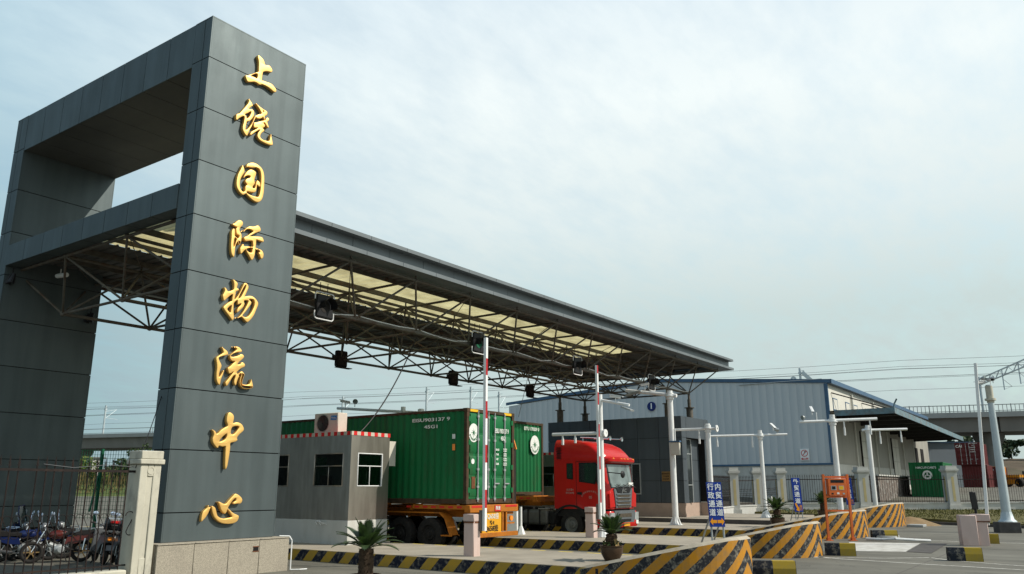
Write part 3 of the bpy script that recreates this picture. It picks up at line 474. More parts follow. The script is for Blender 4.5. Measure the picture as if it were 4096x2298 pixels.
nose(24.0,28.5,.2777,10.6,1.0,'weathered striped concrete barrier nose between the nearest one and the orange terminal')
nose(33.9,41.0,.2258,12.6,1.10,'striped concrete barrier nose standing right behind the orange payment terminal')
nose(45.0,53.6,.186,13.8,1.22,'palest striped concrete barrier nose with a cracked face beside the grass')
# low slabs at the feet of the noses
for (x,y,dx,dy,l) in ((36.6,7.5,.45,.35,'grey concrete slab lying at the foot of the barrier behind the orange terminal'),(48.6,8.5,.5,.4,'grey concrete slab lying at the foot of the palest barrier nose')):
    tag(MB().box(x-dx,x+dx,y-dy,y+dy,0,.13).build('kerb_slab','parapet',bevel=.02,loc=(x,y,0)),l,'concrete slab')

# ---- wheel stop blocks
def stop_block(x,y,L,h,w,rz,label):
    t=thing('kerb_block',label,'kerb block',(x,y,0),rz,'black and yellow kerb blocks on the roadway')
    mb=MB(); a=.05
    prof=[(-w/2,0),(w/2,0),(w/2,h*.55),(w/2-a,h),(-w/2+a,h),(-w/2,h*.55)]
    n=len(prof)
    for i in range(n):
        (ya,za),(yb,zb)=prof[i],prof[(i+1)%n]
        mb.quad((-L/2,ya,za),(L/2,ya,za),(L/2,yb,zb),(-L/2,yb,zb),0,[(.0,0),(1.7,0),(1.7,.1),(0,.1)])
    for sx,u in((-L/2,.1),(L/2,1.6)): 
        mb.add([(sx,p,q) for p,q in prof],[tuple(range(n))]); mb.uv[len(mb.f)-1]=[(u,0)]*n
    o=mb.build('block_body','blockstripe',None,bevel=.012); o.parent=t
    return t
rb=R(-71)
def bl(p,q,h,label):
    (x0,y0),(x1,y1)=p,q; L=math.hypot(x1-x0,y1-y0)
    stop_block((x0+x1)/2+.12,(y0+y1)/2+.1,L,h,.34,math.atan2(y1-y0,x1-x0),label)
bl((26.71,7.25),(26.96,6.41),.36,'striped kerb block lying just left of the white weighbridge deck')
bl((36.19,7.96),(36.63,7.10),.34,'striped kerb block farthest back beyond the white weighbridge deck')
bl((26.74,3.88),(27.02,3.06),.36,'striped kerb block in front of the pink barrier cabinet, chipped yellow half')
bl((35.75,4.22),(35.84,3.45),.34,'striped kerb block half hidden behind the pink barrier cabinet')
bl((19.3,6.95),(19.75,6.05),.36,'striped kerb block cut by the bottom edge beside the nearest barrier nose')

# ================================================================== gate arch
gate=thing('gate_arch','dark grey panelled gate arch carrying eight gold characters','gate',(12.4,22.7,0))
Z=[14.0,12.82,11.40,9.97,8.55,7.12,5.69,4.27,2.86,1.45,.80]
def clad_pillar(y0,y1,strips,zb,name='pillar'):
    mb=MB(); g=.012; x0,x1=10.82,13.93
    mb.box(x0+.03,x1-.03,y0+.03,y1-.03,zb-.6 if zb<.5 else zb,13.97,1)
    for za,zc in zip(Z[1:],Z):
        if za<zb-.05: za=zb
        for yf in (y0,y1-.03): mb.box(x0+.034,x1-.034,yf,yf+.03,za+g,zc-g)
        for ya,yb in zip(strips,strips[1:]):
            for xf in (x0,x1-.03): mb.box(xf,xf+.03,ya+(g if ya>strips[0] else 0),yb-(g if yb<strips[-1] else 0),za+g,zc-g)
    mb.box(x0-.004,x1+.004,y0-.004,y1+.004,13.97,14.0)
    return mb.build(name,['clad','gap'],gate)
clad_pillar(17.34,18.07,[17.34,17.64,18.07],.80)
clad_pillar(27.42,28.15,[27.42,27.85,28.15],.05)
def beam(zb,zt,x0,x1,name,soffit,xs):
    mb=MB(); g=.010; y0,y1=18.075,27.415; n=8; st=(y1-y0)/n
    mb.box(x0+.03,x1-.03,y0,y1,zb+.03,zt-.03,1)
    for i in range(n):
        a,b=y0+i*st+g,y0+(i+1)*st-g
        mb.box(x0,x0+.03,a,b,zb,zt); mb.box(x1-.03,x1,a,b,zb,zt)
        mb.box(x0+.034,x1-.034,a,b,zb,zb+.03,2 if soffit else 0); mb.box(x0+.034,x1-.034,a,b,zt-.03,zt)
    return mb.build(name,['clad','gap','soffit'],gate)
beam(12.745,13.995,10.825,13.925,'upper_beam',True,0)
beam(8.83,9.49,10.80,11.25,'lower_beam',False,0)
mb=MB(); x=10.51
for xa,xb in ((10.51,11.42),(11.42,12.33),(12.33,13.20),(13.20,14.1)):
    mb.box(xa+.006,xb-.006,16.95,17.02,-.05,.775); mb.box(xa+.006,xb-.006,16.93,17.335,.78,.805)
for ya,yb in ((17.03,17.6),(17.6,18.3)):
    mb.box(10.51,10.56,ya+.006,yb-.006,-.05,.775); mb.box(14.05,14.1,ya+.006,yb-.006,-.05,.775)
mb.box(10.53,10.82,17.34,18.35,.78,.805); mb.box(13.94,14.08,17.34,18.35,.78,.805)
mb.box(10.57,14.04,17.03,18.3,-.05,.778,1)
base=mb.build('stone_base',['granite','gap'],gate,bevel=.006)
mb=MB(); mb.box(13.02,13.17,16.944,16.952,.52,.62,0); mb.box(13.005,13.185,16.94,16.947,.505,.525,1); mb.box(13.005,13.185,16.94,16.947,.615,.635,1); mb.build('vent_slot',['gap','rust'],gate)
mb=MB(); mb.path([(13.9,17.1,.83),(14.12,16.98,.82),(14.14,16.9,.72),(14.14,16.9,.02),(14.3,16.75,.02),(14.5,16.7,.02)],.016); mb.build('drain_pipe','white',gate)
# gold relief characters
def relief(polys):
    c=bpy.data.curves.new('c','CURVE'); c.dimensions='2D'; c.fill_mode='BOTH'; c.extrude=.036; c.bevel_depth=.017; c.bevel_resolution=2; c.offset=-.020
    for p in polys:
        q=catmull(p,3); s=c.splines.new('POLY'); s.points.add(len(q)-1); s.use_cyclic_u=True
        for pt,(a,b) in zip(s.points,q): pt.co=(a,b,0,1)
    o=bpy.data.objects.new('tmp',c); COL.objects.link(o); bpy.context.view_layer.update()
    me=bpy.data.meshes.new_from_object(o.evaluated_get(bpy.context.evaluated_depsgraph_get())); bpy.data.objects.remove(o); bpy.data.curves.remove(c)
    return me
GL=['上','饶','国','际','物','流','中','心']
for P_,nm in zip(CHARS,GL):
    me=relief(P_)
    for v in me.vertices: v.co=Vector((v.co.x,17.285-v.co.z,v.co.y))-gate.location
    bm=bmesh.new(); bm.from_mesh(me); bmesh.ops.remove_doubles(bm,verts=bm.verts,dist=.0005); bmesh.ops.recalc_face_normals(bm,faces=bm.faces); bm.to_mesh(me); bm.free()
    me.polygons.foreach_set('use_smooth',[True]*len(me.polygons)); me.set_sharp_from_angle(angle=R(50))
    me.materials.clear(); me.materials.append(M['gold']); me.name='gold_character'
    o=bpy.data.objects.new('gold_character',me); COL.objects.link(o); o.parent=gate; o['label']='gold relief character '+nm

# ================================================================== canopy (space frame roof)
can=thing('canopy','long flat steel space-frame canopy over the gate lanes','canopy',(30,22.8,0))
X0,X1=11.26,47.7
def fascia():
    mb=MB(); g=.008
    def run(x0,x1,step,y0,y1,z0,z1,off=0):
        x=x0; first=True
        while x<x1-.01:
            b=min(x1,x+(step*off if first and off else step)); mb.box(x+g,b-g,y0,y1,z0,z1); x=b; first=False
    run(13.94,X1,1.62,17.5,17.88,9.46,9.58,.9); run(13.94,X1,1.62,17.80,17.88,9.06,9.458,.6); run(13.94,X1,1.62,17.5,18.3,8.93,9.058,.8)
    mb.box(13.94,X1,17.86,17.9,8.95,9.5,1)
    return mb.build('front_fascia',['fascia','gap'],can)
fascia()
mb=MB(); 
mb.box(X1-.38,X1,17.89,28.2,9.46,9.578); mb.box(X1-.38,X1-.3,17.89,28.2,9.06,9.458); mb.box(X1-.8,X1,18.31,28.2,8.93,9.058); mb.build('end_fascia','fascia',can)
mb=MB(); mb.box(13.94,X1-.82,27.85,28.2,8.93,9.058); mb.box(13.94,X1-.4,27.9,28.19,9.06,9.55); mb.build('rear_fascia','fascia',can)
def sheet(x0,x1,y0,y1,z,mi=0,step=.36):
    mb=MB(); x=x0; pr=[]
    while x<x1-.001:
        for dx,h in ((0,0),(.24,0),(.27,.05),(.33,.05)):
            if x+dx<x1: pr.append((x+dx,z+h))
        x+=step
    pr.append((x1,z))
    n=len(pr); mb.add([(a,y0,b) for a,b in pr]+[(a,y1,b) for a,b in pr],[(i,i+1,n+i+1,n+i) for i in range(n-1)])
    return mb
S0,S1=19.95,23.55
def roof_part(x0,x1,y0,y1): sheet(x0,x1,y0,y1,9.16).build('roof_sheet','roofsheet',can)
roof_part(X0,X1-.4,17.9,S0); roof_part(X0,X1-.4,S1,28.1); roof_part(39.6,X1-.4,S0,S1)
sheet(X0,39.6,S0,S1,9.17).build('skylight','skyl',can)
TX=[10.75+2.96*k for k in range(13)]; TX[0]=11.3; BX=[12.23+2.96*k for k in range(12)]
TY=[18.0,21.2,24.6,27.75]; BY=[19.25,22.8,26.3]; ZT,ZB=8.78,7.37
for y in TY:
    mb=MB(); mb.tube((TX[0],y,ZT),(TX[-1],y,ZT),.055,8)
    for x in TX: mb.sphere((x,y,ZT),.085,8)
    mb.build('top_chord','rustpipe',can)
for x in TX:
    mb=MB(); mb.tube((x,TY[0],ZT),(x,TY[-1],ZT),.045,8); mb.build('top_cross_tube','rustpipe',can)
for y in TY:
    mb=MB(); mb.box(TX[0],X1-.45,y-.04,y+.04,8.98,9.15); 
    for x in TX: mb.tube((x,y,ZT),(x,y,8.99),.03,6)
    mb.build('purlin','rustpipe',can)
mb=MB()
for y in (19.6,22.8,26.2): mb.box(TX[0],X1-.45,y-.035,y+.035,9.03,9.155)
mb.build('purlin','rustpipe',can)
for i,y in enumerate(BY):
    mb=MB(); mb.tube((BX[0],y,ZB),(BX[-1],y,ZB),.065 if i==0 else .055,8)
    for x in BX: mb.sphere((x,y,ZB),.09,8)
    mb.build('bottom_chord','rustpipe',can)
for x in BX:
    mb=MB(); mb.tube((x,BY[0],ZB),(x,BY[-1],ZB),.045,8); mb.build('bottom_cross_tube','rustpipe',can)
webs=[]
for i,bx in enumerate(BX):
    for j,by in enumerate(BY):
        for tx in (TX[i],TX[i+1]):
            for ty in (TY[j],TY[j+1]): webs.append(((bx,by,ZB),(tx,ty,ZT)))
webs.sort(key=lambda w:fdist(w[0][0],w[0][1]))
for a,b in webs[:84]: MB().tube(a,b,.036,7).build('web_tube','rustpipe',can)
mb=MB()
for a,b in webs[84:]: mb.tube(a,b,.036,6)
o=mb.build('web_tubes_far','rustpipe',can); o['kind']='stuff'
mb=MB()   # slim roof bracing rods under the sheets
for i in range(0,12,2):
    for j in range(3): mb.tube((TX[i],TY[j],8.9),(TX[i+1],TY[j+1],8.9),.014,5)
mb.build('bracing_rod','rustpipe',can)
for (x,y) in ((BX[-1],BY[0]),(BX[-2],BY[0]),(BX[-1],BY[2]),(BX[-2],BY[2])):
    mb=MB(); mb.tube((x,y,ZB),(x,y,7.0),.07,10); mb.tube((x,y,6.55),(x,y,7.02),.10,12)
    mb.lathe((x,y,6.52),[(.0,0),(.30,0),(.30,.03),(.0,.03)],14); mb.tube((x,y,5.75),(x,y,6.53),.19,14)
    mb.build('support_column','rustpipe',can)
# conduit strapped along the front bottom chord
mb=MB()
for i in range(len(BX)-1):
    a,b=BX[i],BX[i+1]; mb.path([(a,19.2,ZB+.10),(a+.9,19.2,ZB+.06-.05*(i%3==0)),(a+2.0,19.2,ZB+.05-.08*(i%2)),(b,19.2,ZB+.10)],.018,5)
mb.build('conduit','white',can)
mb=MB(); mb.tube((12.0,26.5,8.60),(12.0,25.9,8.55),.075,10); mb.tube((12.0,26.3,8.6),(12.0,26.3,8.8),.02); mb.build('tube_lamp','white',can)

# ---- traffic signals hung from the canopy
def signal(x,y,z,label,first=None,green=False):
    t=thing('lane_signal',label,'traffic signal',(x,y,z),0,'lane signals hanging under the canopy')
    mb=MB(); mb.box(-.33,.33,-.04,.10,-.36,.36); mb.build('housing','black',None,bevel=.03).parent=t
    mb=MB(); w,h,r=.38,.42,.02
    mb.path([(-w,.0,.18),(-w,0,h-.06),(-w+.06,0,h),(w-.06,0,h),(w,0,h-.06),(w,0,.18)],r,6)
    mb.build('rim_frame','white',None).parent=t; mb=MB(); mb.path([(-w,0,-.18),(-w,0,-h+.06),(-w+.06,0,-h),(w-.06,0,-h),(w,0,-h+.06),(w,0,-.18)],r,6); mb.build('rim_frame','white',None).parent=t
    mb=MB(); mb.disc((0,-.05,-.02),.19,'y',20); mb.build('lens',('mgreen' if green else 'chassis'),None).parent=t
    mb=MB(); n=18; vs=[]
    for k,(yy,rr) in enumerate(((-.05,.215),(-.34,.235))):
        for i in range(n):
            tt=PI*(-.12)+PI*1.24*i/(n-1); vs.append((rr*math.cos(tt),yy-(0 if k==0 else 0),rr*math.sin(tt)-.02))
    mb.add(vs,[(i,i+1,n+i+1,n+i) for i in range(n-1)],0,True); mb.build('visor','black',None).parent=t
    mb=MB(); mb.tube((-.15,.06,.36),(-.15,.06,.75),.012,5); mb.tube((.15,.06,.36),(.15,.06,.75),.012,5); mb.build('hanger','black',None).parent=t
    return t
signal(16.55,18.95,7.45,'lane signal nearest to the gold lettered pillar, dark lens under visor')
signal(24.3,18.95,7.42,'lane signal partly behind the nearer raised boom, greenish lens',green=True)
signal(31.7,18.95,7.42,'lane signal left of the farther raised boom')
signal(39.3,18.95,7.42,'smallest lane signal at the far right end of the canopy')
def flood(x,y,z,label,rz=0,w=.3):
    t=thing('floodlight',label,'floodlight',(x,y,z),rz,'floodlights on the rear truss chord')
    mb=MB(); mb.box(-w,w,-.10,.14,-.36,.34); mb.build('lamp_body','iron',None,bevel=.05).parent=t
    mb=MB(); mb.box(-w-.05,w+.15,-.22,.02,-.42,-.39); mb.build('reflector','iron',None).parent=t
    mb=MB(); mb.box(-w-.2,-w+.05,-.05,.05,-.06,.10); mb.build('bracket','iron',None).parent=t
flood(24.0,26.2,7.42,'dark floodlight on the rear chord nearest to the gold lettered pillar')
flood(31.6,26.2,7.42,'dark floodlight on the rear chord, middle of three')
flood(38.5,26.2,7.42,'dark floodlight on the rear chord farthest from the gold lettered pillar')
def spot(x,y,z,label):
    t=thing('spotlight',label,'spotlight',(x,y,z),0,'small spotlights on the far pillar')
    for k in(-1,1): 
        mb=MB(); mb.tube((0,.12*k,.14),(-.05,.12*k+.02,-.16),.05,10,r2=.10); mb.build('spot_head','black',None).parent=t
    mb=MB(); mb.tube((0,-.12,.14),(0,.12,.14),.02,6); mb.tube((0,0,.14),(.0,0,.35),.02,6); mb.build('bracket','black',None).parent=t
spot(11.0,27.28,8.42,'small twin spotlight under the canopy corner at the left edge')
spot(13.6,27.28,7.6,'small twin spotlight on the far pillar behind the truss')
# ================================================================== booths
def booth(x0,x1,y0,y1,zb,label,detail=True):
    t=thing('toll_booth',label,'booth',((x0+x1)/2,(y0+y1)/2,zb),0,'booths on the lane islands')
    p=zb+.72; top=zb+3.32
    MB().box(x0-.01,x1+.01,y0-.01,y1+.01,zb-.02,p).build('plinth','plaster',t,bevel=.01)
    # walls with real window openings: built as panels round each opening
    mb=MB(); th=.05
    wz0,wz1=zb+1.74,zb+2.78
    def wall(axis,c0,c1,a,b,wins):
        edges=sorted(set([a,b]+[v for w in wins for v in w]))
        for u,v in zip(edges,edges[1:]):
            isw=any(abs(u-w[0])<1e-6 for w in wins)
            rng=[(p,wz0),(wz1,top)] if isw else [(p,top)]
            for za,zc in rng:
                if axis=='x': mb.box(c0,c1,u,v,za,zc)
                else: mb.box(u,v,c0,c1,za,zc)
    wl=[(y0+.32,y0+1.68),(y0+2.92,y0+4.25)]; wf=[(x0+.30,x1-.30)]
    wall('x',x0,x0+th,y0,y1,wl); wall('x',x1-th,x1,y0,y1,wl); wall('y',y0,y0+th,x0+th,x1-th,wf); wall('y',y1-th,y1,x0+th,x1-th,[])
    mb.build('wall','steel',t)
    mb=MB(); mb.box(x0+.03,x1-.03,y0+.03,y1-.03,zb+3.25,zb+3.38); mb.build('roof','galv',t)
    L=y1-y0; mb=MB(); o=.012
    mb.quad((x0-o,y1,top),(x0-o,y0-o,top),(x0-o,y0-o,top+.12),(x0-o,y1,top+.12),0,[(0,0),(L,0),(L,.1),(0,.1)])
    mb.quad((x0-o,y0-o,top),(x1+o,y0-o,top),(x1+o,y0-o,top+.12),(x0-o,y0-o,top+.12),0,[(L,0),(L+x1-x0,0),(L+x1-x0,.1),(L,.1)])
    mb.quad((x1+o,y0-o,top),(x1+o,y1,top),(x1+o,y1,top+.12),(x1+o,y0-o,top+.12),0,[(0,0),(L,0),(L,.1),(0,.1)])
    mb.quad((x0-o,y0-o,top+.12),(x1+o,y0-o,top+.12),(x1+o,y1,top+.12),(x0-o,y1,top+.12),0,[(0.2,0)]*4)
    mb.build('roof_trim','fringe',t,recalc=False)
    def window(axis,c,u,v,fm):
        w=MB(); r=.035
        def bx(a,b,za,zc,d0=-.02,d1=.06,mi=0):
            if axis=='x': w.box(c+d0,c+d1,a,b,za,zc,mi)
            else: w.box(a,b,c+d0,c+d1,za,zc,mi)
        bx(u,u+r,wz0,wz1);bx(v-r,v,wz0,wz1);bx(u,v,wz1-r,wz1,-.021,.059);bx(u,v,wz0,wz0+r,-.021,.059)
        bx(u+r,v-r,wz0+.62,wz0+.65,.0,.03); bx((u+v)/2-.015,(u+v)/2+.015,wz0+r,wz0+.62,.0,.03)
        f=w.build('window',fm,t,bevel=.012)
        g=MB()
        if axis=='x': g.quad((c+.02,u,wz0),(c+.02,v,wz0),(c+.02,v,wz1),(c+.02,u,wz1))
        else: g.quad((u,c+.02,wz0),(v,c+.02,wz0),(v,c+.02,wz1),(u,c+.02,wz1))
        g.build('pane','boothglass',f)
    for u,v in wl: window('x',x0,u,v,'steel'); window('x',x1-.04,u,v,'steel')
    for u,v in wf: window('y',y0,u,v,'white')
    mb=MB(); mb.box(x0+.3,x1-.35,y0+1.9,y0+2.5,zb+.75,zb+1.6); mb.box(x0+.6,x0+1.1,y0+2.0,y0+2.05,zb+1.6,zb+2.1); mb.build('desk','chassis',t)
    return t
def thin_glass():
    m,t,b=base_mat('booth_window_glass'); n=t.nodes.new; l=t.links.new
    g=n('ShaderNodeBsdfGlossy'); g.inputs['Roughness'].default_value=.03; tr=n('ShaderNodeBsdfTransparent'); tr.inputs[0].default_value=(.38,.45,.43,1)
    f0=n('ShaderNodeLayerWeight'); f0.inputs[0].default_value=.5; f1=n('ShaderNodeMath'); f1.operation='POWER'; f1.inputs[1].default_value=4; l(f0.outputs['Facing'],f1.inputs[0]); f=n('ShaderNodeMath'); f.operation='MULTIPLY_ADD'; f.inputs[1].default_value=.7; f.inputs[2].default_value=.07; l(f1.outputs[0],f.inputs[0]); x=n('ShaderNodeMixShader'); l(f.outputs[0],x.inputs[0]); l(tr.outputs[0],x.inputs[1]); l(g.outputs[0],x.inputs[2]); l(x.outputs[0],t.nodes['Material Output'].inputs[0])
    return m
M['boothglass']=thin_glass()
b1=booth(18.14,19.85,19.15,25.2,.30,'stainless steel toll booth with red and white fringe beside the green container')
mb=MB()
for k in range(6):
    a=rnd.uniform(0,6); mb.path([(18.1,20.55,.98),(18.06-.05*rnd.random(),20.5-.1*k*.6,1.02-.1*rnd.random()),(18.07,20.45-.09*k,.85+.15*rnd.random())],.012,5)
mb.build('cable_tangle','white',b1)
t=tag(MB().box(19.862,20.16,19.16,19.24,2.70,3.50).build('notice_board','acw',loc=(20.0,19.2,2.7)),'plain white notice board fixed to the right side of the steel booth','notice board')
booth(35.2,37.0,21.6,27.5,.30,'dark toll booth in shade between the red cab and the second green container')
def aircon():
    t=thing('air_conditioner','cream outdoor air conditioner unit on the steel booth roof','air conditioner',(18.75,20.9,3.70))
    x0,x1,y0,y1,z0,z1=18.58,19.0,20.3,21.45,3.76,4.42
    MB().box(x0,x1,y0,y1,z0,z1).build('casing','acw',t,bevel=.02)
    mb=MB(); c=(x0-.012,y0+.72,(z0+z1)/2)
    mb.lathe(c,[(.29,0),(.29,.02),(.26,.02)],24,0,'x'); mb.build('fan_ring','tank',t)
    mb=MB(); mb.disc((x0-.006,y0+.72,(z0+z1)/2),.27,'x',24); f=mb.build('fan','chassis',t)
    mb=MB()
    for k in range(8):
        r=.04+.03*k; mb.lathe(c,[(r,0),(r+.008,-.004),(r+.008,.004)],24,0,'x')
    mb.build('fan_grille','tank',t)
    MB().box(x0-.008,x0+.002,y0+.06,y0+.34,z0+.42,z0+.56).build('label_plate','logo_blue',t)
    text('lettering','Midea',.10,'lettering',t,(x0-.012,y0+.20,z0+.49),(0,-1,0),(0,0,1),.001)
    MB().box(x0+.05,x1-.05,y0+.1,y0+.2,3.68,3.76).build('foot','galv',t); MB().box(x0+.05,x1-.05,y1-.2,y1-.1,3.68,3.76).build('foot','galv',t)
aircon()
# ================================================================== shipping containers
def wave_panel(mb,p0,ud,nd,L,z0,z1,step=.28,depth=.036,mi=0):
    # corrugated wall: starts at p0, runs L metres along ud, corrugates along nd
    p0=Vector(p0); ud=Vector(ud); nd=Vector(nd); n=max(2,round(L/step)); s=L/n; pr=[]
    for i in range(n):
        b=i*s
        for a,h in ((0,0),(.25,0),(.5,1),(.75,1)): pr.append(p0+ud*(b+a*s)+nd*(-depth*h))
    pr.append(p0+ud*L)
    k=len(pr); mb.add([(p.x,p.y,z0) for p in pr]+[(p.x,p.y,z1) for p in pr],[(i,i+1,k+i+1,k+i) for i in range(k-1)],mi)
def logo(t,c,r,xd,ring=True,arc='EVERGREEN'):
    # round white emblem with a green star and ring lettering on a wall facing -Y (xd = right)
    xd=Vector(xd); up=Vector((0,0,1)); nn=xd.cross(up); c=Vector(c)
    mb=MB(); n=32; mb.add([c+xd*r*math.cos(2*PI*i/n)+up*r*1.18*math.sin(2*PI*i/n) for i in range(n)],[tuple(range(n))]); e=mb.build('emblem','lettering',t,recalc=False)
    mb=MB(); pts=[]
    for i in range(16):
        a=PI/2+2*PI*i/16; q=r*(.62 if i%4==0 else .45 if i%2==0 else .13); pts.append(c+nn*.004+xd*q*math.cos(a)+up*q*1.15*math.sin(a))
    cc=c+nn*.004
    for i in range(16): mb.add([cc,pts[i],pts[(i+1)%16]],[(0,1,2)])
    mb.build('emblem_star','cgreen',e,recalc=False)
    if ring:
        for i,chh in enumerate(arc):
            a=R(200+140*i/(len(arc)-1)); d=xd*math.cos(a)+up*math.sin(a)*1.1
            text('emblem_letter',chh,r*.34,'cgreen',e,c+nn*.004+d*r*.80,xd*(-math.sin(a))+up*math.cos(a),-d,.001,.004)
def container(name,label,x0,x1,y0,L,z0,z1,paint,front,group=None,rz=0,frame='crust'):
    cx=(x0+x1)/2; t=thing(name,label,'container',(cx,y0,z0),0,group); y1=y0+L; w=.13
    mb=MB()
    for x in (x0,x1-w):
        for y in (y0,y1-w): mb.box(x,x+w,y,y+w,z0,z1)
    for y in (y0,y1-.10):
        mb.box(x0+w,x1-w,y+.01,y+.10,z1-.11,z1-.004); mb.box(x0+w,x1-w,y+.01,y+.10,z0+.004,z0+.15)
    for x in (x0+.008,x1-.078):
        mb.box(x,x+.07,y0+w,y1-w,z1-.09,z1-.006); mb.box(x,x+.07,y0+w,y1-w,z0+.006,z0+.16)
    for x in (x0-.006,x1-.172):
        for y in (y0-.006,y1-.172):
            for z in (z0-.004,z1-.116): mb.box(x,x+.178,y,y+.178,z,z+.12)
    mb.build('frame',frame,t,bevel=.008)
    for k,(x,nd) in enumerate(((x0+.02,(-1,0,0)),(x1-.02,(1,0,0)))):
        mb=MB(); wave_panel(mb,(x,y0+w,0),(0,1,0),nd,L-2*w,z0+.16,z1-.09); mb.build('side_panel',paint,t)
    MB().box(x0+.08,x1-.08,y0+.1,y1-.1,z1-.05,z1-.02).build('roof_panel',paint,t)
    MB().box(x0+.08,x1-.08,y0+.11,y1-.1,z0+.05,z0+.12).build('floor','chassis',t)
    mb=MB(); wave_panel(mb,(x0+w,y1-.03,0),(1,0,0),(0,1,0),x1-x0-2*w,z0+.15,z1-.11); mb.build('end_wall',paint,t)
    if front=='wall':
        mb=MB(); wave_panel(mb,(x0+w,y0+.03,0),(1,0,0),(0,-1,0),x1-x0-2*w,z0+.15,z1-.11,.30,.05); mb.build('end_wall',paint,t)
    else:
        m=(x0+x1)/2
        for a,b in ((x0+w+.01,m-.012),(m+.012,x1-w-.01)):
            mb=MB(); mb.box(a,b,y0+.05,y0+.09,z0+.16,z1-.12)
            H=z1-z0-.28; n=4
            for i in range(n):   # pressed door panels
                za=z0+.16+H*i/n; zb=z0+.16+H*(i+1)/n
                mb.add([(a+.07,y0+.049,za+.05),(b-.07,y0+.049,za+.05),(b-.07,y0+.022,za+.12),(a+.07,y0+.022,za+.12),(a+.07,y0+.022,zb-.07),(b-.07,y0+.022,zb-.07),(b-.07,y0+.049,zb-.02),(a+.07,y0+.049,zb-.02)],[(0,1,2,3),(3,2,5,4),(4,5,6,7),(0,3,4,7),(1,6,5,2)])
            d=mb.build('door',paint,t)
            for bx in (a+(b-a)*.38,a+(b-a)*.86) if a<m-.5 else (a+(b-a)*.14,a+(b-a)*.62):
                k=MB(); k.tube((bx,y0-.01,z0+.06),(bx,y0-.01,z1-.06),.022,8)
                for zz in (.12,.5,1.05,2.0,2.75): 
                    if z0+zz<z1-.1: k.box(bx-.05,bx+.05,y0-.03,y0+.045,z0+zz,z0+zz+.07)
                k.box(bx-.03,bx+.24 if bx>m else bx+.03,y0-.035,y0-.012,z0+.62,z0+.66)
                k.build('lock_bar','galv',d)
            k=MB()
            hx=a if a<m-.5 else b
            for zz in (.35,1.1,1.85,2.6):
                if z0+zz<z1-.2: k.box(hx-.05,hx+.05,y0-.008,y0+.055,z0+zz,z0+zz+.16)
            k.build('hinge',paint,d)
    return t
c1=container('shipping_container','long green container with white lettering on the nearer trailer, doors towards the camera',20.68,23.32,16.55,12.9,1.50,4.52,'cgreen','door','green containers on trailers')
lt=.003
text('lettering','EISU 903137 9',.21,'lettering',c1,(22.53,16.51,3.86),(1,0,0),(0,0,1),.002,.004,width=.62)
text('lettering','45G1',.19,'lettering',c1,(22.62,16.51,3.62),(1,0,0),(0,0,1),.002,.004,width=.7)
for i,(a,b) in enumerate((('GROSS','30.480KG\n67,200LB'),('TARE','3.900KG\n8,600LB'),('NET','26.580KG\n58,600LB'),('CUBE','76.4CUM\n2,700CFT'))):
    text('lettering',a,.085,'lettering',c1,(22.28,16.51,3.24-.155*i),(1,0,0),(0,0,1),.001,.003,width=.75)
    text('lettering',b,.062,'lettering',c1,(22.72,16.51,3.24-.155*i),(1,0,0),(0,0,1),.001,.002,width=.8)
logo(c1,(21.05,16.562,3.74),.255,(1,0,0))
mb=MB(); mb.disc((21.02,16.56,2.83),.085,'y',16); mb.build('approval_plate','lettering',c1)
MB().box(20.97,21.15,16.556,16.57,1.98,2.35).build('data_plate','rust',c1)
for xa in (20.84,22.72):
    mb=MB(); mb.quad((xa,16.548,4.42),(xa+.42,16.548,4.42),(xa+.42,16.548,4.50),(xa,16.548,4.50),0,[(0,0),(.42,0),(.42,.08),(0,.08)]); mb.build('height_marking','heightmark',c1) if 'heightmark' in M else mb.build('height_marking','yellow',c1)
for s,y,z,h,w in (('EISU903137 9',18.08,4.20,.155,1.9),('45G1',18.05,3.97,.15,1.9)):
    text('lettering',s,h,'lettering',c1,(20.655,y,z),(0,-1,0),(0,0,1),.002,.003,width=w)
MB().box(20.655,20.665,17.02,17.14,3.55,3.70).build('size_plate','lettering',c1); MB().box(20.655,20.665,17.02,17.13,3.18,3.38).build('warning_plate','amber',c1)
c2=container('shipping_container','green container with blank corrugated end wall behind the red tractor cab',29.75,32.28,21.25,12.8,1.68,4.93,'cgreen','wall','green containers on trailers')
logo(c2,(31.5,21.20,3.92),.36,(1,0,0),True)
text('lettering','EITU 170209 0',.21,'lettering',c2,(31.25,21.20,4.62),(1,0,0),(0,0,1),.002,.003,width=.95)
# ================================================================== trailers and tractor
def tyre(mb_t,mb_r,x,y,z,r,w,side=-1):
    mb_t.lathe((x,y,z),[(r*.58,-w*.5),(r*.9,-w*.5),(r*.985,-w*.42),(r,-w*.25),(r,w*.25),(r*.985,w*.42),(r*.9,w*.5),(r*.58,w*.5)],28,0,'x')
    mb_r.lathe((x,y,z),[(r*.60,side*w*.46),(r*.57,side*w*.46),(r*.53,side*w*.30),(r*.36,side*w*.26),(r*.30,side*w*.40),(r*.16,side*w*.42),(r*.14,side*w*.55),(0,side*w*.56)],24,0,'x')
    for i in range(10):
        a=2*PI*i/10; mb_r.tube((x+side*w*.26,y+r*.43*math.cos(a),z+r*.43*math.sin(a)),(x+side*w*.33,y+r*.43*math.cos(a),z+r*.43*math.sin(a)),.018,6)
def wheel(parent,x,y,z,r,w,side=-1,rim='tank'):
    a,b=MB(),MB(); tyre(a,b,x,y,z,r,w,side); o=a.build('wheel','rubber',parent); b.build('rim',rim,o); return o
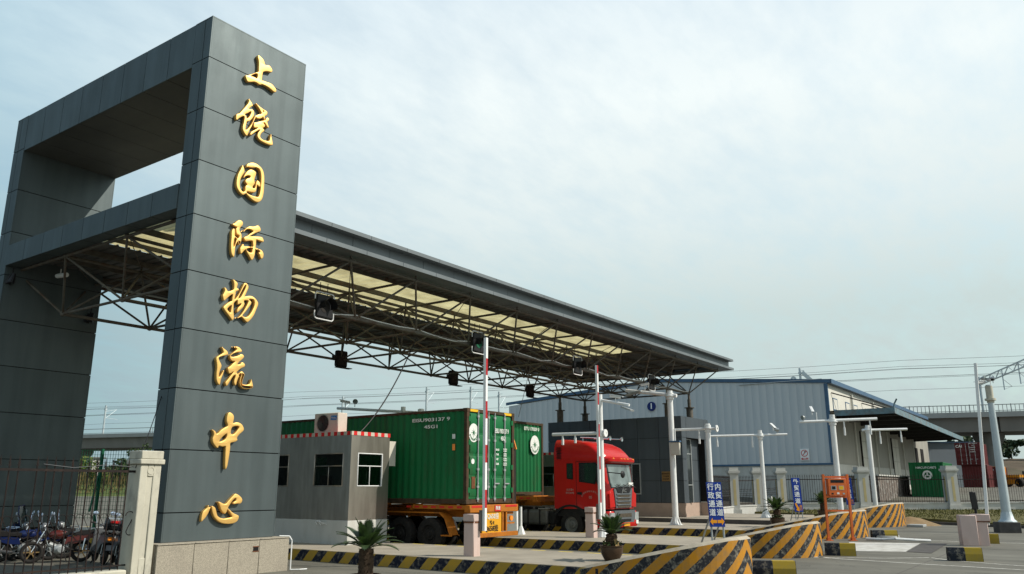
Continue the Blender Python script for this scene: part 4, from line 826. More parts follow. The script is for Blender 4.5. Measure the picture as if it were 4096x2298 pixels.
def trailer(x0,x1,y0,L,zd,label,axles,rear=True):
    t=thing('container_trailer',label,'trailer',((x0+x1)/2,y0,0),0,'orange container trailers'); xm=(x0+x1)/2
    mb=MB()
    for x in (xm-.55,xm+.45): mb.box(x,x+.12,y0+.2,y0+L,zd-.42,zd-.12)
    for y in [y0+.9+1.6*i for i in range(int((L-1)/1.6))]: mb.box(x0+.1,x1-.1,y,y+.12,zd-.2,zd-.05)
    mb.build('main_beam','orange',t,bevel=.01)
    for x in (x0,x1-.10): MB().box(x,x+.10,y0+.14,y0+2.4,zd-.16,zd-.02).build('side_rail','orange',t,bevel=.008)
    mb=MB(); mb.box(x0-.06,x1+.02,y0-.08,y0+.16,zd-.26,zd-.02); mb.build('rear_bolster','orange',t,bevel=.02)
    for k,y in enumerate(axles):
        for s,x in ((-1,x0+.20),(1,x1-.20)):
            wheel(t,x,y,.53,.53,.30,s,'chassis')
        MB().tube((x0+.35,y,.53),(x1-.35,y,.53),.08,10).build('axle','chassis',t)
    for x in (x0-.02,x1-.36):
        mb=MB(); a=axles[0]; b=axles[-1]
        pr=[(a-1.02,.55),(a-.98,.55),(a-.72,1.08),(a-.5,1.24),(b+.6,1.24),(b+.6,1.21),(a-.48,1.20),(a-.70,1.04),(a-.94,.50),(a-1.02,.50)]
        mb.prism(pr,'x',x,x+.38); mb.box(x+.02,x+.36,a-1.02,a-.55,.50,.54); mb.build('mudguard','orange',t)
    mb=MB()
    for k in range(7): mb.box(x0-.008,x0+.001,y0+.30+.36*k,y0+.50+.36*k,zd-.12,zd-.06)
    mb.build('side_reflector','redpaint',t)
    return t
t1=trailer(20.72,23.28,16.45,12.6,1.49,'orange skeletal trailer carrying the nearer green container',[18.15,19.45,20.75])
# rear of the first trailer
mb=MB(); mb.box(21.34,22.36,16.40,16.45,.60,1.22); mb.build('rear_panel','plate',t1)
mb=MB(); mb.box(20.72,23.26,16.36,16.46,.46,.60); mb.build('bumper','orange',t1,bevel=.01)
for x in (22.42,22.62): MB().box(x,x+.07,16.40,16.50,.62,1.25).build('bumper_hanger','orange',t1)
MB().box(22.70,23.14,16.42,16.50,.84,.89).build('lamp_bar','orange',t1); MB().tube((22.95,16.40,1.02),(22.95,16.46,1.02),.085,14).build('tail_lamp','amber',t1); MB().box(22.74,23.12,16.46,16.50,1.15,1.22).build('lamp_bar','orange',t1)
for xa,xb in ((20.75,21.35),(22.55,23.2)): MB().box(xa,xb,16.362,16.368,1.39,1.455).build('rear_reflector','redpaint',t1)
MB().box(21.95,22.28,16.355,16.366,1.26,1.45).build('warning_sign','redpaint',t1); text('lettering','限速',.13,'lettering',t1,(22.115,16.35,1.355),(1,0,0),(0,0,1),.001,.002)
text('lettering','EQ658挂',.20,'lettering',t1,(21.85,16.392,1.10),(1,0,0),(0,0,1),.001,.002,width=.95)
text('lettering','赣·E',.14,'black',t1,(21.85,16.392,.90),(1,0,0),(0,0,1),.001,.003); text('lettering','Q658挂',.22,'black',t1,(21.82,16.392,.72),(1,0,0),(0,0,1),.001,.005)
t2=trailer(29.78,32.25,20.0,13.4,1.66,'orange skeletal trailer behind the red tractor carrying the farther green container',[30.2,31.5])
MB().box(29.76,32.3,21.0,21.3,1.42,1.66).build('front_bolster','orange',t2,bevel=.02)

# ---- red tractor truck: local frame, x right across the nose, y towards the rear, front at y=0
def tractor():
    t=thing('tractor_truck','red high-roof tractor truck facing the camera beside the steel pole','truck',(30.92,16.45,0))
    X,Y=30.92,16.45; w=1.24
    def sec(z,yf,yr,hw,rc):  # plan outline of the cab at height z, rounded front corners
        pts=[]
        for i in range(7):
            a=PI/2*i/6; pts.append((X-hw+rc-rc*math.cos(a),Y+yf+rc*.75-rc*.75*math.sin(a)))
        for i in range(7):
            a=PI/2*(1-i/6); pts.append((X+hw-rc+rc*math.cos(a),Y+yf+rc*.75-rc*.75*math.sin(a)))
        pts+=[(X+hw,Y+yr),(X-hw,Y+yr)]
        return [(a,b,z) for a,b in pts]
    def loft(secs,mi,mb,caps=True):
        n=len(secs[0]); vs=[p for s in secs for p in s]
        fs=[(k*n+i,k*n+(i+1)%n,(k+1)*n+(i+1)%n,(k+1)*n+i) for k in range(len(secs)-1) for i in range(n)]
        mb.add(vs,fs,mi,True)
        if caps: mb.add(secs[0],[tuple(reversed(range(n)))],mi); mb.add(secs[-1],[tuple(range(n))],mi)
    cabr=2.55
    mb=MB(); loft([sec(1.16,.02,cabr,w-.01,.30),sec(1.5,-.02,cabr,w,.30),sec(1.98,.0,cabr,w,.32),sec(2.3,.06,cabr,w,.33),sec(2.98,.16,cabr,w,.33),sec(3.14,.20,cabr,w-.01,.34)],0,mb)
    cab=mb.build('cab_body','red',t,angle=40)
    # wheel arch lining hides the lower rear of the cab
    # high roof with curved front
    mb=MB(); loft([sec(3.12,.12,cabr,w,.36),sec(3.30,.16,cabr,w,.40),sec(3.48,.30,cabr,w-.02,.46),sec(3.66,.50,cabr,w-.05,.50),sec(3.82,.82,cabr,w-.10,.52),sec(3.92,1.30,cabr,w-.18,.5),sec(3.99,1.95,cabr,w-.26,.4)],0,mb)
    roof=mb.build('high_roof','red',t,angle=40)
    mb=MB(); loft([sec(3.00,.0,.7,w-.03,.34),sec(3.06,-.10,.7,w-.02,.36),sec(3.17,-.12,.7,w-.02,.38),sec(3.25,.04,.7,w-.03,.38)],0,mb); mb.build('sun_visor','red',t,angle=40)
    for k in (-.28,0,.28,-.86,.86):
        m2=MB(); m2.sphere((X+k+.1 if abs(k)<.5 else X+k,Y-.09,3.165),.055,10,0,(1.2,.8,.75)); m2.build('roof_lamp','amber',t)
    # windscreen laid on the front
    def front_patch(z0,z1,yf0,yf1,h0,h1,rc,mat,name,off,parent=t,nz=4):
        vs=[];cols=15
        for j in range(nz+1):
            u=j/nz; z=z0+(z1-z0)*u; yf=yf0+(yf1-yf0)*u; hw=h0+(h1-h0)*u
            full=sec(z,yf-off,1,hw,rc)[:14]; vs+=full
        fs=[(j*14+i,j*14+i+1,(j+1)*14+i+1,(j+1)*14+i) for j in range(nz) for i in range(13)]
        m=MB(); m.add(vs,fs,0,True); return m.build(name,mat,parent,recalc=False)
    front_patch(1.99,2.96,.0,.155,w-.10,w-.08,.27,'black','windscreen_seal',.010)
    ws=front_patch(2.03,2.93,.01,.15,w-.15,w-.13,.24,'glass_l','windscreen',.018)
    m=MB()
    for sx in (-.62,-.05,.5): m.tube((X+sx,Y-.05,1.98),(X+sx+.42,Y-.035,2.16),.012,5); m.tube((X+sx+.05,Y-.055,2.13),(X+sx+.6,Y-.04,2.02),.016,5)
    m.build('wiper','black',t)
    m=MB(); m.box(X+.55,X+.95,Y-.02,Y-.015,2.06,2.22); m.build('dash_paper','lettering',t)
    # grille centre
    m=MB(); m.prism([(X-.66,1.20),(X+.66,1.20),(X+.72,1.62),(X+.80,1.97),(X-.80,1.97),(X-.72,1.62)],'y',Y-.055,Y+.05); m.build('grille_frame','grille',t,bevel=.02)
    m=MB(); m.prism([(X-.50,1.80),(X+.50,1.80),(X+.66,2.00),(X-.66,2.00)],'y',Y-.075,Y+.02); m.build('badge_panel','black',t,bevel=.015)
    text('lettering','JAC',.20,'chrome',t,(X,Y-.085,1.885),(1,0,0),(0,0,1),.012,.008,width=1.25)
    for z in (1.26,1.40,1.54,1.68):
        m=MB(); m.box(X-.52,X+.52,Y-.066,Y-.054,z-.045,z+.028); m.build('grille_slot','slotbrown',t)
        m=MB(); m.box(X-.62,X+.62,Y-.092,Y-.056,z+.04,z+.085); m.build('grille_bar','grille',t,bevel=.01)
    # bumper
    def bump(z0,z1,yf,hw,mat,name,rc=.30):
        m=MB(); loft([sec(z0,yf+.03,.85,hw-.03,rc),sec(z0+.05,yf,.85,hw,rc),sec(z1-.05,yf,.85,hw,rc),sec(z1,yf+.03,.85,hw-.02,rc)],0,m); return m.build(name,mat,t,angle=40)
    bump(.44,.78,-.10,w+.03,'red','lower_bumper'); bump(.80,1.08,-.08,w+.02,'red','upper_bumper')
    m=MB(); m.prism([(X-.78,.62),(X+.78,.62),(X+.90,1.10),(X-.90,1.10)],'y',Y-.105,Y); m.build('bumper_grille','grille',t,bevel=.02)
    m=MB(); m.box(X-.55,X+.55,Y-.118,Y-.10,.84,.98); m.build('bumper_slot','slotbrown',t)
    m=MB(); m.box(X-.5,X+.5,Y-.116,Y-.10,.66,.76); m.build('bumper_slot','black',t)
    for s in (-1,1):
        m=MB(); m.prism([(X+s*.82,.70),(X+s*1.17,.72),(X+s*1.19,1.02),(X+s*.90,1.02)],'y',Y-.11,Y-.02); m.build('headlight','headglass',t,bevel=.02)
        m=MB(); m.prism([(X+s*.70,1.25),(X+s*1.12,1.22),(X+s*1.16,1.75),(X+s*.84,1.90)],'y',Y-.035,Y+.05); m.build('corner_panel','red',t,bevel=.02)
    MB().box(X-.16,X+.34,Y-.135,Y-.115,.48,.60).build('number_plate','plate',t)
    MB().box(X+.93,X+1.13,Y-.125,Y-.10,.55,.70).build('sticker','lettering',t)
    # left side details (facing the pillar): windows, door lines, step, mirror
    for sx in (-1,1):
        xs=X+sx*(w+.004); xo=xs+sx*.012
        def pane(poly,mat,name,d=.010):
            m=MB(); m.prism([(Y+a,b) for a,b in poly],'x',xs-sx*.01,xs+sx*d); return m.build(name,mat,t,bevel=.006)
        wp=[(.62,2.18),(1.28,2.28),(1.28,2.97),(.55,2.97),(.42,2.72)]
        s_=pane([(.56,2.14),(1.33,2.24),(1.33,3.02),(.50,3.02),(.36,2.74)],'black','window_seal',.006); pane(wp,'glass','side_window',.014)
        pane([(1.62,2.33),(1.93,2.37),(1.93,3.0),(1.62,3.0)],'black','window_seal',.006); pane([(1.66,2.38),(1.89,2.41),(1.89,2.96),(1.66,2.96)],'glass','rear_window',.014)
        pane([(1.20,1.72),(1.42,1.74),(1.42,1.83),(1.20,1.83)],'black','door_handle',.03)
        for ya,yb,za,zb in ((1.46,1.475,1.22,3.05),(.36,.372,1.2,2.7)): pane([(ya,za),(yb,za),(yb,zb),(ya,zb)],'gap','door_gap',.003)
        pane([(.37,3.06),(1.475,3.06),(1.475,3.075),(.37,3.075)],'gap','door_gap',.003)
        for zz in (3.52,3.28):
            m=MB()
            for i in range(5): m.box(min(xs,xo),max(xs,xo),Y+2.18+.03*(i%2),Y+2.40+.03*(i%2),zz+.055*i-.1,zz+.055*i-.07)
            m.build('air_vent','gap',t)
        # wheel arch
        m=MB(); cy,cz,rr=1.78,.55,.70; pr=[(Y+cy+rr*1.12*math.cos(PI*i/14),cz+rr*math.sin(PI*i/14)+.0) for i in range(15)]
        pr2=[(Y+cy+(rr+.10)*1.16*math.cos(PI*i/14),cz+(rr+.08)*math.sin(PI*i/14)) for i in range(15)]
        m.prism(pr+pr2[::-1],'x',X+sx*(w-.42),X+sx*(w+.02)); m.build('wheel_arch','black',t)
        m=MB(); m.box(*sorted((X+sx*(w-.3),X+sx*(w-.005))),Y+.30,Y+.98,.44,1.17); m.build('step','black' if sx<0 else 'black',t,bevel=.03)
        for zz in (.50,.82): MB().box(*sorted((X+sx*(w-.2),X+sx*(w+.008))),Y+.36,Y+.92,zz,zz+.05).build('step_tread','tank',t)
        # door mirror and front mirror
        m=MB(); m.box(*sorted((X+sx*(w+.05),X+sx*(w+.25))),Y+.30,Y+.40,2.15,2.90); m.build('mirror','black',t,bevel=.05,seg=2)
        m=MB(); m.tube((X+sx*w,Y+.42,2.95),(X+sx*(w+.15),Y+.36,2.86),.02,6); m.tube((X+sx*w,Y+.42,2.12),(X+sx*(w+.15),Y+.36,2.2),.02,6); m.build('mirror_arm','black',t)
    m=MB(); m.tube((X-w+.05,Y+.05,2.62),(X-.86,Y-.42,2.56),.022,6); m.sphere((X-.78,Y-.46,2.53),.15,12,0,(1.15,.35,1.0)); m.build('front_mirror','black',t)
    # door lettering arc and number
    xs=X-w-.012
    ar='江西上饶德利物流有限公司'
    for i,c in enumerate(ar):
        a=PI*(.92-.84*i/(len(ar)-1)); text('lettering',c,.075,'faintletter',t,(xs,Y+.80+.42*math.cos(a),1.60+.26*math.sin(a)),(0,-1,0),(0,0,1),.001,.001)
    text('lettering','05',.15,'faintletter',t,(xs,Y+.80,1.62),(0,-1,0),(0,0,1),.001,.003)
    for j,s in enumerate(('总质量4','牵引40吨')): text('lettering',s,.10,'faintletter',t,(xs,Y+1.78,1.92-.13*j),(0,-1,0),(0,0,1),.001,.001)
    # horns on the roof
    for (xa,xb,yy) in ((X-1.05,X-.0,.95),(X+.1,X+1.05,.95)):
        m=MB(); m.tube((xa,Y+1.35,4.06),(xb-.06,Y+.55,4.05),.022,8); m.lathe((xb-.06,Y+.52,4.05),[(.03,.05),(.05,0),(.10,-.06),(.0,-.05)],14,0,'y'); m.tube((xa+.1,Y+1.28,4.05),(xa+.1,Y+1.28,3.86),.012,5); m.build('air_horn','chrome',t)
    # chassis
    m=MB()
    for x in (X-.42,X+.32): m.box(x,x+.10,Y+.4,Y+6.6,.72,1.02)
    m.box(X-.6,X+.6,Y+4.6,Y+5.6,1.02,1.18); m.build('chassis_frame','chassis',t)
    m=MB(); m.prism([(X+.1+.0,.0)] and [(Y+2.55+0,.42),(Y+2.55,1.2),(Y+2.7,1.24),(Y+2.7,.42)],'x',X-.9,X+.9); m.build('rear_guard','chassis',t)
    for sx in (-1,1):
        m=MB(); m.box(*sorted((X+sx*.62,X+sx*1.20)),Y+2.95,Y+4.25,.48,1.10); m.build('fuel_tank','tank',t,bevel=.12,seg=3)
        m=MB(); 
        m.box(*sorted((X+sx*.70,X+sx*1.18)),Y+2.62,Y+2.90,.5,1.05); m.build('air_tank','chassis',t,bevel=.06,seg=2)
        for y in (3.3,3.9): MB().box(*sorted((X+sx*.60,X+sx*1.212)),Y+y,Y+y+.06,.47,1.112).build('tank_strap','chassis',t)
        wheel(t,X+sx*1.03,Y+1.78,.54,.53,.30,sx,'rimgrey')
        for y in (4.9,6.1): wheel(t,X+sx*.98,Y+y,.53,.53,.42,sx,'chassis')
        m=MB(); m.box(*sorted((X+sx*.7,X+sx*1.2)),Y+4.3,Y+6.8,1.12,1.16); m.build('mudguard','black',t)
    m=MB(); m.box(X-1.15,X+1.15,Y+.3,Y+2.5,.85,1.18); m.build('underbody','black',t)
    return t
M['slotbrown']=pm('grille_mesh',(.075,.062,.045),.7,.2,.3,12); M['headglass']=pm('headlight_glass',(.42,.45,.45),.08,.3,.2,6,spec=.9); M['faintletter']=pm('faded_lettering',(.42,.22,.20),.6); M['rimgrey']=pm('wheel_rim_grey',(.16,.165,.16),.45,.5,.2,5)
tractor()
# ---- boom barriers
def boom(x,y,zb,label,top,full=True,mat='boomstripe',rz=0):
    t=thing('boom_barrier',label,'barrier',(x,y,zb),0,'boom barriers')
    w,d,h=.30,.165,1.02
    mb=MB(); mb.box(x-w*.5,x+w*.5,y-d,y+d,zb-.02,zb+h); mb.build('cabinet','pink',t,bevel=.02)
    mb=MB(); mb.box(x-.165,x+.165,y-d-.015,y+d+.015,zb+h-.16,zb+h+.02); mb.build('lid','pink',t,bevel=.015)
    mb=MB(); mb.box(x-.17,x-.15,y-d-.012,y+d*.9,zb+h-.20,zb+h-.165); mb.box(x-.1,x+.16,y-d-.012,y-d+.0,zb+h-.20,zb+h-.165); mb.build('rust_streak','rust',t)
    mb=MB(); mb.box(x+.06,x+.22,y-d-.07,y-d-.012,zb+h-.40,zb+h+.12); mb.build('boom_bracket','tank',t)
    mb=MB(); bx,by=x+.15,y-d-.12; r=.042; L=top-(zb+.72)
    for i,(ax,ay,bx2,by2) in enumerate(((-r,-r,r,-r),(r,-r,r,r),(r,r,-r,r),(-r,r,-r,-r))):
        U=L if i==0 else 0.0
        mb.quad((bx+ax,by+ay,zb+.62),(bx+bx2,by+by2,zb+.62),(bx+bx2,by+by2,top),(bx+ax,by+ay,top),0,[(.1,0),(.1,0),(U+.1,0),(U+.1,0)])
    mb.add([(bx-r,by-r,top),(bx+r,by-r,top),(bx+r,by+r,top),(bx-r,by+r,top)],[(0,1,2,3)]); mb.uv[len(mb.f)-1]=[(.3,0)]*4
    mb.build('boom_arm',mat,t)
    return t
boom(17.2,13.55,.3,'pink boom barrier with raised arm in front of the orange trailer',5.98)
boom(25.92,15.06,.3,'pink boom barrier with raised arm in front of the red truck',6.40)
t=thing('boom_barrier','pink boom barrier cabinet with raised white arm on the open roadway at right','barrier',(34.35,4.2,0),0,'boom barriers')
mb=MB(); mb.obox((34.22,4.32,.52),(.35,-.94,0),(.94,.35,0),(0,0,1),.27,.24,.53); mb.build('cabinet','pink',t,bevel=.02)
mb=MB(); mb.obox((34.48,3.98,.52),(.35,-.94,0),(.94,.35,0),(0,0,1),.23,.25,.55); mb.build('cabinet_door','pink',t,bevel=.02)
mb=MB(); mb.obox((34.5,3.9,.96),(.35,-.94,0),(.94,.35,0),(0,0,1),.24,.265,.12); mb.build('lid','pink',t,bevel=.015)
mb=MB(); mb.obox((34.49,3.91,.835),(.35,-.94,0),(.94,.35,0),(0,0,1),.243,.268,.014); mb.build('rust_streak','rust',t)
mb=MB(); mb.bar((34.56,3.70,.70),(34.80,3.42,6.55),.10,.10); mb.build('boom_arm','white',t)
mb=MB(); mb.box(34.5,34.75,3.62,3.74,.80,1.0); mb.build('boom_bracket','tank',t)
t=thing('warning_paddle','black square paddle on a short post behind the pink barrier cabinet','paddle',(35.6,4.15,0))
mb=MB(); mb.tube((35.6,4.15,0),(35.6,4.15,1.25),.05,8); mb.build('post','black',t); mb=MB(); mb.bar((35.6,4.15,1.22),(35.58,4.18,1.86),.24,.05,0,(.8,.58,0)); mb.build('board','black',t,bevel=.02)
# ================================================================== poles with cameras
def cctv(t,p,d,L=.42,r=.055):
    p=Vector(p); d=Vector(d).normalized(); mb=MB()
    mb.tube(p-d*L/2,p+d*L/2,r,12); mb.obox(p+Vector((0,0,r*.85))+d*.04,d,d.cross(Vector((0,0,1))),(0,0,1),L*.58,r*1.25,.012); mb.tube(p-Vector((0,0,r)),p-Vector((0,0,r+.22)),.018,6)
    o=mb.build('camera','white',t); m=MB(); m.tube(p+d*(L/2-.005),p+d*(L/2+.02),r*.85,12); m.build('lens','black',o); return o
def round_lamp(t,p,d):
    p=Vector(p); d=Vector(d).normalized(); mb=MB(); mb.tube(p-d*.12,p+d*.05,.07,12,r2=.12); mb.tube(p-d*.16,p-d*.12,.05,10); mb.tube(p,p-Vector((0,0,.22)),.018,6); o=mb.build('lamp','galv',t)
    m=MB(); m.tube(p+d*.05,p+d*.056,.112,14); m.build('lens','glass_l',o); return o
def pole(label,x,y,zb,top,r0,r1,arms=(),drops=(),group='white pipe posts on the lane islands',flare=True,rings=True):
    t=thing('camera_post',label,'post',(x,y,zb),0,group)
    mb=MB(); mb.tube((x,y,zb),(x,y,top),r0,16,r2=r1); mb.tube((x,y,top),(x,y,top+.01),r1+.004,16); mb.build('pipe','white',t)
    if flare:
        mb=MB(); mb.box(x-.26,x+.26,y-.26,y+.26,zb,zb+.02)
        for k in range(6):
            a=2*PI*k/6+.3; c,s=math.cos(a),math.sin(a)
            mb.add([(x+c*r0*.9-s*.012,y+s*r0*.9+c*.012,zb+.02),(x+c*.30-s*.012,y+s*.30+c*.012,zb+.02),(x+c*r0*.9-s*.012,y+s*r0*.9+c*.012,zb+.42),
                    (x+c*r0*.9+s*.012,y+s*r0*.9-c*.012,zb+.02),(x+c*.30+s*.012,y+s*.30-c*.012,zb+.02),(x+c*r0*.9+s*.012,y+s*r0*.9-c*.012,zb+.42)],[(0,1,2),(5,4,3),(1,4,5,2),(0,3,4,1),(0,2,5,3)])
        mb.lathe((x,y,zb),[(.27,.02),(.16,.25),(r0,.42)],8); mb.build('base_plate','white',t)
    for (p,q,r) in arms:
        mb=MB(); mb.tube(p,q,r,12); mb.build('arm','white',t)
    if arms and rings:
        z=arms[0][0][2] if abs(arms[0][0][2]-arms[0][1][2])<.2 else arms[0][1][2]
        mb=MB(); mb.tube((x,y,z-.16),(x,y,z+.16),r0+.035,16); mb.lathe((x,y,z),[(r0,-.02),(r0+.10,-.02),(r0+.10,.02),(r0,.02)],16); mb.build('clamp','white',t)
    for (px,py,za,zb_) in drops:
        mb=MB(); mb.tube((px,py,za),(px,py,za-(za-zb_)*.45),.035,8); mb.tube((px,py,za-(za-zb_)*.45),(px,py,zb_),.05,8); mb.build('drop_pipe','white',t)
    return t
# A: tall post on the third island with a box and a camera arm
tA=pole('tallest white post with grey control box and camera arm, right of the red truck',36.92,16.86,.30,6.62,.145,.135,[((36.92,19.25,6.80),(36.92,16.5,6.36),.085)])
cctv(tA,(36.85,18.15,7.02),(-.35,.9,-.15)); 
mb=MB(); mb.obox((36.8,18.75,6.62),(0,.97,-.2),(1,0,0),(0,.2,.97),.42,.16,.04); mb.build('flood_lamp','galv',tA)
mb=MB(); mb.path([(36.92,18.6,6.78),(36.85,18.4,6.95),(36.85,18.1,6.9),(36.9,17.8,6.62)],.012,5); mb.build('cable_loop','black',tA)
mb=MB(); mb.box(36.62,36.77,16.36,16.82,3.52,4.12); o=mb.build('control_box','acw',tA,bevel=.012); MB().box(36.58,36.79,16.32,16.86,4.13,4.19).build('box_lid','trim',tA)
mb=MB(); mb.tube((36.75,16.62,4.18),(36.75,16.62,4.75),.04,8); mb.build('conduit','white',tA)
# B
tB=pole('white post with a pipe arm ending in a ring flange, behind the two-column blue sign',37.4,15.2,.30,4.98,.115,.11,[((37.4,17.0,4.76),(37.4,14.75,4.74),.06)],[(37.4,15.65,4.72,4.05)])
mb=MB(); mb.lathe((37.4,14.72,4.74),[(.05,0),(.16,0),(.16,.05),(.05,.05)],16,0,'y'); mb.build('ring_flange','white',tB)
# second island post, mostly behind the boom of the red truck
tC=pole('white post behind the farther raised boom, with a camera arm and a lower pipe arm',26.4,14.86,.30,5.35,.10,.095,[((26.4,15.05,5.20),(26.4,13.65,4.90),.05),((26.4,16.95,3.97),(26.4,14.65,3.94),.06)],[(26.4,16.5,3.97,3.57),(26.4,15.95,3.97,3.62)],rings=False)
mb=MB(); mb.lathe((26.4,14.64,3.94),[(.05,0),(.14,0),(.14,.05),(.05,.05)],16,0,'y'); mb.tube((26.4,14.86,3.82),(26.4,14.86,4.06),.15,14); mb.build('ring_flange','white',tC)
cctv(tC,(26.4,14.2,5.24),(.25,-.9,-.2)); mb=MB(); mb.obox((26.35,13.7,4.76),(0,.8,.3),(1,0,0),(0,-.3,.8),.20,.15,.03); mb.build('flood_lamp','galv',tC)
# C on the fourth island
tD=pole('white T-shaped camera post standing between the office door and the tall far post',43.12,14.63,.50,4.96,.11,.10,[((41.56,16.83,4.66),(43.96,13.46,4.76),.053)],[(42.88,14.99,4.66,4.08),(41.8,16.5,4.64,4.11)])
cctv(tD,(43.52,14.05,5.19),(-.5,-.6,-.5)); round_lamp(tD,(43.67,13.88,4.99),(.5,-.6,-.1))
# D
tE=pole('large white T-shaped camera post left of the loading shed canopy',44.46,11.22,.50,5.70,.15,.135,[((43.47,12.63,5.34),(44.44,11.22,5.40),.066),((44.44,11.22,5.41),(45.83,9.33,5.50),.075)],[(44.81,10.74,5.39,4.64),(45.6,9.64,5.43,4.68)])
round_lamp(tE,(43.56,12.45,5.56),(-.6,.4,-.1)); cctv(tE,(43.88,12.06,5.98),(-.5,-.3,-.45)); mb=MB(); mb.tube((44.0,11.88,5.39),(44.0,11.88,5.83),.026,8); mb.build('camera_stem','white',tE)
# E
pole('white T-shaped pipe post in front of the loading shed doors',55.5,11.9,.30,5.85,.145,.135,[((55.3,12.2,5.55),(57.0,9.88,5.62),.08)],[(55.95,11.3,5.55,4.7),(56.72,10.22,5.58,4.8)])
# post hidden behind the container: its camera arm shows over the container roof
tG=pole('white camera post behind the nearer green container, only its arm shows above the roof',25.2,22.6,.30,5.15,.10,.095,[((25.2,27.6,5.46),(25.2,22.4,4.98),.06)])
cctv(tG,(25.2,27.1,5.72),(-.5,.6,.15)); round_lamp(tG,(25.2,26.5,5.68),(-.4,-.7,.1)); mb=MB(); mb.tube((25.2,23.6,5.1),(25.2,23.6,5.3),.10,12); mb.build('junction_box','white',tG)
# tall camera mast on a concrete block at the right edge
tF=thing('camera_mast','thick tapered white mast with cameras on a grey concrete block at the right edge','mast',(44.95,4.05,0))
MB().obox((44.95,4.05,.23),(.40,-.92,0),(.92,.40,0),(0,0,1),.46,.40,.24).build('concrete_block','conc_d',tF,bevel=.02)
mb=MB(); x,y=44.98,4.0; mb.tube((x,y,.47),(x,y,6.8),.21,18,r2=.125); mb.build('pipe','mast',tF)
mb=MB(); mb.lathe((x,y,.47),[(.40,0),(.40,.03),(.30,.12),(.22,.46)],10); mb.build('base_flare','mast',tF)
mb=MB(); mb.tube((x,y,5.95),(x,y,6.75),.16,14); mb.lathe((x,y,6.1),[(.14,-.05),(.24,-.05),(.24,.05),(.14,.05)],12); mb.build('collar','whitewash',tF)
cctv(tF,(x-.25,y+.28,6.92),(-.55,.45,-.12),.5,.08); cctv(tF,(x-.03,y-.1,7.05),(-.85,-.45,-.1),.5,.08); round_lamp(tF,(x+.2,y-.2,7.12),(.3,-.8,0)); round_lamp(tF,(x+.05,y+.15,7.15),(-.3,-.8,.1))
# ---- portal monitor post beside the container
t=thing('detector_post','dark upright post on a white cabinet between the nearer container and the red truck','post',(27.0,19.2,.3))
mb=MB(); mb.obox((27.0,19.25,.72),(.5,-.87,0),(.87,.5,0),(0,0,1),.20,.25,.42); mb.build('cabinet','white',t,bevel=.015)
mb=MB(); mb.box(26.92,27.10,19.15,19.32,1.14,3.72); mb.build('upright','chassis',t,bevel=.01)
mb=MB(); mb.prism([(19.05,3.5),(19.35,3.5),(19.2,3.95)],'x',26.98,27.02); mb.build('warning_flag','amber',t)
mb=MB(); mb.tube((26.2,18.3,.3),(26.2,18.3,1.3),.055,10,r2=.05); mb.lathe((26.2,18.3,.3),[(.18,0),(.06,.3)],6); tag(mb.build('pipe_stub','white',loc=(26.2,18.3,.3)),'short white pipe with flared foot behind the orange trailer bumper','pipe')
# ================================================================== signs
def sign(x,y,zb,label,w,z0,z1,lines,xd,arrow,lean=0):
    # board facing the camera side; xd = direction to the reader's right
    t=thing('lane_sign',label,'sign',(x,y,zb),0,'blue lane signs on the islands')
    xd=Vector((*xd,0)).normalized(); up=Vector((-.05*xd.x*0,0,1)); nn=xd.cross(Vector((0,0,1)))
    c=Vector((x,y,(z0+z1)/2)); H=z1-z0; tilt=xd*(-.04)
    upv=(Vector((0,0,1))+tilt).normalized()
    MB().obox(c,xd,nn,upv,w/2,.02,H/2).build('board','blue',t)
    mb=MB()
    for s in(-1,1): mb2=MB(); mb2.bar(c+xd*(s*w*.40)-upv*(H*.5-.02)-nn*.02,Vector((x,y,zb))+xd*(s*w*.40+.02)+nn*.02,.035,.035); mb2.build('leg','galv',t); mb2=MB(); mb2.bar(c+xd*(s*w*.40)-upv*H*.25-nn*.03,Vector((x,y,zb))+xd*(s*w*.40-.10)-nn*.6,.03,.03); mb2.build('back_stay','galv',t)
    f=c+nn*.024; ncol=len(lines); cw=w/ncol; ch=H/(len(lines[0])+1.25)
    for i,l in enumerate(lines):
        for j,chh in enumerate(l): text('lettering',chh,ch*.86,'signw',t,f+xd*(cw*(i+.5)-w/2)+upv*(H/2-ch*(j+.62)),xd,upv,.002,ch*.016,width=min(1.0,cw/ch*1.02))
    ay=-H/2+ch*.62
    def poly(pts,mat='signo'):
        mb=MB(); mb.add([f+nn*.002+xd*a+upv*b for a,b in pts],[tuple(range(len(pts)))]); mb.build('arrow',mat,t,recalc=False)
    if arrow=='both':
        for s in(-1,1):
            o=s*w*.25; h=ch*.55
            poly([(o+s*h*.75,ay),(o+s*h*.15,ay+h*.8),(o+s*h*.15,ay+h*.33),(o-s*h*.75,ay+h*.33),(o-s*h*.75,ay-h*.33),(o+s*h*.15,ay-h*.33),(o+s*h*.15,ay-h*.8)])
    else:
        h=ch*.75; o=-w*.16; poly([(o-h*.45,ay+h*.9),(o-h*.12,ay+h*1.0),(o+h*.28,ay+h*.1),(o+h*.42,ay+h*.2),(o+h*.40,ay-h*.75),(o-h*.3,ay-h*.45),(o-h*.08,ay-h*.2)])
        for j,chh in enumerate('出口'): text('lettering',chh,ch*.42,'signo',t,f+nn*.002+xd*w*.27+upv*(ay+ch*.22-ch*.45*j),xd,upv,.001,.003)
    return t
sign(18.53,7.45,.70,'blue lane sign with two columns of white characters and two orange arrows',.345,1.13,2.13,['行政通道','内贸通道'],(.60,-.80),'both')
sign(38.35,11.52,.30,'blue one-column lane sign with a bent orange arrow, left of the orange terminal',.38,.95,2.44,['外贸通道'],(.58,-.81),'bent')
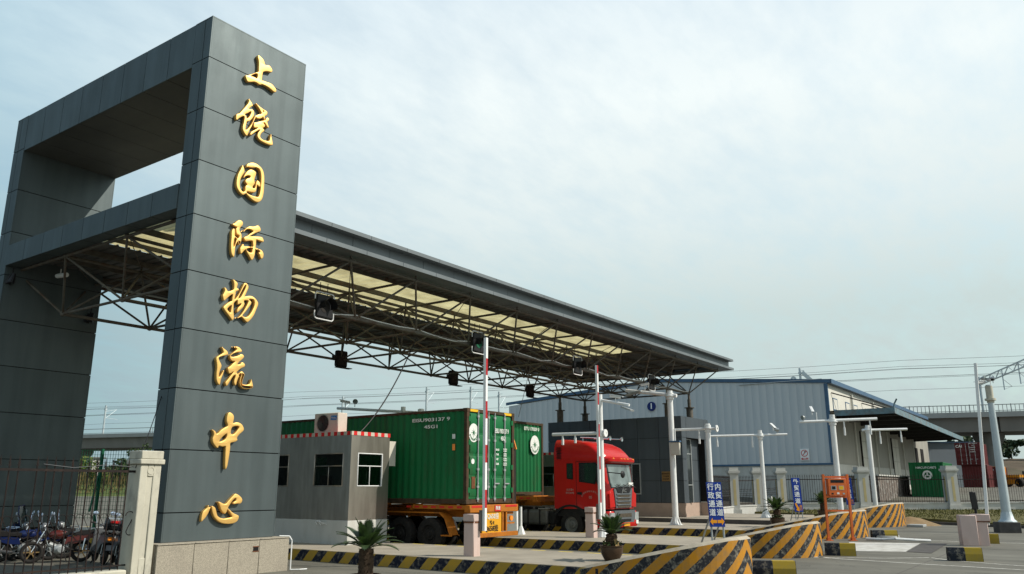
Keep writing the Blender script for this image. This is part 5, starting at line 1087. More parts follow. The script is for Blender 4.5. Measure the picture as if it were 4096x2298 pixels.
sign(44.7,10.8,.30,'blue lane sign half hidden behind the orange terminal',.37,1.16,2.49,['外贸通道'],(.35,-.94),'bent')
# ================================================================== potted cycads
def cycad(seed,big,pot=True,dead=0):
    r=random.Random(seed); t=bpy.data.objects.new('potted_cycad',None); COL.objects.link(t)
    ph=.0
    if pot:
        mb=MB(); mb.lathe((0,0,0),[(.0,0),(.17,0),(.19,.03),(.26,.16),(.285,.27),(.275,.33),(.30,.345),(.30,.365),(.26,.365),(.25,.32),(0,.31)],24); mb.build('pot','pot').parent=t
        mb=MB(); mb.disc((0,0,.315),.25,'z',18); mb.build('soil','soil').parent=t; ph=.30
    H=.36*big+(.17 if seed==1 else 0); mb=MB(); n=14; prof=[]
    for k in range(12):
        z=ph+H*k/11; rr=(.145-.012*(k%2))*(1.05-.12*abs(k/11-.45)); prof.append((rr,z))
    mb.lathe((0,0,0),prof+[(0,ph+H+.02)],n)
    for i in range(110):
        a=r.uniform(0,2*PI); z=ph+H*r.random(); c,s=math.cos(a),math.sin(a); R0=.135; q=.035
        mb.add([(c*R0-s*.02,s*R0+c*.02,z),(c*R0+s*.02,s*R0-c*.02,z),(c*(R0+q),s*(R0+q),z+.035)],[(0,1,2)])
    mb.build('trunk','trunk').parent=t
    mb=MB(); db=MB(); top=ph+H
    nf=30
    for i in range(nf):
        f=i/nf; az=i*2.39996+r.uniform(-.2,.2); el=R(84-64*f+r.uniform(-7,7)); L=(.54+.18*r.random())*big*(.82+.25*f)
        dead_=i>=nf-dead
        if dead_: el=R(-25); L*=.8
        p=Vector((.04*math.cos(az),.04*math.sin(az),top)); d=Vector((math.cos(az)*math.cos(el),math.sin(az)*math.cos(el),math.sin(el))); N_=15; B=db if dead_ else mb
        side=Vector((-math.sin(az),math.cos(az),0)); pts=[p.copy()]
        for k in range(N_):
            d=(d+Vector((r.uniform(-.02,.02),r.uniform(-.02,.02),-.040-.03*(k/N_)-.012*f-(.10 if dead_ else 0)))).normalized(); p=p+d*(L/N_); pts.append(p.copy())
        B.path(pts,.006,4)
        for k in range(2,N_+1):
            u=k/N_; ll=.16*big*math.sin(PI*min(1,u*.92+.06))**.7*(1.0 if u<.95 else .6); tn=(pts[k]-pts[k-1]).normalized(); upn=side.cross(tn).normalized()
            for s in (-1,1):
                for q in (0,.33,.66):
                    b=pts[k-1].lerp(pts[k],q); dr=(side*s*.80+tn*.62-upn*.0+Vector((0,0,.14 if not dead_ else -.5))).normalized(); w=tn*.0085
                    B.add([b-w,b+w,b+dr*ll*.6+w*.8,b+dr*ll,b+dr*ll*.6-w*.8],[(0,1,2,3,4)])
    mb.build('fronds','leaf',recalc=False).parent=t
    if dead: db.build('dead_fronds','leaf2',recalc=False).parent=t
    if seed in (2,3):
        mb=MB()
        for i in range(140):
            a=r.uniform(0,2*PI); q=r.uniform(.05,.24); c=Vector((q*math.cos(a),q*math.sin(a),.33+r.uniform(0,.14))); u=Vector((r.uniform(-1,1),r.uniform(-1,1),r.uniform(-.3,1))).normalized()*.04; v=u.cross(Vector((r.random(),r.random(),r.random()))).normalized()*.022
            mb.add([c-u,c+v,c+u,c-v],[(0,1,2,3)])
        mb.build('weeds','bushB',recalc=False).parent=t
    return t
def place(t,loc,rz,label,s=1.0):
    t.location=loc; t.rotation_euler=(0,0,rz); t.scale=(s,)*3; tag(t,label,'potted plant','potted cycads by the lanes')
place(cycad(1,1.0,True,0),(11.72,11.82,.03),.6,'potted cycad nearest to the camera at the bottom edge')
place(cycad(2,.92,True,3),(18.07,9.95,.3),0,'potted cycad with drooping dead fronds below the red truck',.97)
place(cycad(3,1.0,True,0),(37.6,12.25,.3),2.2,'potted cycad on the lane island just left of the one-column blue sign',1.12)
place(cycad(4,1.1,True,0),(44.9,12.2,.5),1.1,'potted cycad behind the orange terminal',1.04)
# ================================================================== orange payment terminal
t=thing('payment_terminal','orange metal terminal stand with screen panel on two legs','terminal',(34.33,8.76,0))
xd=Vector((.585,-.81,0)); nn=xd.cross(Vector((0,0,1))); P=lambda a,b,z: Vector((34.33,8.76,z))+xd*a+nn*b
for s in(-1,1):
    mb=MB(); mb.bar(P(s*.475,0,0),P(s*.475,0,2.52),.085,.085,0,nn); mb.build('leg','orange2',t); mb=MB(); mb.obox(P(s*.475,0,.012),xd,nn,(0,0,1),.14,.12,.012); mb.build('foot_plate','orange2',t)
    mb=MB(); mb.obox(P(s*.475,0,.07),xd,nn,(0,0,1),.07,.09,.05); mb.build('foot_gusset','orange2',t)
for z in (1.13,1.66,2.42): mb=MB(); mb.bar(P(-.43,0,z),P(.43,0,z),.07,.07); mb.build('cross_bar','orange2',t)
mb=MB(); mb.obox(P(0,.03,2.03),xd,nn,(0,0,1),.36,.13,.33); box=mb.build('terminal_box','orange2',t,bevel=.015)
for (a,z,w,h,mat,nm) in ((-.0,2.25,.26,.055,'black','display'),(-.16,2.0,.105,.085,'galv','reader_frame'),(.14,2.0,.105,.085,'galv','button_frame'),(-.16,2.0,.07,.058,'black','reader'),(.14,2.0,.085,.068,'yellow','button_plate'),(-.22,1.78,.04,.03,'chassis','lock'),(0,1.79,.045,.035,'lettering','label_plate'),(.22,1.78,.04,.03,'galv','lock')):
    d=.164 if nm in('reader','button_plate') else .161
    mb=MB(); mb.obox(P(a,d,z),xd,nn,(0,0,1),w,.004,h); mb.build(nm,mat,box)
# ================================================================== office
t=thing('gate_office','dark grey panelled gate office with pinkish tiled plinth under the canopy end','office',(43.3,22.6,.5))
x0,x1,y0,y1=41.45,45.2,18.35,26.93
mb=MB(); mb.box(x0+.05,x1-.05,y0+.45,y1-.05,1.25,5.78,1); mb.box(x0+.05,x0+.6,y0+.05,y0+.5,1.25,5.78,1); mb.box(x1-.61,x1-.05,y0+.05,y0+.5,1.25,5.78,1); mb.box(x0+.6,x1-.61,y0+.05,y0+.5,4.66,5.78,1)
zs=[1.21,2.37,3.51,4.66,5.81]; ys=[y0,y0+1.35,y0+2.65,y0+4.3,y0+5.7,y0+7.1,y1]; g=.010
for za,zb in zip(zs,zs[1:]):
    for ya,yb in zip(ys,ys[1:]): mb.box(x0,x0+.04,ya+(g if ya>y0 else 0),yb-g,za+g,zb-g)
    for xa,xb in ((x0+.042,x0+.6),(x0+.6,x1-.63),(x1-.63,x1)):
        if xa==x0+.6 and zb<=4.67: continue
        mb.box(xa+g*(xa>x0+.05),xb-g,y0+.0,y0+.04,za+g,zb-g)
    for xa,xb in ((x0+1.9,x1-.63),): 
        if zb<=4.67: mb.box(xa+g,xb-g,y0+.40,y0+.44,za+g,zb-g)
mb.build('wall',['clad2','gap'],t)
mb=MB(); mb.box(x0-.05,x0+.6,y0-.05,y0+.41,.48,1.205); mb.box(x0-.05,x1+.05,y0+.42,y1,.48,1.204); mb.box(x1-.63,x1+.05,y0-.05,y0+.41,.48,1.205); mb.build('plinth','tile',t)
d=MB(); d.box(x0+.62,x0+1.85,y0+.34,y0+.36,1.21,4.64,0); dd=d.build('glass_door','glass',t)
mb=MB(); 
for xa in (x0+.60,x0+1.18,x0+1.82): mb.box(xa,xa+.06,y0+.29,y0+.35,1.21,4.64)
for z in (2.13,3.8,4.59): mb.box(x0+.66,x0+1.85,y0+.30,y0+.345,z,z+.05)
mb.build('door_frame','galv',dd)
mb=MB()
for a,b,za,zb in ((y0+2.51,y0+2.57,1.65,3.32),(y0+3.01,y0+3.07,1.65,3.32),(y0+2.57,y0+3.01,3.26,3.32),(y0+2.57,y0+3.01,1.65,1.71)): mb.box(x0-.06,x0+.03,a,b,za,zb)
w=mb.build('window_frame','galv',t); MB().box(x0-.02,x0+.01,y0+2.57,y0+3.01,1.71,3.26).build('pane','glass',w)
MB().box(x0-.03,x0-.002,y0+.75,y0+1.25,2.35,2.86).build('brass_plaque','bronze',t)
for j,s in enumerate(('国际物流中心','海关监管','作业场所')): text('lettering',s,.085,'black',t,(x0-.034,y0+1.0,2.74-.14*j),(0,-1,0),(0,0,1),.001,.001)
# ================================================================== warehouse
wh=thing('warehouse','large blue grey metal warehouse with number 1 disc and blue trim','warehouse',(87,32,.9))
wx,wy0,wy1,ze=66.0,16.83,47.5,9.95
def zr(y): return ze+1.15*(1-abs((y-31.5)/15.3))
mb=MB(); step=.61; y=wy0; pr=[]
while y<wy1-.01:
    for dy,h in ((0,0),(.52,0),(.54,.014),(.575,.014)): 
        if y+dy<wy1: pr.append((y+dy,h))
    y+=step
pr.append((wy1,0)); n=len(pr)
mb.add([(wx+h,a,3.86) for a,h in pr]+[(wx+h,a,zr(a)) for a,h in pr],[(i,i+1,n+i+1,n+i) for i in range(n-1)])
mb.build('gable_wall','whs',wh)
mb=MB(); mb.box(wx+.04,wx+.3,wy0,wy1,.3,3.72); mb.build('plinth','plaster',wh)
MB().box(wx-.05,wx+.12,wy0,wy1,3.72,3.86).build('base_trim','trim',wh)
MB().box(wx-.06,wx+.1,wy0-.05,wy0+.22,3.88,ze).build('corner_trim','trim',wh)
mb=MB(); mb.add([(wx-.10,wy0-.3,ze+.02),(wx-.10,31.5,zr(31.5)+.04),(wx-.10,wy1+.3,ze+.02),(wx-.10,wy1+.3,ze+.30),(wx-.10,31.5,zr(31.5)+.30),(wx-.10,wy0-.3,ze+.30)],[(0,1,4,5),(1,2,3,4)]); 
mb.add([(wx-.10,wy0-.3,ze+.30),(wx-.10,31.5,zr(31.5)+.30),(wx+.3,31.5,zr(31.5)+.32),(wx+.3,wy0-.3,ze+.32)],[(0,1,2,3)]); mb.build('gable_trim','trim',wh)
mb=MB(); mb.box(wx-.12,wx+.3,wy0+.3,wy0+7,ze+.36,ze+.40); 
mb.add([(wx+.05,wy0-.3,ze+.33),(wx+.05,31.5,zr(31.5)+.33),(109.2,31.5,zr(31.5)+.33),(109.2,wy0-.3,ze+.33)],[(0,1,2,3)]); mb.add([(wx+.05,wy1+.3,ze+.33),(wx+.05,31.5,zr(31.5)+.33),(109.2,31.5,zr(31.5)+.33),(109.2,wy1+.3,ze+.33)],[(0,1,2,3)]); mb.build('roof','whs',wh)
MB().box(wx+.06,109.2,wy0-.36,wy0-.02,ze+.0,ze+.34).build('eave_gutter','trim',wh)
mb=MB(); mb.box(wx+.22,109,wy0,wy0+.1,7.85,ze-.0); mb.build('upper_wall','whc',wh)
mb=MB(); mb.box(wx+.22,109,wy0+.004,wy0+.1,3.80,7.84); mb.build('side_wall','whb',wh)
mb=MB(); mb.box(wx+.31,109,wy0-.06,wy0+.1,.6,3.80); mb.build('side_plinth','plaster',wh)
for xa in (67.35,71.3,74.0,78.5,83.5):
    mb=MB(); mb.box(xa-.07,xa+1.37,wy0-.03,wy0+.02,7.95,8.95); f=mb.build('window_frame','trim',wh); MB().box(xa+.06,xa+1.24,wy0-.036,wy0-.02,8.06,8.86).build('pane','whc',f)
for i,xa in enumerate((75.4,88.0)):
    mb=MB(); mb.box(xa,xa+3.0,wy0-.07,wy0-.005,3.0,6.75); d=mb.build('sliding_door','whc',wh); MB().box(xa-.28,xa-.02,wy0-.09,wy0-.004,3.0,6.75).build('door_shadow_gap','gap',d)
    mb=MB(); mb.box(xa+.02,xa+2.98,wy0-.08,wy0-.072,4.5,4.53); mb.box(xa+.02,xa+2.98,wy0-.08,wy0-.072,5.9,5.93); mb.box(xa+1.48,xa+1.52,wy0-.081,wy0-.072,3.0,6.75); mb.build('door_seam','whb',d)
for xa in (100.0,103.5): MB().box(xa,xa+1.6,wy0-.06,wy0-.004,3.0,6.3).build('dark_doorway','gap',wh)
for xa in (73.3,80.9,85.8,93.2,99): mb=MB(); mb.tube((xa,wy0-.12,3.2),(xa,wy0-.12,7.4),.06,8); mb.build('downpipe','whc',wh)
for xa in (73.2,81.1): mb=MB(); mb.tube((xa,wy0-.12,7.9),(xa,wy0-.12,9.7),.09,8); mb.build('downpipe','whc',wh)
mb=MB(); mb.path([(67.0,wy0-.05,9.3),(74,12.6,7.95)],.05,6); mb.path([(77,wy0-.05,9.3),(84,12.6,7.9)],.05,6); mb.build('canopy_tie','wroof',wh)
# loading canopy
cz=lambda x:7.80-(x-66)*.0125
mb=MB(); a,b=65.9,101.6; mb.add([(a,12.13,cz(a)),(b,12.13,cz(b)),(b,wy0,cz(b)+.0),(a,wy0,cz(a)+.0)],[(0,1,2,3)]); mb.build('canopy_roof','wroof',wh)
for x in range(68,102,4):
    mb=MB(); mb.add([(x,12.2,cz(x)-.08),(x+.15,12.2,cz(x)-.08),(x+.15,wy0,cz(x)-.02),(x,wy0,cz(x)-.02),(x,12.2,cz(x)-.35),(x+.15,12.2,cz(x)-.35),(x+.15,wy0,cz(x)-.42),(x,wy0,cz(x)-.42)],[(0,3,7,4),(1,2,6,5),(4,5,6,7)]); mb.build('canopy_beam','wroof',wh)
mb=MB(); mb.add([(a,12.11,cz(a)-.42),(b,12.11,cz(b)-.42),(b,12.11,cz(b)+.02),(a,12.11,cz(a)+.02)],[(0,1,2,3)]); mb.build('canopy_front_fascia','trim2',wh)
mb=MB(); mb.add([(a,12.11,cz(a)-.42),(a,wy0-.4,cz(a)-.42),(a,wy0-.4,cz(a)+.02),(a,12.11,cz(a)+.02)],[(0,1,2,3)]); mb.build('canopy_end_fascia','trim2',wh)
mb=MB(); mb.path([(a+.1,12.2,cz(a)),(a+.2,12.1,cz(a)+.35),(a+.0,11.9,cz(a)+.62)],.06,6); mb.build('canopy_spout','trim2',wh)
mb=MB(); mb.box(67.0,79.0,14.0,wy0-.1,.8,2.88,0); mb.box(66.9,79.1,13.9,wy0-.1,2.885,2.98,1); mb.box(79.0,80.3,14.3,wy0-.1,.8,2.9,1); mb.build('loading_dock',['stone','plaster'],wh)
# gable signs
mb=MB(); mb.tube((wx-.12,31.9,9.0),(wx-.02,31.9,9.0),.40,28); o=mb.build('number_disc','numberblue',wh) if 'numberblue' in M else mb.build('number_disc','blue',wh)
text('lettering','1',.66,'signw',o,(wx-.125,31.9,9.0),(0,-1,0),(0,0,1),.003,.02)
MB().box(wx-.09,wx-.02,18.62,19.30,4.08,4.97).build('no_fire_sign','signw',wh)
mb=MB(); n=28; c=(wx-.095,18.96,4.63)
mb.lathe(c,[(.26,0),(.26,-.008),(.215,-.008),(.215,0)],n,0,'x'); mb.obox(c,(0,.7,-.7),(0,.7,.7),(1,0,0),.24,.022,.006); mb.build('prohibition_ring','redpaint',wh)
mb=MB(); mb.bar((wx-.095,19.02,4.52),(wx-.095,18.92,4.72),.05,.006); mb.sphere((wx-.096,18.92,4.73),.05,8,0,(.1,1,1.2)); mb.build('flame_symbol','black',wh)
MB().box(wx-.10,wx-.088,18.70,19.22,4.14,4.28).build('sign_band','redpaint',wh); text('lettering','严禁烟火',.12,'signw',wh,(wx-.104,18.96,4.21),(0,-1,0),(0,0,1),.001,.002)
# second warehouse behind
t=thing('warehouse','pale blue wall of a farther warehouse behind the red containers','warehouse',(139,20,2))
mb=MB(); mb.bar((*fr(125,5.9)[:2],5.2),(*fr(125,40)[:2],5.2),.4,6.6); 
t.location=(*fr(125,62),2.0)
mb=MB(); a=fr(125,59.5); b=fr(125,70.0); c=fr(165,70); 
mb.add([(*a,1.8),(*b,1.8),(*b,8.6),(*a,8.6)],[(0,1,2,3)]); mb.build('wall','paleblue',t)
mb=MB(); mb.bar((*a,8.7),(*b,8.7),.3,.2); mb.build('roof_trim','trim',t)
# ================================================================== right hand fence on its low wall
def fence_run(p,q,zp,zq,label,height=2.35,wall=.45,gap=.165,name='iron_fence',mats=('iron','plaster'),scroll=False,group='iron fences along the site edge'):
    p=Vector((*p,0)); q=Vector((*q,0)); L=(q-p).length; d=(q-p).normalized(); nrm=Vector((-d.y,d.x,0))
    t=thing(name,label,'fence',((p.x+q.x)/2,(p.y+q.y)/2,min(zp,zq)),0,group); Z=lambda u:zp+(zq-zp)*u
    A=lambda s,z:(p.x+d.x*s,p.y+d.y*s,Z(s/L)+z)
    mb=MB(); mb.bar(A(0,wall/2-.1),A(L,wall/2-.1),.26,wall+.2); mb.build('base_wall',mats[1],t)
    mb=MB(); mb.bar(A(0,wall+.03),A(L,wall+.03),.34,.07); mb.build('coping',mats[1],t)
    for z in (wall+.16,height-.28):
        mb=MB(); mb.bar(A(0,z),A(L,z),.05,.05); mb.build('rail',mats[0],t)
    mb=MB(); s=gap*.5
    while s<L:
        mb.bar(A(s,wall+.05),A(s,height-.08),.020,.020); c=Vector(A(s,height-.08))
        mb.add([c+d*.028,c+nrm*.028,c-d*.028,c-nrm*.028,c+Vector((0,0,.16))],[(0,1,4),(1,2,4),(2,3,4),(3,0,4)])
        s+=gap
    mb.build('spear_bars',mats[0],t)
    if scroll:
        mb=MB(); s=gap
        while s<L-gap:
            for k,z in ((0,height*.50),(1,height*.62)):
                c=Vector(A(s,z)); pts=[c+d*(.075*math.cos(a))+Vector((0,0,.075*math.sin(a))) for a in [PI*2*i/10 for i in range(11)]]; mb.path(pts,.010,4)
            s+=gap
        mb.build('scroll_band',mats[0],t)
    return t
def column(x,y,zb,h,label,w=.62,mat='plaster',rz=0,recess=True):
    t=thing('fence_column',label,'column',(x,y,zb),rz,'plastered fence columns'); mb=MB()
    mb.box(-w/2-.08,w/2+.08,-w/2-.08,w/2+.08,-.1,.30); mb.build('base',mat).parent=t
    mb=MB(); a=w/2; mb.box(-a,a,-a,a,.30,h-.42); mb.build('shaft',mat).parent=t
    if recess:
        for (u,v) in ((0,-1),(-1,0)):
            mb=MB(); r=.09
            if u==0: mb.box(-r,r,-a-.006,-a+.01,.55,h-.75)
            else: mb.box(-a-.006,-a+.01,-r,r,.55,h-.75)
            mb.build('yellow_recess','recess').parent=t
    mb=MB(); mb.box(-a-.05,a+.05,-a-.05,a+.05,h-.42,h-.34); mb.box(-a-.10,a+.10,-a-.10,a+.10,h-.34,h-.20); mb.box(-a-.02,a+.02,-a-.02,a+.02,h-.20,h); mb.build('capital',mat).parent=t
    return t
M['recess']=pm('cream_recess',(.46,.38,.20),.8,0,.1,3)
c3=(58.0,18.5); cA=(61.37,13.9); cB=(64.9,8.9); cC=(68.5,3.9); cD=(72,-1.1)
ya=R(-54.5)
column(*c3,.50,2.85,'corner fence column where the iron fence meets the side wall',.6,rz=ya)
column(*cA,.52,2.90,'cream fence column with a yellow recess in front of the stone dock',.72,rz=ya)
column(*cB,.55,2.95,'cream fence column with a yellow recess in front of the yard containers',.72,rz=ya)
column(*cC,.6,2.95,'fence column at the right edge of the yard fence',.72,rz=ya)
fence_run(c3,cA,.50,.50,'iron spear fence on a white wall below the no-fire sign')
fence_run(cA,cB,.50,.50,'iron spear fence in front of the stone dock and the yard green container')
fence_run(cB,cC,.50,.55,'iron spear fence in front of the maroon containers')
e0=(52.0,20.1)
column(52.35,19.75,.36,2.92,'cream fence column next to the office, with worn cap',.55,rz=ya); column(54.9,19.1,.42,2.9,'cream fence column second from the office, with worn cap',.55,rz=ya)
fence_run((46.0,19.0),(52.1,19.85),.35,.35,'short iron fence between the office and the first cream column',scroll=True)
fence_run((52.7,19.7),(54.6,19.2),.38,.40,'iron fence with a scroll band between the two worn columns',scroll=True)
fence_run((55.2,19.05),(57.7,18.6),.42,.48,'iron fence with a scroll band ending at the corner column',scroll=True)
# ---- grass bank in front of the fence
def gz_(x,y):
    d=fdist(x,y); return .20+.38*max(0,min(1,(d-45)/14))
pts=[(49.2,1.5),(51.3,5.6),(53.9,9.6),(54.2,13.4),(54.3,19.2),(57.6,18.45),(61.2,13.9),(64.7,8.9),(68.3,3.9),(71,0),(56,-8)]
mb=MB(); n=len(pts); c=(58.5,9.5)
mb.add([(x,y,gz_(x,y)) for x,y in pts]+[(x,y,-.1) for x,y in pts]+[(*c,gz_(*c))],[(i,(i+1)%n,2*n) for i in range(n)]+[(i,n+i,n+(i+1)%n,(i+1)%n) for i in range(n)])
mb.build('grass_bank','grass',kind='structure')
def inside(x,y):
    r=False; j=n-1
    for i in range(n):
        (xi,yi),(xj,yj)=pts[i],pts[j]
        if (yi>y)!=(yj>y) and x<(xj-xi)*(y-yi)/(yj-yi)+xi: r=not r
        j=i
    return r
mb=MB(); g=random.Random(5); cnt=0
while cnt<9000:
    x,y=g.uniform(49,70),g.uniform(0,19.5)
    if not inside(x,y): continue
    cnt+=1; z=gz_(x,y)-.03; h=g.uniform(.05,.16)*(1.6 if g.random()<.06 else 1); a=g.uniform(0,PI); w=g.uniform(.02,.05); dx,dy=math.cos(a)*w,math.sin(a)*w; lx,ly=g.uniform(-.06,.06),g.uniform(-.06,.06)
    mb.add([(x-dx,y-dy,z),(x+dx,y+dy,z),(x+lx,y+ly,z+h)],[(0,1,2)])
o=mb.build('grass',M['grassblade'] if 'grassblade' in M else 'grass',recalc=False); o['kind']='stuff'
mb=MB(); mb.lathe((51.0,9.2,-.05),[(1.7,0),(1.1,.20),(.5,.42),(0,.5)],16); o=tag(mb.build('sand_heap','dirt',loc=(51.0,9.2,0)),'small heap of bare earth beside the palest barrier nose','earth heap')
tag(MB().box(-1,1,-.4,.4,-.1,.17).build('kerb_line','conc_d',loc=(0,0,0)),'x','x') if False else None
mb=MB()
for a,b in zip(pts[0:3],pts[1:4]): mb.bar((a[0]-.25,a[1]+.1,.06),(b[0]-.25,b[1]+.1,.06),.16,.16)
mb.build('kerb','conc_d',kind='structure')
# ---- yard containers beyond the fence
def small_container(label,d,r,zb,yaw,L,h,paint,front,w=2.56,grp='containers stacked in the yard'):
    x,y=fr(d,r); t=container('shipping_container',label,-w/2,w/2,0,L,0,h,paint,front,grp,0,frame=paint); t.location=(x,y,zb); t.rotation_euler=(0,0,yaw); return t
# containers are built about their own base point and then turned
def yc(label,d,r,zb,yaw,L,h,paint,front,extra=None):
    t=container('shipping_container',label,-1.28,1.28,0,L,0,h,paint,front,'containers standing in the yard',0,frame=paint)
    if extra: extra(t)
    x,y=fr(d,r); t.location=(x,y,zb); t.rotation_euler=(0,0,yaw); return t
fy=-(PI/2-YAW)    # yaw that turns the end wall square to the line of sight
def gdec(t):
    text('lettering','HMCU9124875',.24,'lettering',t,(0,-.03,2.32),(1,0,0),(0,0,1),.002,.004); 
    mb=MB(); mb.lathe((.05,-.035,1.75),[(.36,0),(.36,-.01),(.22,-.01),(.22,0)],24,0,'y'); mb.build('emblem','lettering',t)
    mb=MB(); 
    for k in range(3):
        a=PI/2+2*PI*k/3; mb.bar((.05,-.03,1.75),(.05+.2*math.cos(a),-.03,1.75+.2*math.sin(a)),.10,.01,0,(0,1,0))
    mb.build('emblem_star','lettering',t)
yc('green container with white emblem standing in the yard behind the fence',68,33.9,1.28,fy-R(26+8),6.1,2.76,'cgreen','wall',gdec)
def rdec(t):
    text('lettering','CAI',.42,'lettering',t,(-.85,-.03,2.1),(1,0,0),(0,0,1),.002,.006)
    for i,(a,x) in enumerate((('IBLU 287451 6',.62),('45G1',.62),('30.480KG',.5),('3.980KG',.5),('26.500KG',.5))): text('lettering',a,.14,'lettering',t,(x,-.03,2.42-.24*i),(1,0,0),(0,0,1),.002,.002)
yc('maroon container with locking bars, upper one of the yard stack',95,52.4,4.55,fy-R(29+7),6.1,2.5,'cred','door',rdec)
yc('maroon container with locking bars, lower one of the yard stack',95,52.9,2.06,fy-R(29+6),6.1,2.48,'cred','wall')
def r3(t): text('lettering','TCKU 6',.2,'lettering',t,(.3,-.03,2.05),(1,0,0),(0,0,1),.002,.003)
yc('single maroon container standing right of the stack in the yard',103,59.0,2.1,fy-R(30+8),6.1,2.45,'cred','wall',r3)
# forklift and flat trailer
t=thing('reach_stacker','orange yard lifting machine with upright mast','forklift',(*fr(107,61.6),2.1),fy-R(20))
mb=MB(); mb.box(-.2,2.0,-.9,.9,.9,1.5); mb.build('body','machine').parent=t
mb=MB(); mb.box(-.3,1.6,-.8,.8,1.5,2.55); mb.build('cab','machine',bevel=.1).parent=t
for s in(-1,1):
    mb=MB(); mb.box(-.75,-.45,s*.5-.1,s*.5+.1,.3,3.4); mb.build('mast','machine',bevel=.08).parent=t
    for x in (.2,1.7):
        a,b=MB(),MB(); tyre(a,b,0,0,0,.5,.35,1); o=a.build('wheel','rubber'); o.parent=t; o.location=(x,s*.8,.5); o.rotation_euler=(0,0,PI/2); q=b.build('rim','machine'); q.parent=o
t=thing('flatbed_trailer','orange flatbed trailer with black wheels behind the yard fence','trailer',(*fr(104,62.2),2.1),fy-R(68))
mb=MB(); mb.box(-2.2,2.2,-1.2,1.2,1.15,1.45); mb.build('bed','machine').parent=t; mb=MB(); mb.box(-.8,1.5,-1.0,-.4,.35,1.15); mb.build('side_box','machine').parent=t
for x in (-1.7,1.85):
    for s in (-1,1):
        a,b=MB(),MB(); tyre(a,b,0,0,0,.5,.5,1); o=a.build('wheel','rubber'); o.parent=t; o.location=(x,s*.85,.5); o.rotation_euler=(0,0,PI/2); q=b.build('rim','chassis'); q.parent=o
t=thing('parked_truck','grey truck front seen between the fence bars at the right edge','truck',(*fr(112,73.5),2.1),fy)
mb=MB(); mb.box(-1.1,1.1,0,1.9,.6,2.7); mb.build('cab','tank',bevel=.15,seg=2).parent=t; mb=MB(); mb.box(-.95,.95,-.03,.02,1.6,2.4); mb.build('windscreen','glass').parent=t; mb=MB(); mb.box(-1.1,1.1,1.9,6,1.0,2.2); mb.build('load_bed','tank').parent=t; mb=MB(); mb.box(-.8,.8,-.04,.02,.75,1.3); mb.build('grille','black').parent=t
for y in (.9,4.5):
    for s in (-1,1):
        mb=MB(); mb.lathe((s*.95,y,.5),[(0,-.15),(.5,-.15),(.5,.15),(0,.15)],18,0,'x'); mb.build('wheel','rubber').parent=t
# ================================================================== viaduct with railway masts
va=Vector((82.5,164.9)); vb=Vector((132.0,7.8)); vd=(vb-va).normalized(); vn=Vector((vd.y,-vd.x))   # vn points away from or towards the camera
if (vn.dot(-va))<0: vn=-vn
V=lambda s,o,z: (va.x+vd.x*s+vn.x*o, va.y+vd.y*s+vn.y*o, z)
vt=thing('viaduct','long concrete railway viaduct crossing behind the whole yard','viaduct',(*V(165,0,2)[:2],2))
SA,SB=-150,330
def vbox(name,s0,s1,prof,mat,parent=vt):
    mb=MB(); n=len(prof); vs=[V(s0,o,z) for o,z in prof]+[V(s1,o,z) for o,z in prof]
    mb.add(vs,[tuple(range(n)),tuple(reversed(range(n,2*n)))]+[(i,(i+1)%n,n+(i+1)%n,n+i) for i in range(n)]); return mb.build(name,mat,parent)
sp=32.6; s=SA; ps=160.6
k0=int((ps-SA)//sp)
starts=[ps+sp*k for k in range(-k0-1,int((SB-ps)//sp)+2)]
for a in starts:
    vbox('girder',a+.06,a+sp-.06,[(-1.6,11.35),(1.9,11.35),(1.3,9.45),(-8.5,9.45),(-9.2,11.35)],'viad')
vbox('deck_edge',SA,SB,[(2.6,11.35),(2.6,12.05),(2.3,12.05),(2.3,11.55),(-9.8,11.55),(-9.8,11.36)],'parapet')
mb=MB()
s=SA
while s<SB: mb.bar(V(s,2.55,11.36),V(s,2.55,12.04),.03,.03); s+=2.0
mb.build('panel_joint','viad',vt)
mb=MB(); mb.bar(V(SA,2.45,13.0),V(SB,2.45,13.0),.10,.10); mb.bar(V(SA,2.45,12.2),V(SB,2.45,12.2),.08,.08); mb.build('hand_rail','parapet',vt)
mb=MB(); s=20
while s<SB-100: 
    mb.bar(V(s,2.45,12.05),V(s,2.45,13.1 if int(s/.5)%5==0 else 12.98),.12 if int(s/.5)%5==0 else .07,.08); s+=.5
o=mb.build('rail_balusters','parapet',vt); o['kind']='stuff'
for a in starts:
    if a<-60 or a>260: continue
    mb=MB(); c=V(a,-3.6,0)
    pr=[(1.35*math.cos(t_)*1.0,2.1*math.sin(t_)) for t_ in [2*PI*i/20 for i in range(20)]]
    def ring(f,z): return [(c[0]+vd.x*u*f+vn.x*w*f,c[1]+vd.y*u*f+vn.y*w*f,z) for u,w in pr]
    R_=[ring(1,0),ring(1,7.6),ring(1.45,8.9),ring(1.45,9.42)]; n=20
    mb.add([p for r in R_ for p in r],[(k*n+i,k*n+(i+1)%n,(k+1)*n+(i+1)%n,(k+1)*n+i) for k in range(3) for i in range(n)],0,True); mb.add(R_[-1],[tuple(range(n))]); mb.build('pier','viad',vt)
    mb=MB(); mb.tube(V(a+.3,2.0,9.4),V(a+.3,2.0,12.0),.08,6); mb.build('drain_pipe','chassis',vt)
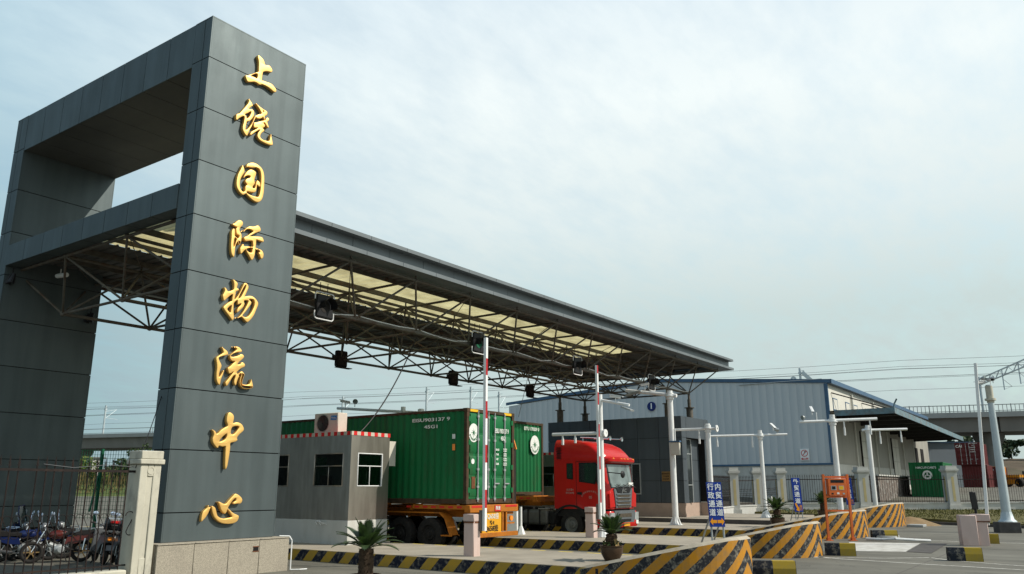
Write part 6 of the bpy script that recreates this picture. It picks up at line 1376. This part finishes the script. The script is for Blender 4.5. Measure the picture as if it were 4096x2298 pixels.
def mast(s,o,top,label,arm=True,z0=12.0):
    p=V(s,o,z0); t=thing('catenary_mast',label,'railway mast',p,0,'railway masts on the viaduct'); L=top-z0
    a=MB(); a.tube(p,V(s,o,top),.17,8); a.build('mast_pipe','mast',t)
    if arm:
        m=MB(); m.path([V(s,o,top-1.2),V(s+.2,o-2.6,top-.6)],.04,5); m.path([V(s,o,top-2.6),V(s+.2,o-2.6,top-.6)],.05,5); m.path([V(s,o,top-2.4),V(s+.2,o-3.1,top-2.5)],.04,5); m.build('cantilever','mast',t)
        m=MB(); m.box(p[0]-.2,p[0]+.2,p[1]-.2,p[1]+.2,top-.9,top-.6); m.tube(V(s,o,top-.4),V(s+.6,o+.1,top-.4),.04,5); m.build('insulator','mast',t)
    return t
for s,tp,lb in ((22,18.8,'left one of the pair of masts seen through the gate arch'),(25.5,18.8,'right one of the pair of masts seen through the gate arch'),(40,18.0,'thin mast just left of the front gate pillar'),(8,17.6,'thin mast beside the far gate pillar'),(76,18.6,'taller mast above the nearer green container'),(84,18.4,'double-armed mast above the nearer green container'),(89,17.4,'short mast right of the double-armed mast over the green container'),(60,17.6,'mast just right of the gold lettered pillar')):
    mast(s,1.6 if s!=25.5 else -4,tp,'railway mast, '+lb)
t=mast(136,1.6,19.2,'railway mast with pulley weights above the warehouse roof ridge'); m=MB(); m.lathe(V(135,1.6,17.6),[(.1,0),(.42,.0),(.42,.1),(.1,.1)],14,0,'x'); m.build('pulley','mast',t); m=MB(); m.bar(V(136.3,1.6,18.6),V(138.2,1.6,16.5),.5,.5); m.build('weight_stack','mast',t)
# portal frame at the right
tp=thing('catenary_portal','grey lattice portal frame carrying railway wires at the right edge','railway portal',V(167,-3,12))
pa=V(167.5,2.0,12); pbx,pby=fr(138,138*(3980-2048)/3345)
za,zb=20.6,20.4
m=MB(); m.tube(pa,(pa[0],pa[1],za),.20,10); m.build('portal_leg','mast',tp); m=MB(); m.tube((pbx,pby,12),(pbx,pby,zb),.20,10); m.build('portal_leg','mast',tp)
A=Vector((pa[0],pa[1],za-.5)); B=Vector((pbx,pby,zb-.4)); m=MB()
for dz in (0,-1.0):
    for dx in (-.35,.35): m.bar(A+Vector((dx,0,dz)),B+Vector((dx,0,dz)),.10,.10)
for i in range(14):
    u=A.lerp(B,i/14); w=A.lerp(B,(i+1)/14); m.bar(u+Vector((-.35,0,0 if i%2 else -1)),w+Vector((-.35,0,-1 if i%2 else 0)),.06,.06); m.bar(u+Vector((.35,0,0 if i%2 else -1)),w+Vector((.35,0,-1 if i%2 else 0)),.06,.06)
m.build('lattice_beam','mast',tp)
for f in (.35,.6):
    q=A.lerp(B,f); m=MB(); m.bar(q,q+Vector((0,0,-3.2)),.16,.16); m.path([q+Vector((0,0,-1.5)),q+Vector((1.2,-1.0,-2.6)),q+Vector((0,0,-3.1))],.05,5); m.build('drop_bracket','mast',tp)
q=Vector((pa[0],pa[1],0)); m=MB(); m.path([q+Vector((0,0,18.3)),q+Vector((-.6,1.6,18.0)),q+Vector((-.2,1.1,16.0)),q+Vector((0,0,15.9))],.06,5); m.path([q+Vector((0,0,18.3)),q+Vector((.3,-1.3,18.4)),q+Vector((.4,-1.6,16.1)),q+Vector((0,0,15.9))],.06,5); m.tube(q+Vector((0,0,20.6)),q+Vector((0,0,21.6)),.09,6); m.build('side_bracket','mast',tp)
# wires along the viaduct
for i,(o,z,sg) in enumerate(((1.2,17.0,.3),(1.2,15.8,.1),(-2,17.8,.35),(-2,16.2,.1),(-5,16.4,.15),(-6,18.0,.35),(1.6,18.2,.3),(-7,14.9,.2))):
    mb=MB(); ks=[SA+j*12.5 for j in range(int((SB-SA)/12.5)+1)]
    mb.path([V(s,o,z+.010*(s-0)+(-sg if j%4==2 else -sg*.75 if j%4 in(1,3) else 0)) for j,s in enumerate(ks)],.022,4)
    tag(mb.build('overhead_wire','wire'),'thin overhead railway wire strung along the viaduct','wire','overhead wires along the viaduct')
# ================================================================== left side: gate post, fence, bikes
t=thing('gate_post','old whitewashed gate post with recessed panel left of the lettered pillar','gate post',(10.2,17.25,0))
x0,x1,y0,y1=9.96,10.44,16.98,17.46
mb=MB(); 
mb.box(x0,x1,y0+.03,y1,-.1,2.50); mb.box(x0,x0+.17,y0,y0+.03,-.1,2.5); mb.box(x1-.17,x1,y0,y0+.03,-.1,2.5); mb.box(x0+.17,x1-.17,y0,y0+.03,2.24,2.5); mb.box(x0+.17,x1-.17,y0,y0+.03,-.1,.55); mb.build('shaft','whitewash',t,bevel=.015)
mb=MB(); mb.box(x0-.05,x1+.05,y0-.05,y1+.05,2.50,2.61); mb.box(x0-.02,x1+.02,y0-.02,y1+.02,2.61,2.79); mb.build('capital','whitewash',t,bevel=.02,seg=2)
mb=MB(); mb.lathe((10.2,16.985,2.37),[(.085,0),(.085,-.012),(.06,-.012),(.06,0)],18,0,'y'); mb.build('medallion','whitewash',t)
t=thing('iron_fence','dark iron spear fence on a whitewashed sill in front of the parked motorbikes','fence',(6,17.2,0),0,'iron fences along the site edge')
mb=MB(); mb.box(-2,9.9,17.0,17.4,-.1,.33); mb.build('sill','whitewash',t,bevel=.03,seg=2)
mb=MB(); mb.box(-2,10.03,17.17,17.215,2.32,2.37); mb.build('rail','iron',t); mb=MB(); mb.box(-2,9.96,17.18,17.205,.40,.43); mb.build('rail','iron',t)
mb=MB(); x=9.80; k=0; rr=random.Random(3)
while x>-1.9:
    short=(k==12); top=2.46 if not short else .62
    mb.tube((x,17.19,.32),(x+rr.uniform(-.008,.008),17.19,top),.0125,6)
    if not short:
        mb.add([(x+.024,17.19,2.45),(x,17.205,2.45),(x-.024,17.19,2.45),(x,17.175,2.45),(x,17.19,2.64)],[(0,1,4),(1,2,4),(2,3,4),(3,0,4)]); mb.box(x-.03,x+.03,17.18,17.20,2.425,2.44)
    x-=.172; k+=1
mb.build('spear_bars','iron',t)
mb=MB(); x=9.72
while x>-1.9:
    for z,r in ((1.40,.075),(1.12,.075)):
        mb.path([(x+r*math.cos(a),17.19,z+r*math.sin(a)) for a in [PI*i/8+(0 if z>1.3 else PI) for i in range(9)]],.006,4)
    mb.path([(x-.075,17.19,1.40),(x+.075,17.19,1.12)],.006,4); x-=.172
mb.build('scroll_band','iron',t)
mb=MB(); mb.path([(9.9+.09*math.cos(a),17.12,1.42+.09*math.sin(a)) for a in [PI*1.0-PI*1.1*i/10 for i in range(11)]]+[(9.88,17.12,1.17)]+[(9.93+.075*math.cos(a),17.12,1.10+.075*math.sin(a)) for a in [PI+PI*.9*i/8 for i in range(9)]],.010,5); mb.build('loose_scroll','iron',t)
mb=MB(); mb.path([(8.0,17.15,2.46),(8.6,17.15,2.40),(9.3,17.15,2.47),(9.9,17.15,2.44)],.007,5); mb.build('loose_wire','wire',t)
# green mesh fence behind
t=thing('mesh_fence','green wire mesh fence behind the motorbikes inside the gate','fence',(18.4,34.4,0))
ma=Vector((15.4,38.6,0)); mb_=Vector((21.6,29.9,0)); L=(mb_-ma).length; d=(mb_-ma).normalized()
mb=MB(); s=0
while s<L: mb.bar(ma+d*s+Vector((0,0,.75)),ma+d*s+Vector((0,0,3.58)),.012,.012); s+=.11
z=.8
while z<3.6: mb.bar(ma+Vector((0,0,z)),ma+d*L+Vector((0,0,z)),.012,.012); z+=.16
mb.build('wire_mesh','mgreen',t)
for s in (.3,5.15,10.2): mb=MB(); q=ma+d*s; mb.bar(q,q+Vector((0,0,3.6)),.12,.09,0,(1,0,0)); mb.build('post','mgreen',t)
mb=MB(); q=ma+d*5.1; mb.bar(q+Vector((0,0,2.6)),q+Vector((-.35,-.25,1.05)),.06,.06); mb.build('stay','mgreen',t)
# ---- motorbikes
def bike(label,x,y,rz,body,rim='galv',scooter=False,topbox=False,shield=False,apron=False,lean=0.10,plate=True,tailred=True):
    t=thing('motorbike',label,'motorbike',(x,y,0),rz,'motorbikes parked behind the iron fence'); t.rotation_euler=(lean,0,rz)
    def add(mb,nm,mat,**k): o=mb.build(nm,mat,**k); o.parent=t; return o
    wr=.29 if not scooter else .25; wt=.05 if not scooter else .065; fx=1.22
    for wx_ in (0,fx):
        a=MB(); n=26; sec=[(wt*math.cos(2*PI*i/8),wt*math.sin(2*PI*i/8)) for i in range(8)]; sec.append(sec[0])
        a.lathe((wx_,0,wr),[(wr-wt+p,q) for p,q in sec],n,0,'y'); w=add(a,'wheel','rubber')
        b=MB(); b.lathe((wx_,0,wr),[(wr-wt*1.5,-.03),(wr-wt*1.1,-.035),(wr-wt*1.1,.035),(wr-wt*1.5,.03),(wr-wt*1.5,-.03)],n,0,'y')
        for k in range(6): b.bar((wx_,0,wr),(wx_+(wr-wt*1.3)*math.cos(k*PI/3),0,wr+(wr-wt*1.3)*math.sin(k*PI/3)),.022,.03)
        b.lathe((wx_,0,wr),[(0,-.07),(.055,-.07),(.055,.07),(0,.07)],12,0,'y'); q=b.build('rim',rim); q.parent=w
        m=MB(); vs=[]
        for k in range(9):
            a_=(R(20)+R(130)*k/8) if wx_==0 else (R(40)+R(120)*k/8)
            for s in(-1,1): vs.append((wx_-(wr+.05)*math.cos(a_) if wx_==0 else wx_+(wr+.05)*math.cos(a_-R(20)),s*(wt+.02),wr+(wr+.05)*math.sin(a_ if wx_==0 else a_-R(20))))
        m.add(vs,[(2*k,2*k+1,2*k+3,2*k+2) for k in range(8)],0,True); add(m,'mudguard',body if wx_ else 'black')
    m=MB(); m.tube((fx,-.07,wr),(fx-.30,-.06,.92),.024,8); m.tube((fx,.07,wr),(fx-.30,.06,.92),.024,8); add(m,'fork','chrome')
    m=MB(); m.path([(fx-.30,0,.90),(.78,0,.60),(.42,0,.38),(.0,0,wr)],.03,7); m.path([(.75,0,.62),(.1,0,.68)],.03,7); m.path([(0,.09,wr),(.45,.08,.36)],.026,7); add(m,'frame','chassis')
    m=MB(); m.sphere((.58,0,.36),.15,12,0,(1.2,.75,.9)); m.tube((.60,0,.40),(.82,0,.50),.07,10); m.lathe((.52,.10,.34),[(0,0),(.085,0),(.085,.05),(0,.06)],12,0,'y'); add(m,'engine','galv')
    m=MB(); m.tube((.62,-.12,.24),(.25,-.14,.26),.022,8); m.tube((.28,-.14,.27),(-.30,-.16,.36),.048,10,r2=.055); add(m,'exhaust','chrome')
    m=MB(); m.path([(-.05,-.10,.62),(-.02,-.10,wr+.02)],.022,6); m.path([(-.05,.10,.62),(-.02,.10,wr+.02)],.022,6); add(m,'shock_absorber','chrome')
    if scooter:
        m=MB(); m.prism([(-.38,.58),(-.30,.78),(.30,.74),(.55,.52),(.62,.30),(.35,.27),(.05,.50)],'y',-.15,.15); add(m,'rear_body',body,bevel=.05,seg=2)
        m=MB(); m.prism([(.95,.25),(1.05,.30),(.95,.95),(.85,.95),(.86,.50)],'y',-.20,.20); add(m,'front_shield',body,bevel=.04,seg=2)
        m=MB(); m.prism([(.55,.24),(.98,.24),(.98,.30),(.55,.30)],'y',-.16,.16); add(m,'footboard','black')
    else:
        m=MB(); m.sphere((.62,0,.74),.17,14,0,(1.5,.75,.75)); add(m,'fuel_tank',body)
        m=MB(); m.prism([(-.30,.66),(-.22,.76),(.40,.66),(.45,.48),(.15,.50)],'y',-.11,.11); add(m,'side_panel',body,bevel=.03)
    m=MB(); m.prism([(-.30,.76),(-.28,.84),(.05,.84),(.22,.78),(.45,.80),(.45,.72),(.0,.72)],'y',-.13,.13); add(m,'seat','seat',bevel=.04,seg=2)
    m=MB(); m.path([(.86,-.33,1.05),(.90,-.16,1.02),(.93,0,.96),(.90,.16,1.02),(.86,.33,1.05)],.016,7); add(m,'handlebar','chrome')
    for s in(-1,1):
        m=MB(); m.tube((.86,s*.24,1.04),(.86,s*.36,1.05),.024,8); add(m,'grip','black')
        m=MB(); m.path([(.89,s*.20,1.04),(.86,s*.28,1.26)],.009,5); m.sphere((.85,s*.29,1.30),.065,10,0,(.35,1.1,.8)); add(m,'mirror','mirrorglass')
    m=MB(); m.sphere((1.0,0,.94),.105,12,0,(.85,1,1)); h=add(m,'headlight','biksilver'); m=MB(); m.lathe((1.07,0,.94),[(.0,.025),(.07,.015),(.085,0)],14,0,'x'); q=m.build('lens','headglass'); q.parent=h
    m=MB(); m.box(-.42,-.34,-.09,.09,.62,.72); add(m,'tail_light','redlens' if tailred else 'amber',bevel=.02)
    m=MB(); m.box(-.20,-.05,-.13,.13,.86,.88); m.path([(-.38,-.11,.80),(-.40,-.11,.9),(-.10,-.13,.88)],.012,5); m.path([(-.38,.11,.80),(-.40,.11,.9),(-.10,.13,.88)],.012,5); add(m,'luggage_rack','chrome')
    if plate: m=MB(); m.obox((-.43,0,.45),(0,1,0),(.35,0,1),(1,0,-.35),.09,.07,.004); add(m,'number_plate','biksilver')
    if topbox:
        m=MB(); m.prism([(-.60,.90),(-.15,.90),(-.12,1.06),(-.64,1.06)],'y',-.20,.20); b_=add(m,'top_box','black',bevel=.04,seg=2)
        m=MB(); m.prism([(-.64,1.062),(-.12,1.062),(-.16,1.17),(-.30,1.22),(-.46,1.22),(-.60,1.17)],'y',-.20,.20); q=m.build('box_lid','biksilver',bevel=.05,seg=2); q.parent=b_
        m=MB(); m.box(-.652,-.62,-.15,.15,1.08,1.15); q=m.build('box_reflector','redlens',bevel=.01); q.parent=b_
    if shield:
        m=MB(); vs=[]
        for j in range(6):
            z=.95+.55*j/5; hw=.22*(1-(max(0,j-2)/5)**2*1.2)
            for k in range(7): u=-1+2*k/6; vs.append((1.02-.10*j/5-.10*u*u,hw*u,z))
        m.add(vs,[(j*7+k,j*7+k+1,(j+1)*7+k+1,(j+1)*7+k) for j in range(5) for k in range(6)],0,True); add(m,'windscreen','boothglass',recalc=False)
        m=MB(); m.path([vs[0],vs[7],vs[14],vs[21],vs[28],vs[35],vs[38],vs[41],vs[34],vs[27],vs[20],vs[13],vs[6]],.018,6); add(m,'windscreen_rim','bikeblue')
    if apron:
        m=MB(); vs=[]
        for j in range(6):
            z=1.05-.85*j/5
            for k in range(7): u=-1+2*k/6; vs.append((.86-.05*j/5-.10*u*u+.02*math.sin(5*u+j),(.36-.05*abs(j-2)/3)*u,z))
        m.add(vs,[(j*7+k,j*7+k+1,(j+1)*7+k+1,(j+1)*7+k) for j in range(5) for k in range(6)],0,True); add(m,'leg_apron','tarp',recalc=False)
    m=MB(); m.path([(.45,.10,.30),(.35,.24,.0)],.014,5); add(m,'side_stand','chassis')
    return t
M['mirrorglass']=pm('mirror_glass',(.45,.55,.70),.08,.6,.05,4)
vr=math.atan2(-.49,.87)   # direction to the right across the line of sight
bike('blue motorbike with tall windscreen and blue leg apron at the left edge',11.35,27.0,vr+R(-18),'bikeblue',shield=True,apron=True)
bike('black motorbike with raised mirrors left of the bronze-rimmed one',11.75,25.9,vr+R(-8),'black')
bike('blue motorbike with chrome rack behind the bronze-rimmed one',12.55,25.1,vr+PI+R(8),'bikeblue')
bike('brown red motorbike with a bronze rim, its rear wheel towards the gate post',12.35,23.6,vr+PI+R(4),'bikered','bronze')
bike('silver scooter with red and white top box, second from the gate post',12.25,22.25,R(72),'biksilver',scooter=True,topbox=True,tailred=False)
bike('silver scooter with red and white top box, nearest the gate post',12.15,21.35,R(66),'biksilver',scooter=True,topbox=True)
bike('blue and silver motorbike half cut off by the left edge',10.9,25.2,vr+R(15),'bikeblue')
# ================================================================== vegetation and far ground
def leaf_cloud(mb,c,rad,n,size,r,flat=.8,hole=.25):
    c=Vector(c)
    blobs=[(c+Vector((r.gauss(0,.42)*rad[0],r.gauss(0,.42)*rad[1],r.gauss(0,.36)*rad[2])),r.uniform(.25,.5)) for _ in range(max(5,n//90))]
    for i in range(n):
        b,s=r.choice(blobs); v=Vector((r.gauss(0,1),r.gauss(0,1),r.gauss(0,1))).normalized()*r.random()**.4
        p=b+Vector((v.x*rad[0]*s,v.y*rad[1]*s,v.z*rad[2]*s*flat)); u=Vector((r.uniform(-1,1),r.uniform(-1,1),r.uniform(-.6,.6))).normalized(); w=u.cross(Vector((r.uniform(-1,1),r.uniform(-1,1),r.uniform(-1,1)))).normalized(); q=size*r.uniform(.6,1.4)
        mb.add([p-u*q,p+w*q*.55,p+u*q,p-w*q*.55],[(0,1,2,3)])
def tree(label,d,rr,zb,h,w,seed,mat='treeleaf',n=1300,size=.30,grp='trees beyond the viaduct'):
    r=random.Random(seed); x,y=fr(d,rr); t=thing('tree',label,'tree',(x,y,zb),0,grp)
    mb=MB(); mb.tube((x,y,zb-.3),(x+.1,y,zb+h*.45),h*.03,8,r2=h*.018)
    for k in range(5):
        a=r.uniform(0,2*PI); mb.tube((x+.05,y,zb+h*(.3+.05*k)),(x+math.cos(a)*w*.35,y+math.sin(a)*w*.35,zb+h*(.55+.07*k)),h*.013,6,r2=h*.005)
    mb.build('trunk','bark',t); mb=MB(); leaf_cloud(mb,(x,y,zb+h*.62),(w*.55,w*.55,h*.42),n,size,r); mb.build('crown',mat,t,recalc=False); return t
def bush(label,d,rr,zb,h,w,seed,mat,n=500,size=.14,grp='bushes on the bank inside the gate'):
    r=random.Random(seed); x,y=fr(d,rr); mb=MB(); leaf_cloud(mb,(x,y,zb+h*.45),(w*.6,w*.6,h*.55),n,size,r); return tag(mb.build('bush',mat,recalc=False,loc=(x,y,zb)),label,'bush',grp)
# bank behind the yard on the left
mb=MB(); ds=[66,69,72,78,86,95,110,140]; zs=[0,.02,.25,.7,1.2,1.5,1.6,1.6]; rs=[-150,-100,-70,-55,-45,-38,-30,-24,-16,-8]; vs=[]
hr=random.Random(11)
for d,zz in zip(ds,zs):
    for q in rs: x,y=fr(d,q); vs.append((x,y,tz(x,y)+zz+(hr.uniform(-.12,.12) if 69<d<120 else 0)-(.1 if d==66 else 0)))
n_=len(rs); mb.add(vs,[(i*n_+j,i*n_+j+1,(i+1)*n_+j+1,(i+1)*n_+j) for i in range(len(ds)-1) for j in range(n_-1)],0,True); mb.build('embankment','grassg',kind='structure',angle=80)
def bz(d): 
    import bisect
    for (a,b),(p,q) in zip(zip(ds,zs),zip(ds[1:],zs[1:])):
        if d<=p: return b+(q-b)*(d-a)/(p-a)
    return zs[-1]
r=random.Random(21); mb=MB()
for i in range(2600):
    d=r.uniform(71,92); q=r.uniform(-.62*d,-.36*d); x,y=fr(d,q); z=tz(x,y)+bz(d)-.05; h=r.uniform(.15,.5) if d<76 else r.uniform(.4,1.3); a=r.uniform(0,PI); w=r.uniform(.03,.10)
    mb.add([(x-math.cos(a)*w,y-math.sin(a)*w,z),(x+math.cos(a)*w,y+math.sin(a)*w,z),(x+r.uniform(-.2,.2),y+r.uniform(-.2,.2),z+h)],[(0,1,2)])
o=mb.build('weeds','weed',recalc=False); o['kind']='stuff'
for i,(d,q,h,w,m) in enumerate(((78,-43.5,2.9,2.6,'bushA'),(80,-40.6,3.3,2.8,'bushA'),(82,-38.3,2.3,2.4,'bushB'),(84,-36.8,2.6,2.6,'weed'),(80,-35.2,2.1,2.5,'weed'),(79,-33.2,2.0,2.2,'weed'),(86,-40,3.6,3,'bushB'),(84,-33.5,2.8,3,'bushB'))):
    x,y=fr(d,q); bush(('tall leafy light green bush','second leafy light green bush','dark green bush','tall dry bush','middle dry bush','low dry bush','rear dark green bush','dark bush nearest the gate post')[i]+' on the bank behind the mesh fence',d,q,tz(x,y)+bz(d)-.2,h,w,40+i,m)
t=thing('hut','small pale hut among the bushes behind the mesh fence','hut',(*fr(88,-44.3),2.9)); x,y=fr(88,-44.3)
MB().box(x-.55,x+.55,y-.6,y+.6,2.6,5.0).build('wall','plaster',t); MB().box(x-.75,x+.75,y-.8,y+.8,5.0,5.15).build('roof','roofsheet',t); MB().box(x-.57,x-.54,y-.25,y+.25,2.8,4.4).build('door','chassis',t)
hr=random.Random(8)
for i in range(13):
    q=-118+i*8.6+hr.uniform(-2,2); d=188+hr.uniform(-6,10); x,y=fr(d,q); h=hr.uniform(6,9.2)
    tree('broad tree in the far row behind the viaduct, seen through its left spans',d,q,2.0,h,hr.uniform(7,10),60+i,n=900,size=.55,grp='trees behind the left spans of the viaduct')
# hillside on the right beyond the viaduct
mb=MB(); ds2=[150,165,185,210,250,330]; zs2=[1.9,3.0,6.5,9.0,10,9]; rs2=[60,75,90,105,120,140,170,220,300]; vs=[]; hr=random.Random(13)
for d,zz in zip(ds2,zs2):
    for q in rs2: x,y=fr(d,q*d/150.); f=max(0,min(1,(q-60)/22)); vs.append((x,y,1.8+(zz-1.8)*f+hr.uniform(-.4,.4)*f))
n_=len(rs2); mb.add(vs,[(i*n_+j,i*n_+j+1,(i+1)*n_+j+1,(i+1)*n_+j) for i in range(len(ds2)-1) for j in range(n_-1)],0,True); mb.build('hillside','hill',kind='structure',angle=80)
for i in range(9):
    q=(.50+.022*i)*215; d=205+hr.uniform(-8,22); x,y=fr(d,q); tree('dark leafy tree on the hillside under the right end of the viaduct',d,q,7.0+hr.uniform(-1,1),hr.uniform(6,8),hr.uniform(7,9),90+i,n=800,size=.6,grp='trees on the far hillside')
for i in range(3):
    q=(.535+.02*i)*190; d=190+hr.uniform(-4,8); tree('dark tree under the viaduct beyond the maroon containers',d,q,2.0,hr.uniform(5,6.5),hr.uniform(6,8),120+i,n=800,size=.5,grp='trees under the viaduct')
# ---- loose cables
def cable(label,pts,r=.02):
    mb=MB(); mb.path(pts,r,6); return tag(mb.build('cable','black'),label,'cable')
P0,P1=Vector((19.3,20.0,3.78)),Vector((21.95,20.0,7.4))
cable('thick sagging cable from the steel booth roof up to the canopy',[P0.lerp(P1,i/14)+Vector((0,0,-.38*4*(i/14)*(1-i/14)))for i in range(15)],.022)
P0,P1=Vector((24.5,17.2,4.52)),Vector((28.9,19.6,7.3))
cable('thin straight cable from the nearer container roof edge up to the canopy',[P0.lerp(P1,i/6) for i in range(7)],.010)
P0,P1=Vector((9.93,17.15,2.42)),Vector((10.82,17.9,4.1))
cable('dark cable rising from the gate post to the lettered pillar',[P0.lerp(P1,i/8)+Vector((0,0,-.06*4*(i/8)*(1-i/8))) for i in range(9)],.010)
mb=MB(); mb.path([(35.1,8.0,.06),(34.9,7.4,.07),(34.85,6.9,.11),(35.2,6.3,.07),(35.6,5.8,.04)],.05,8); tag(mb.build('white_pipe','white'),'white pipe lying on the ground behind the weighbridge deck','pipe')
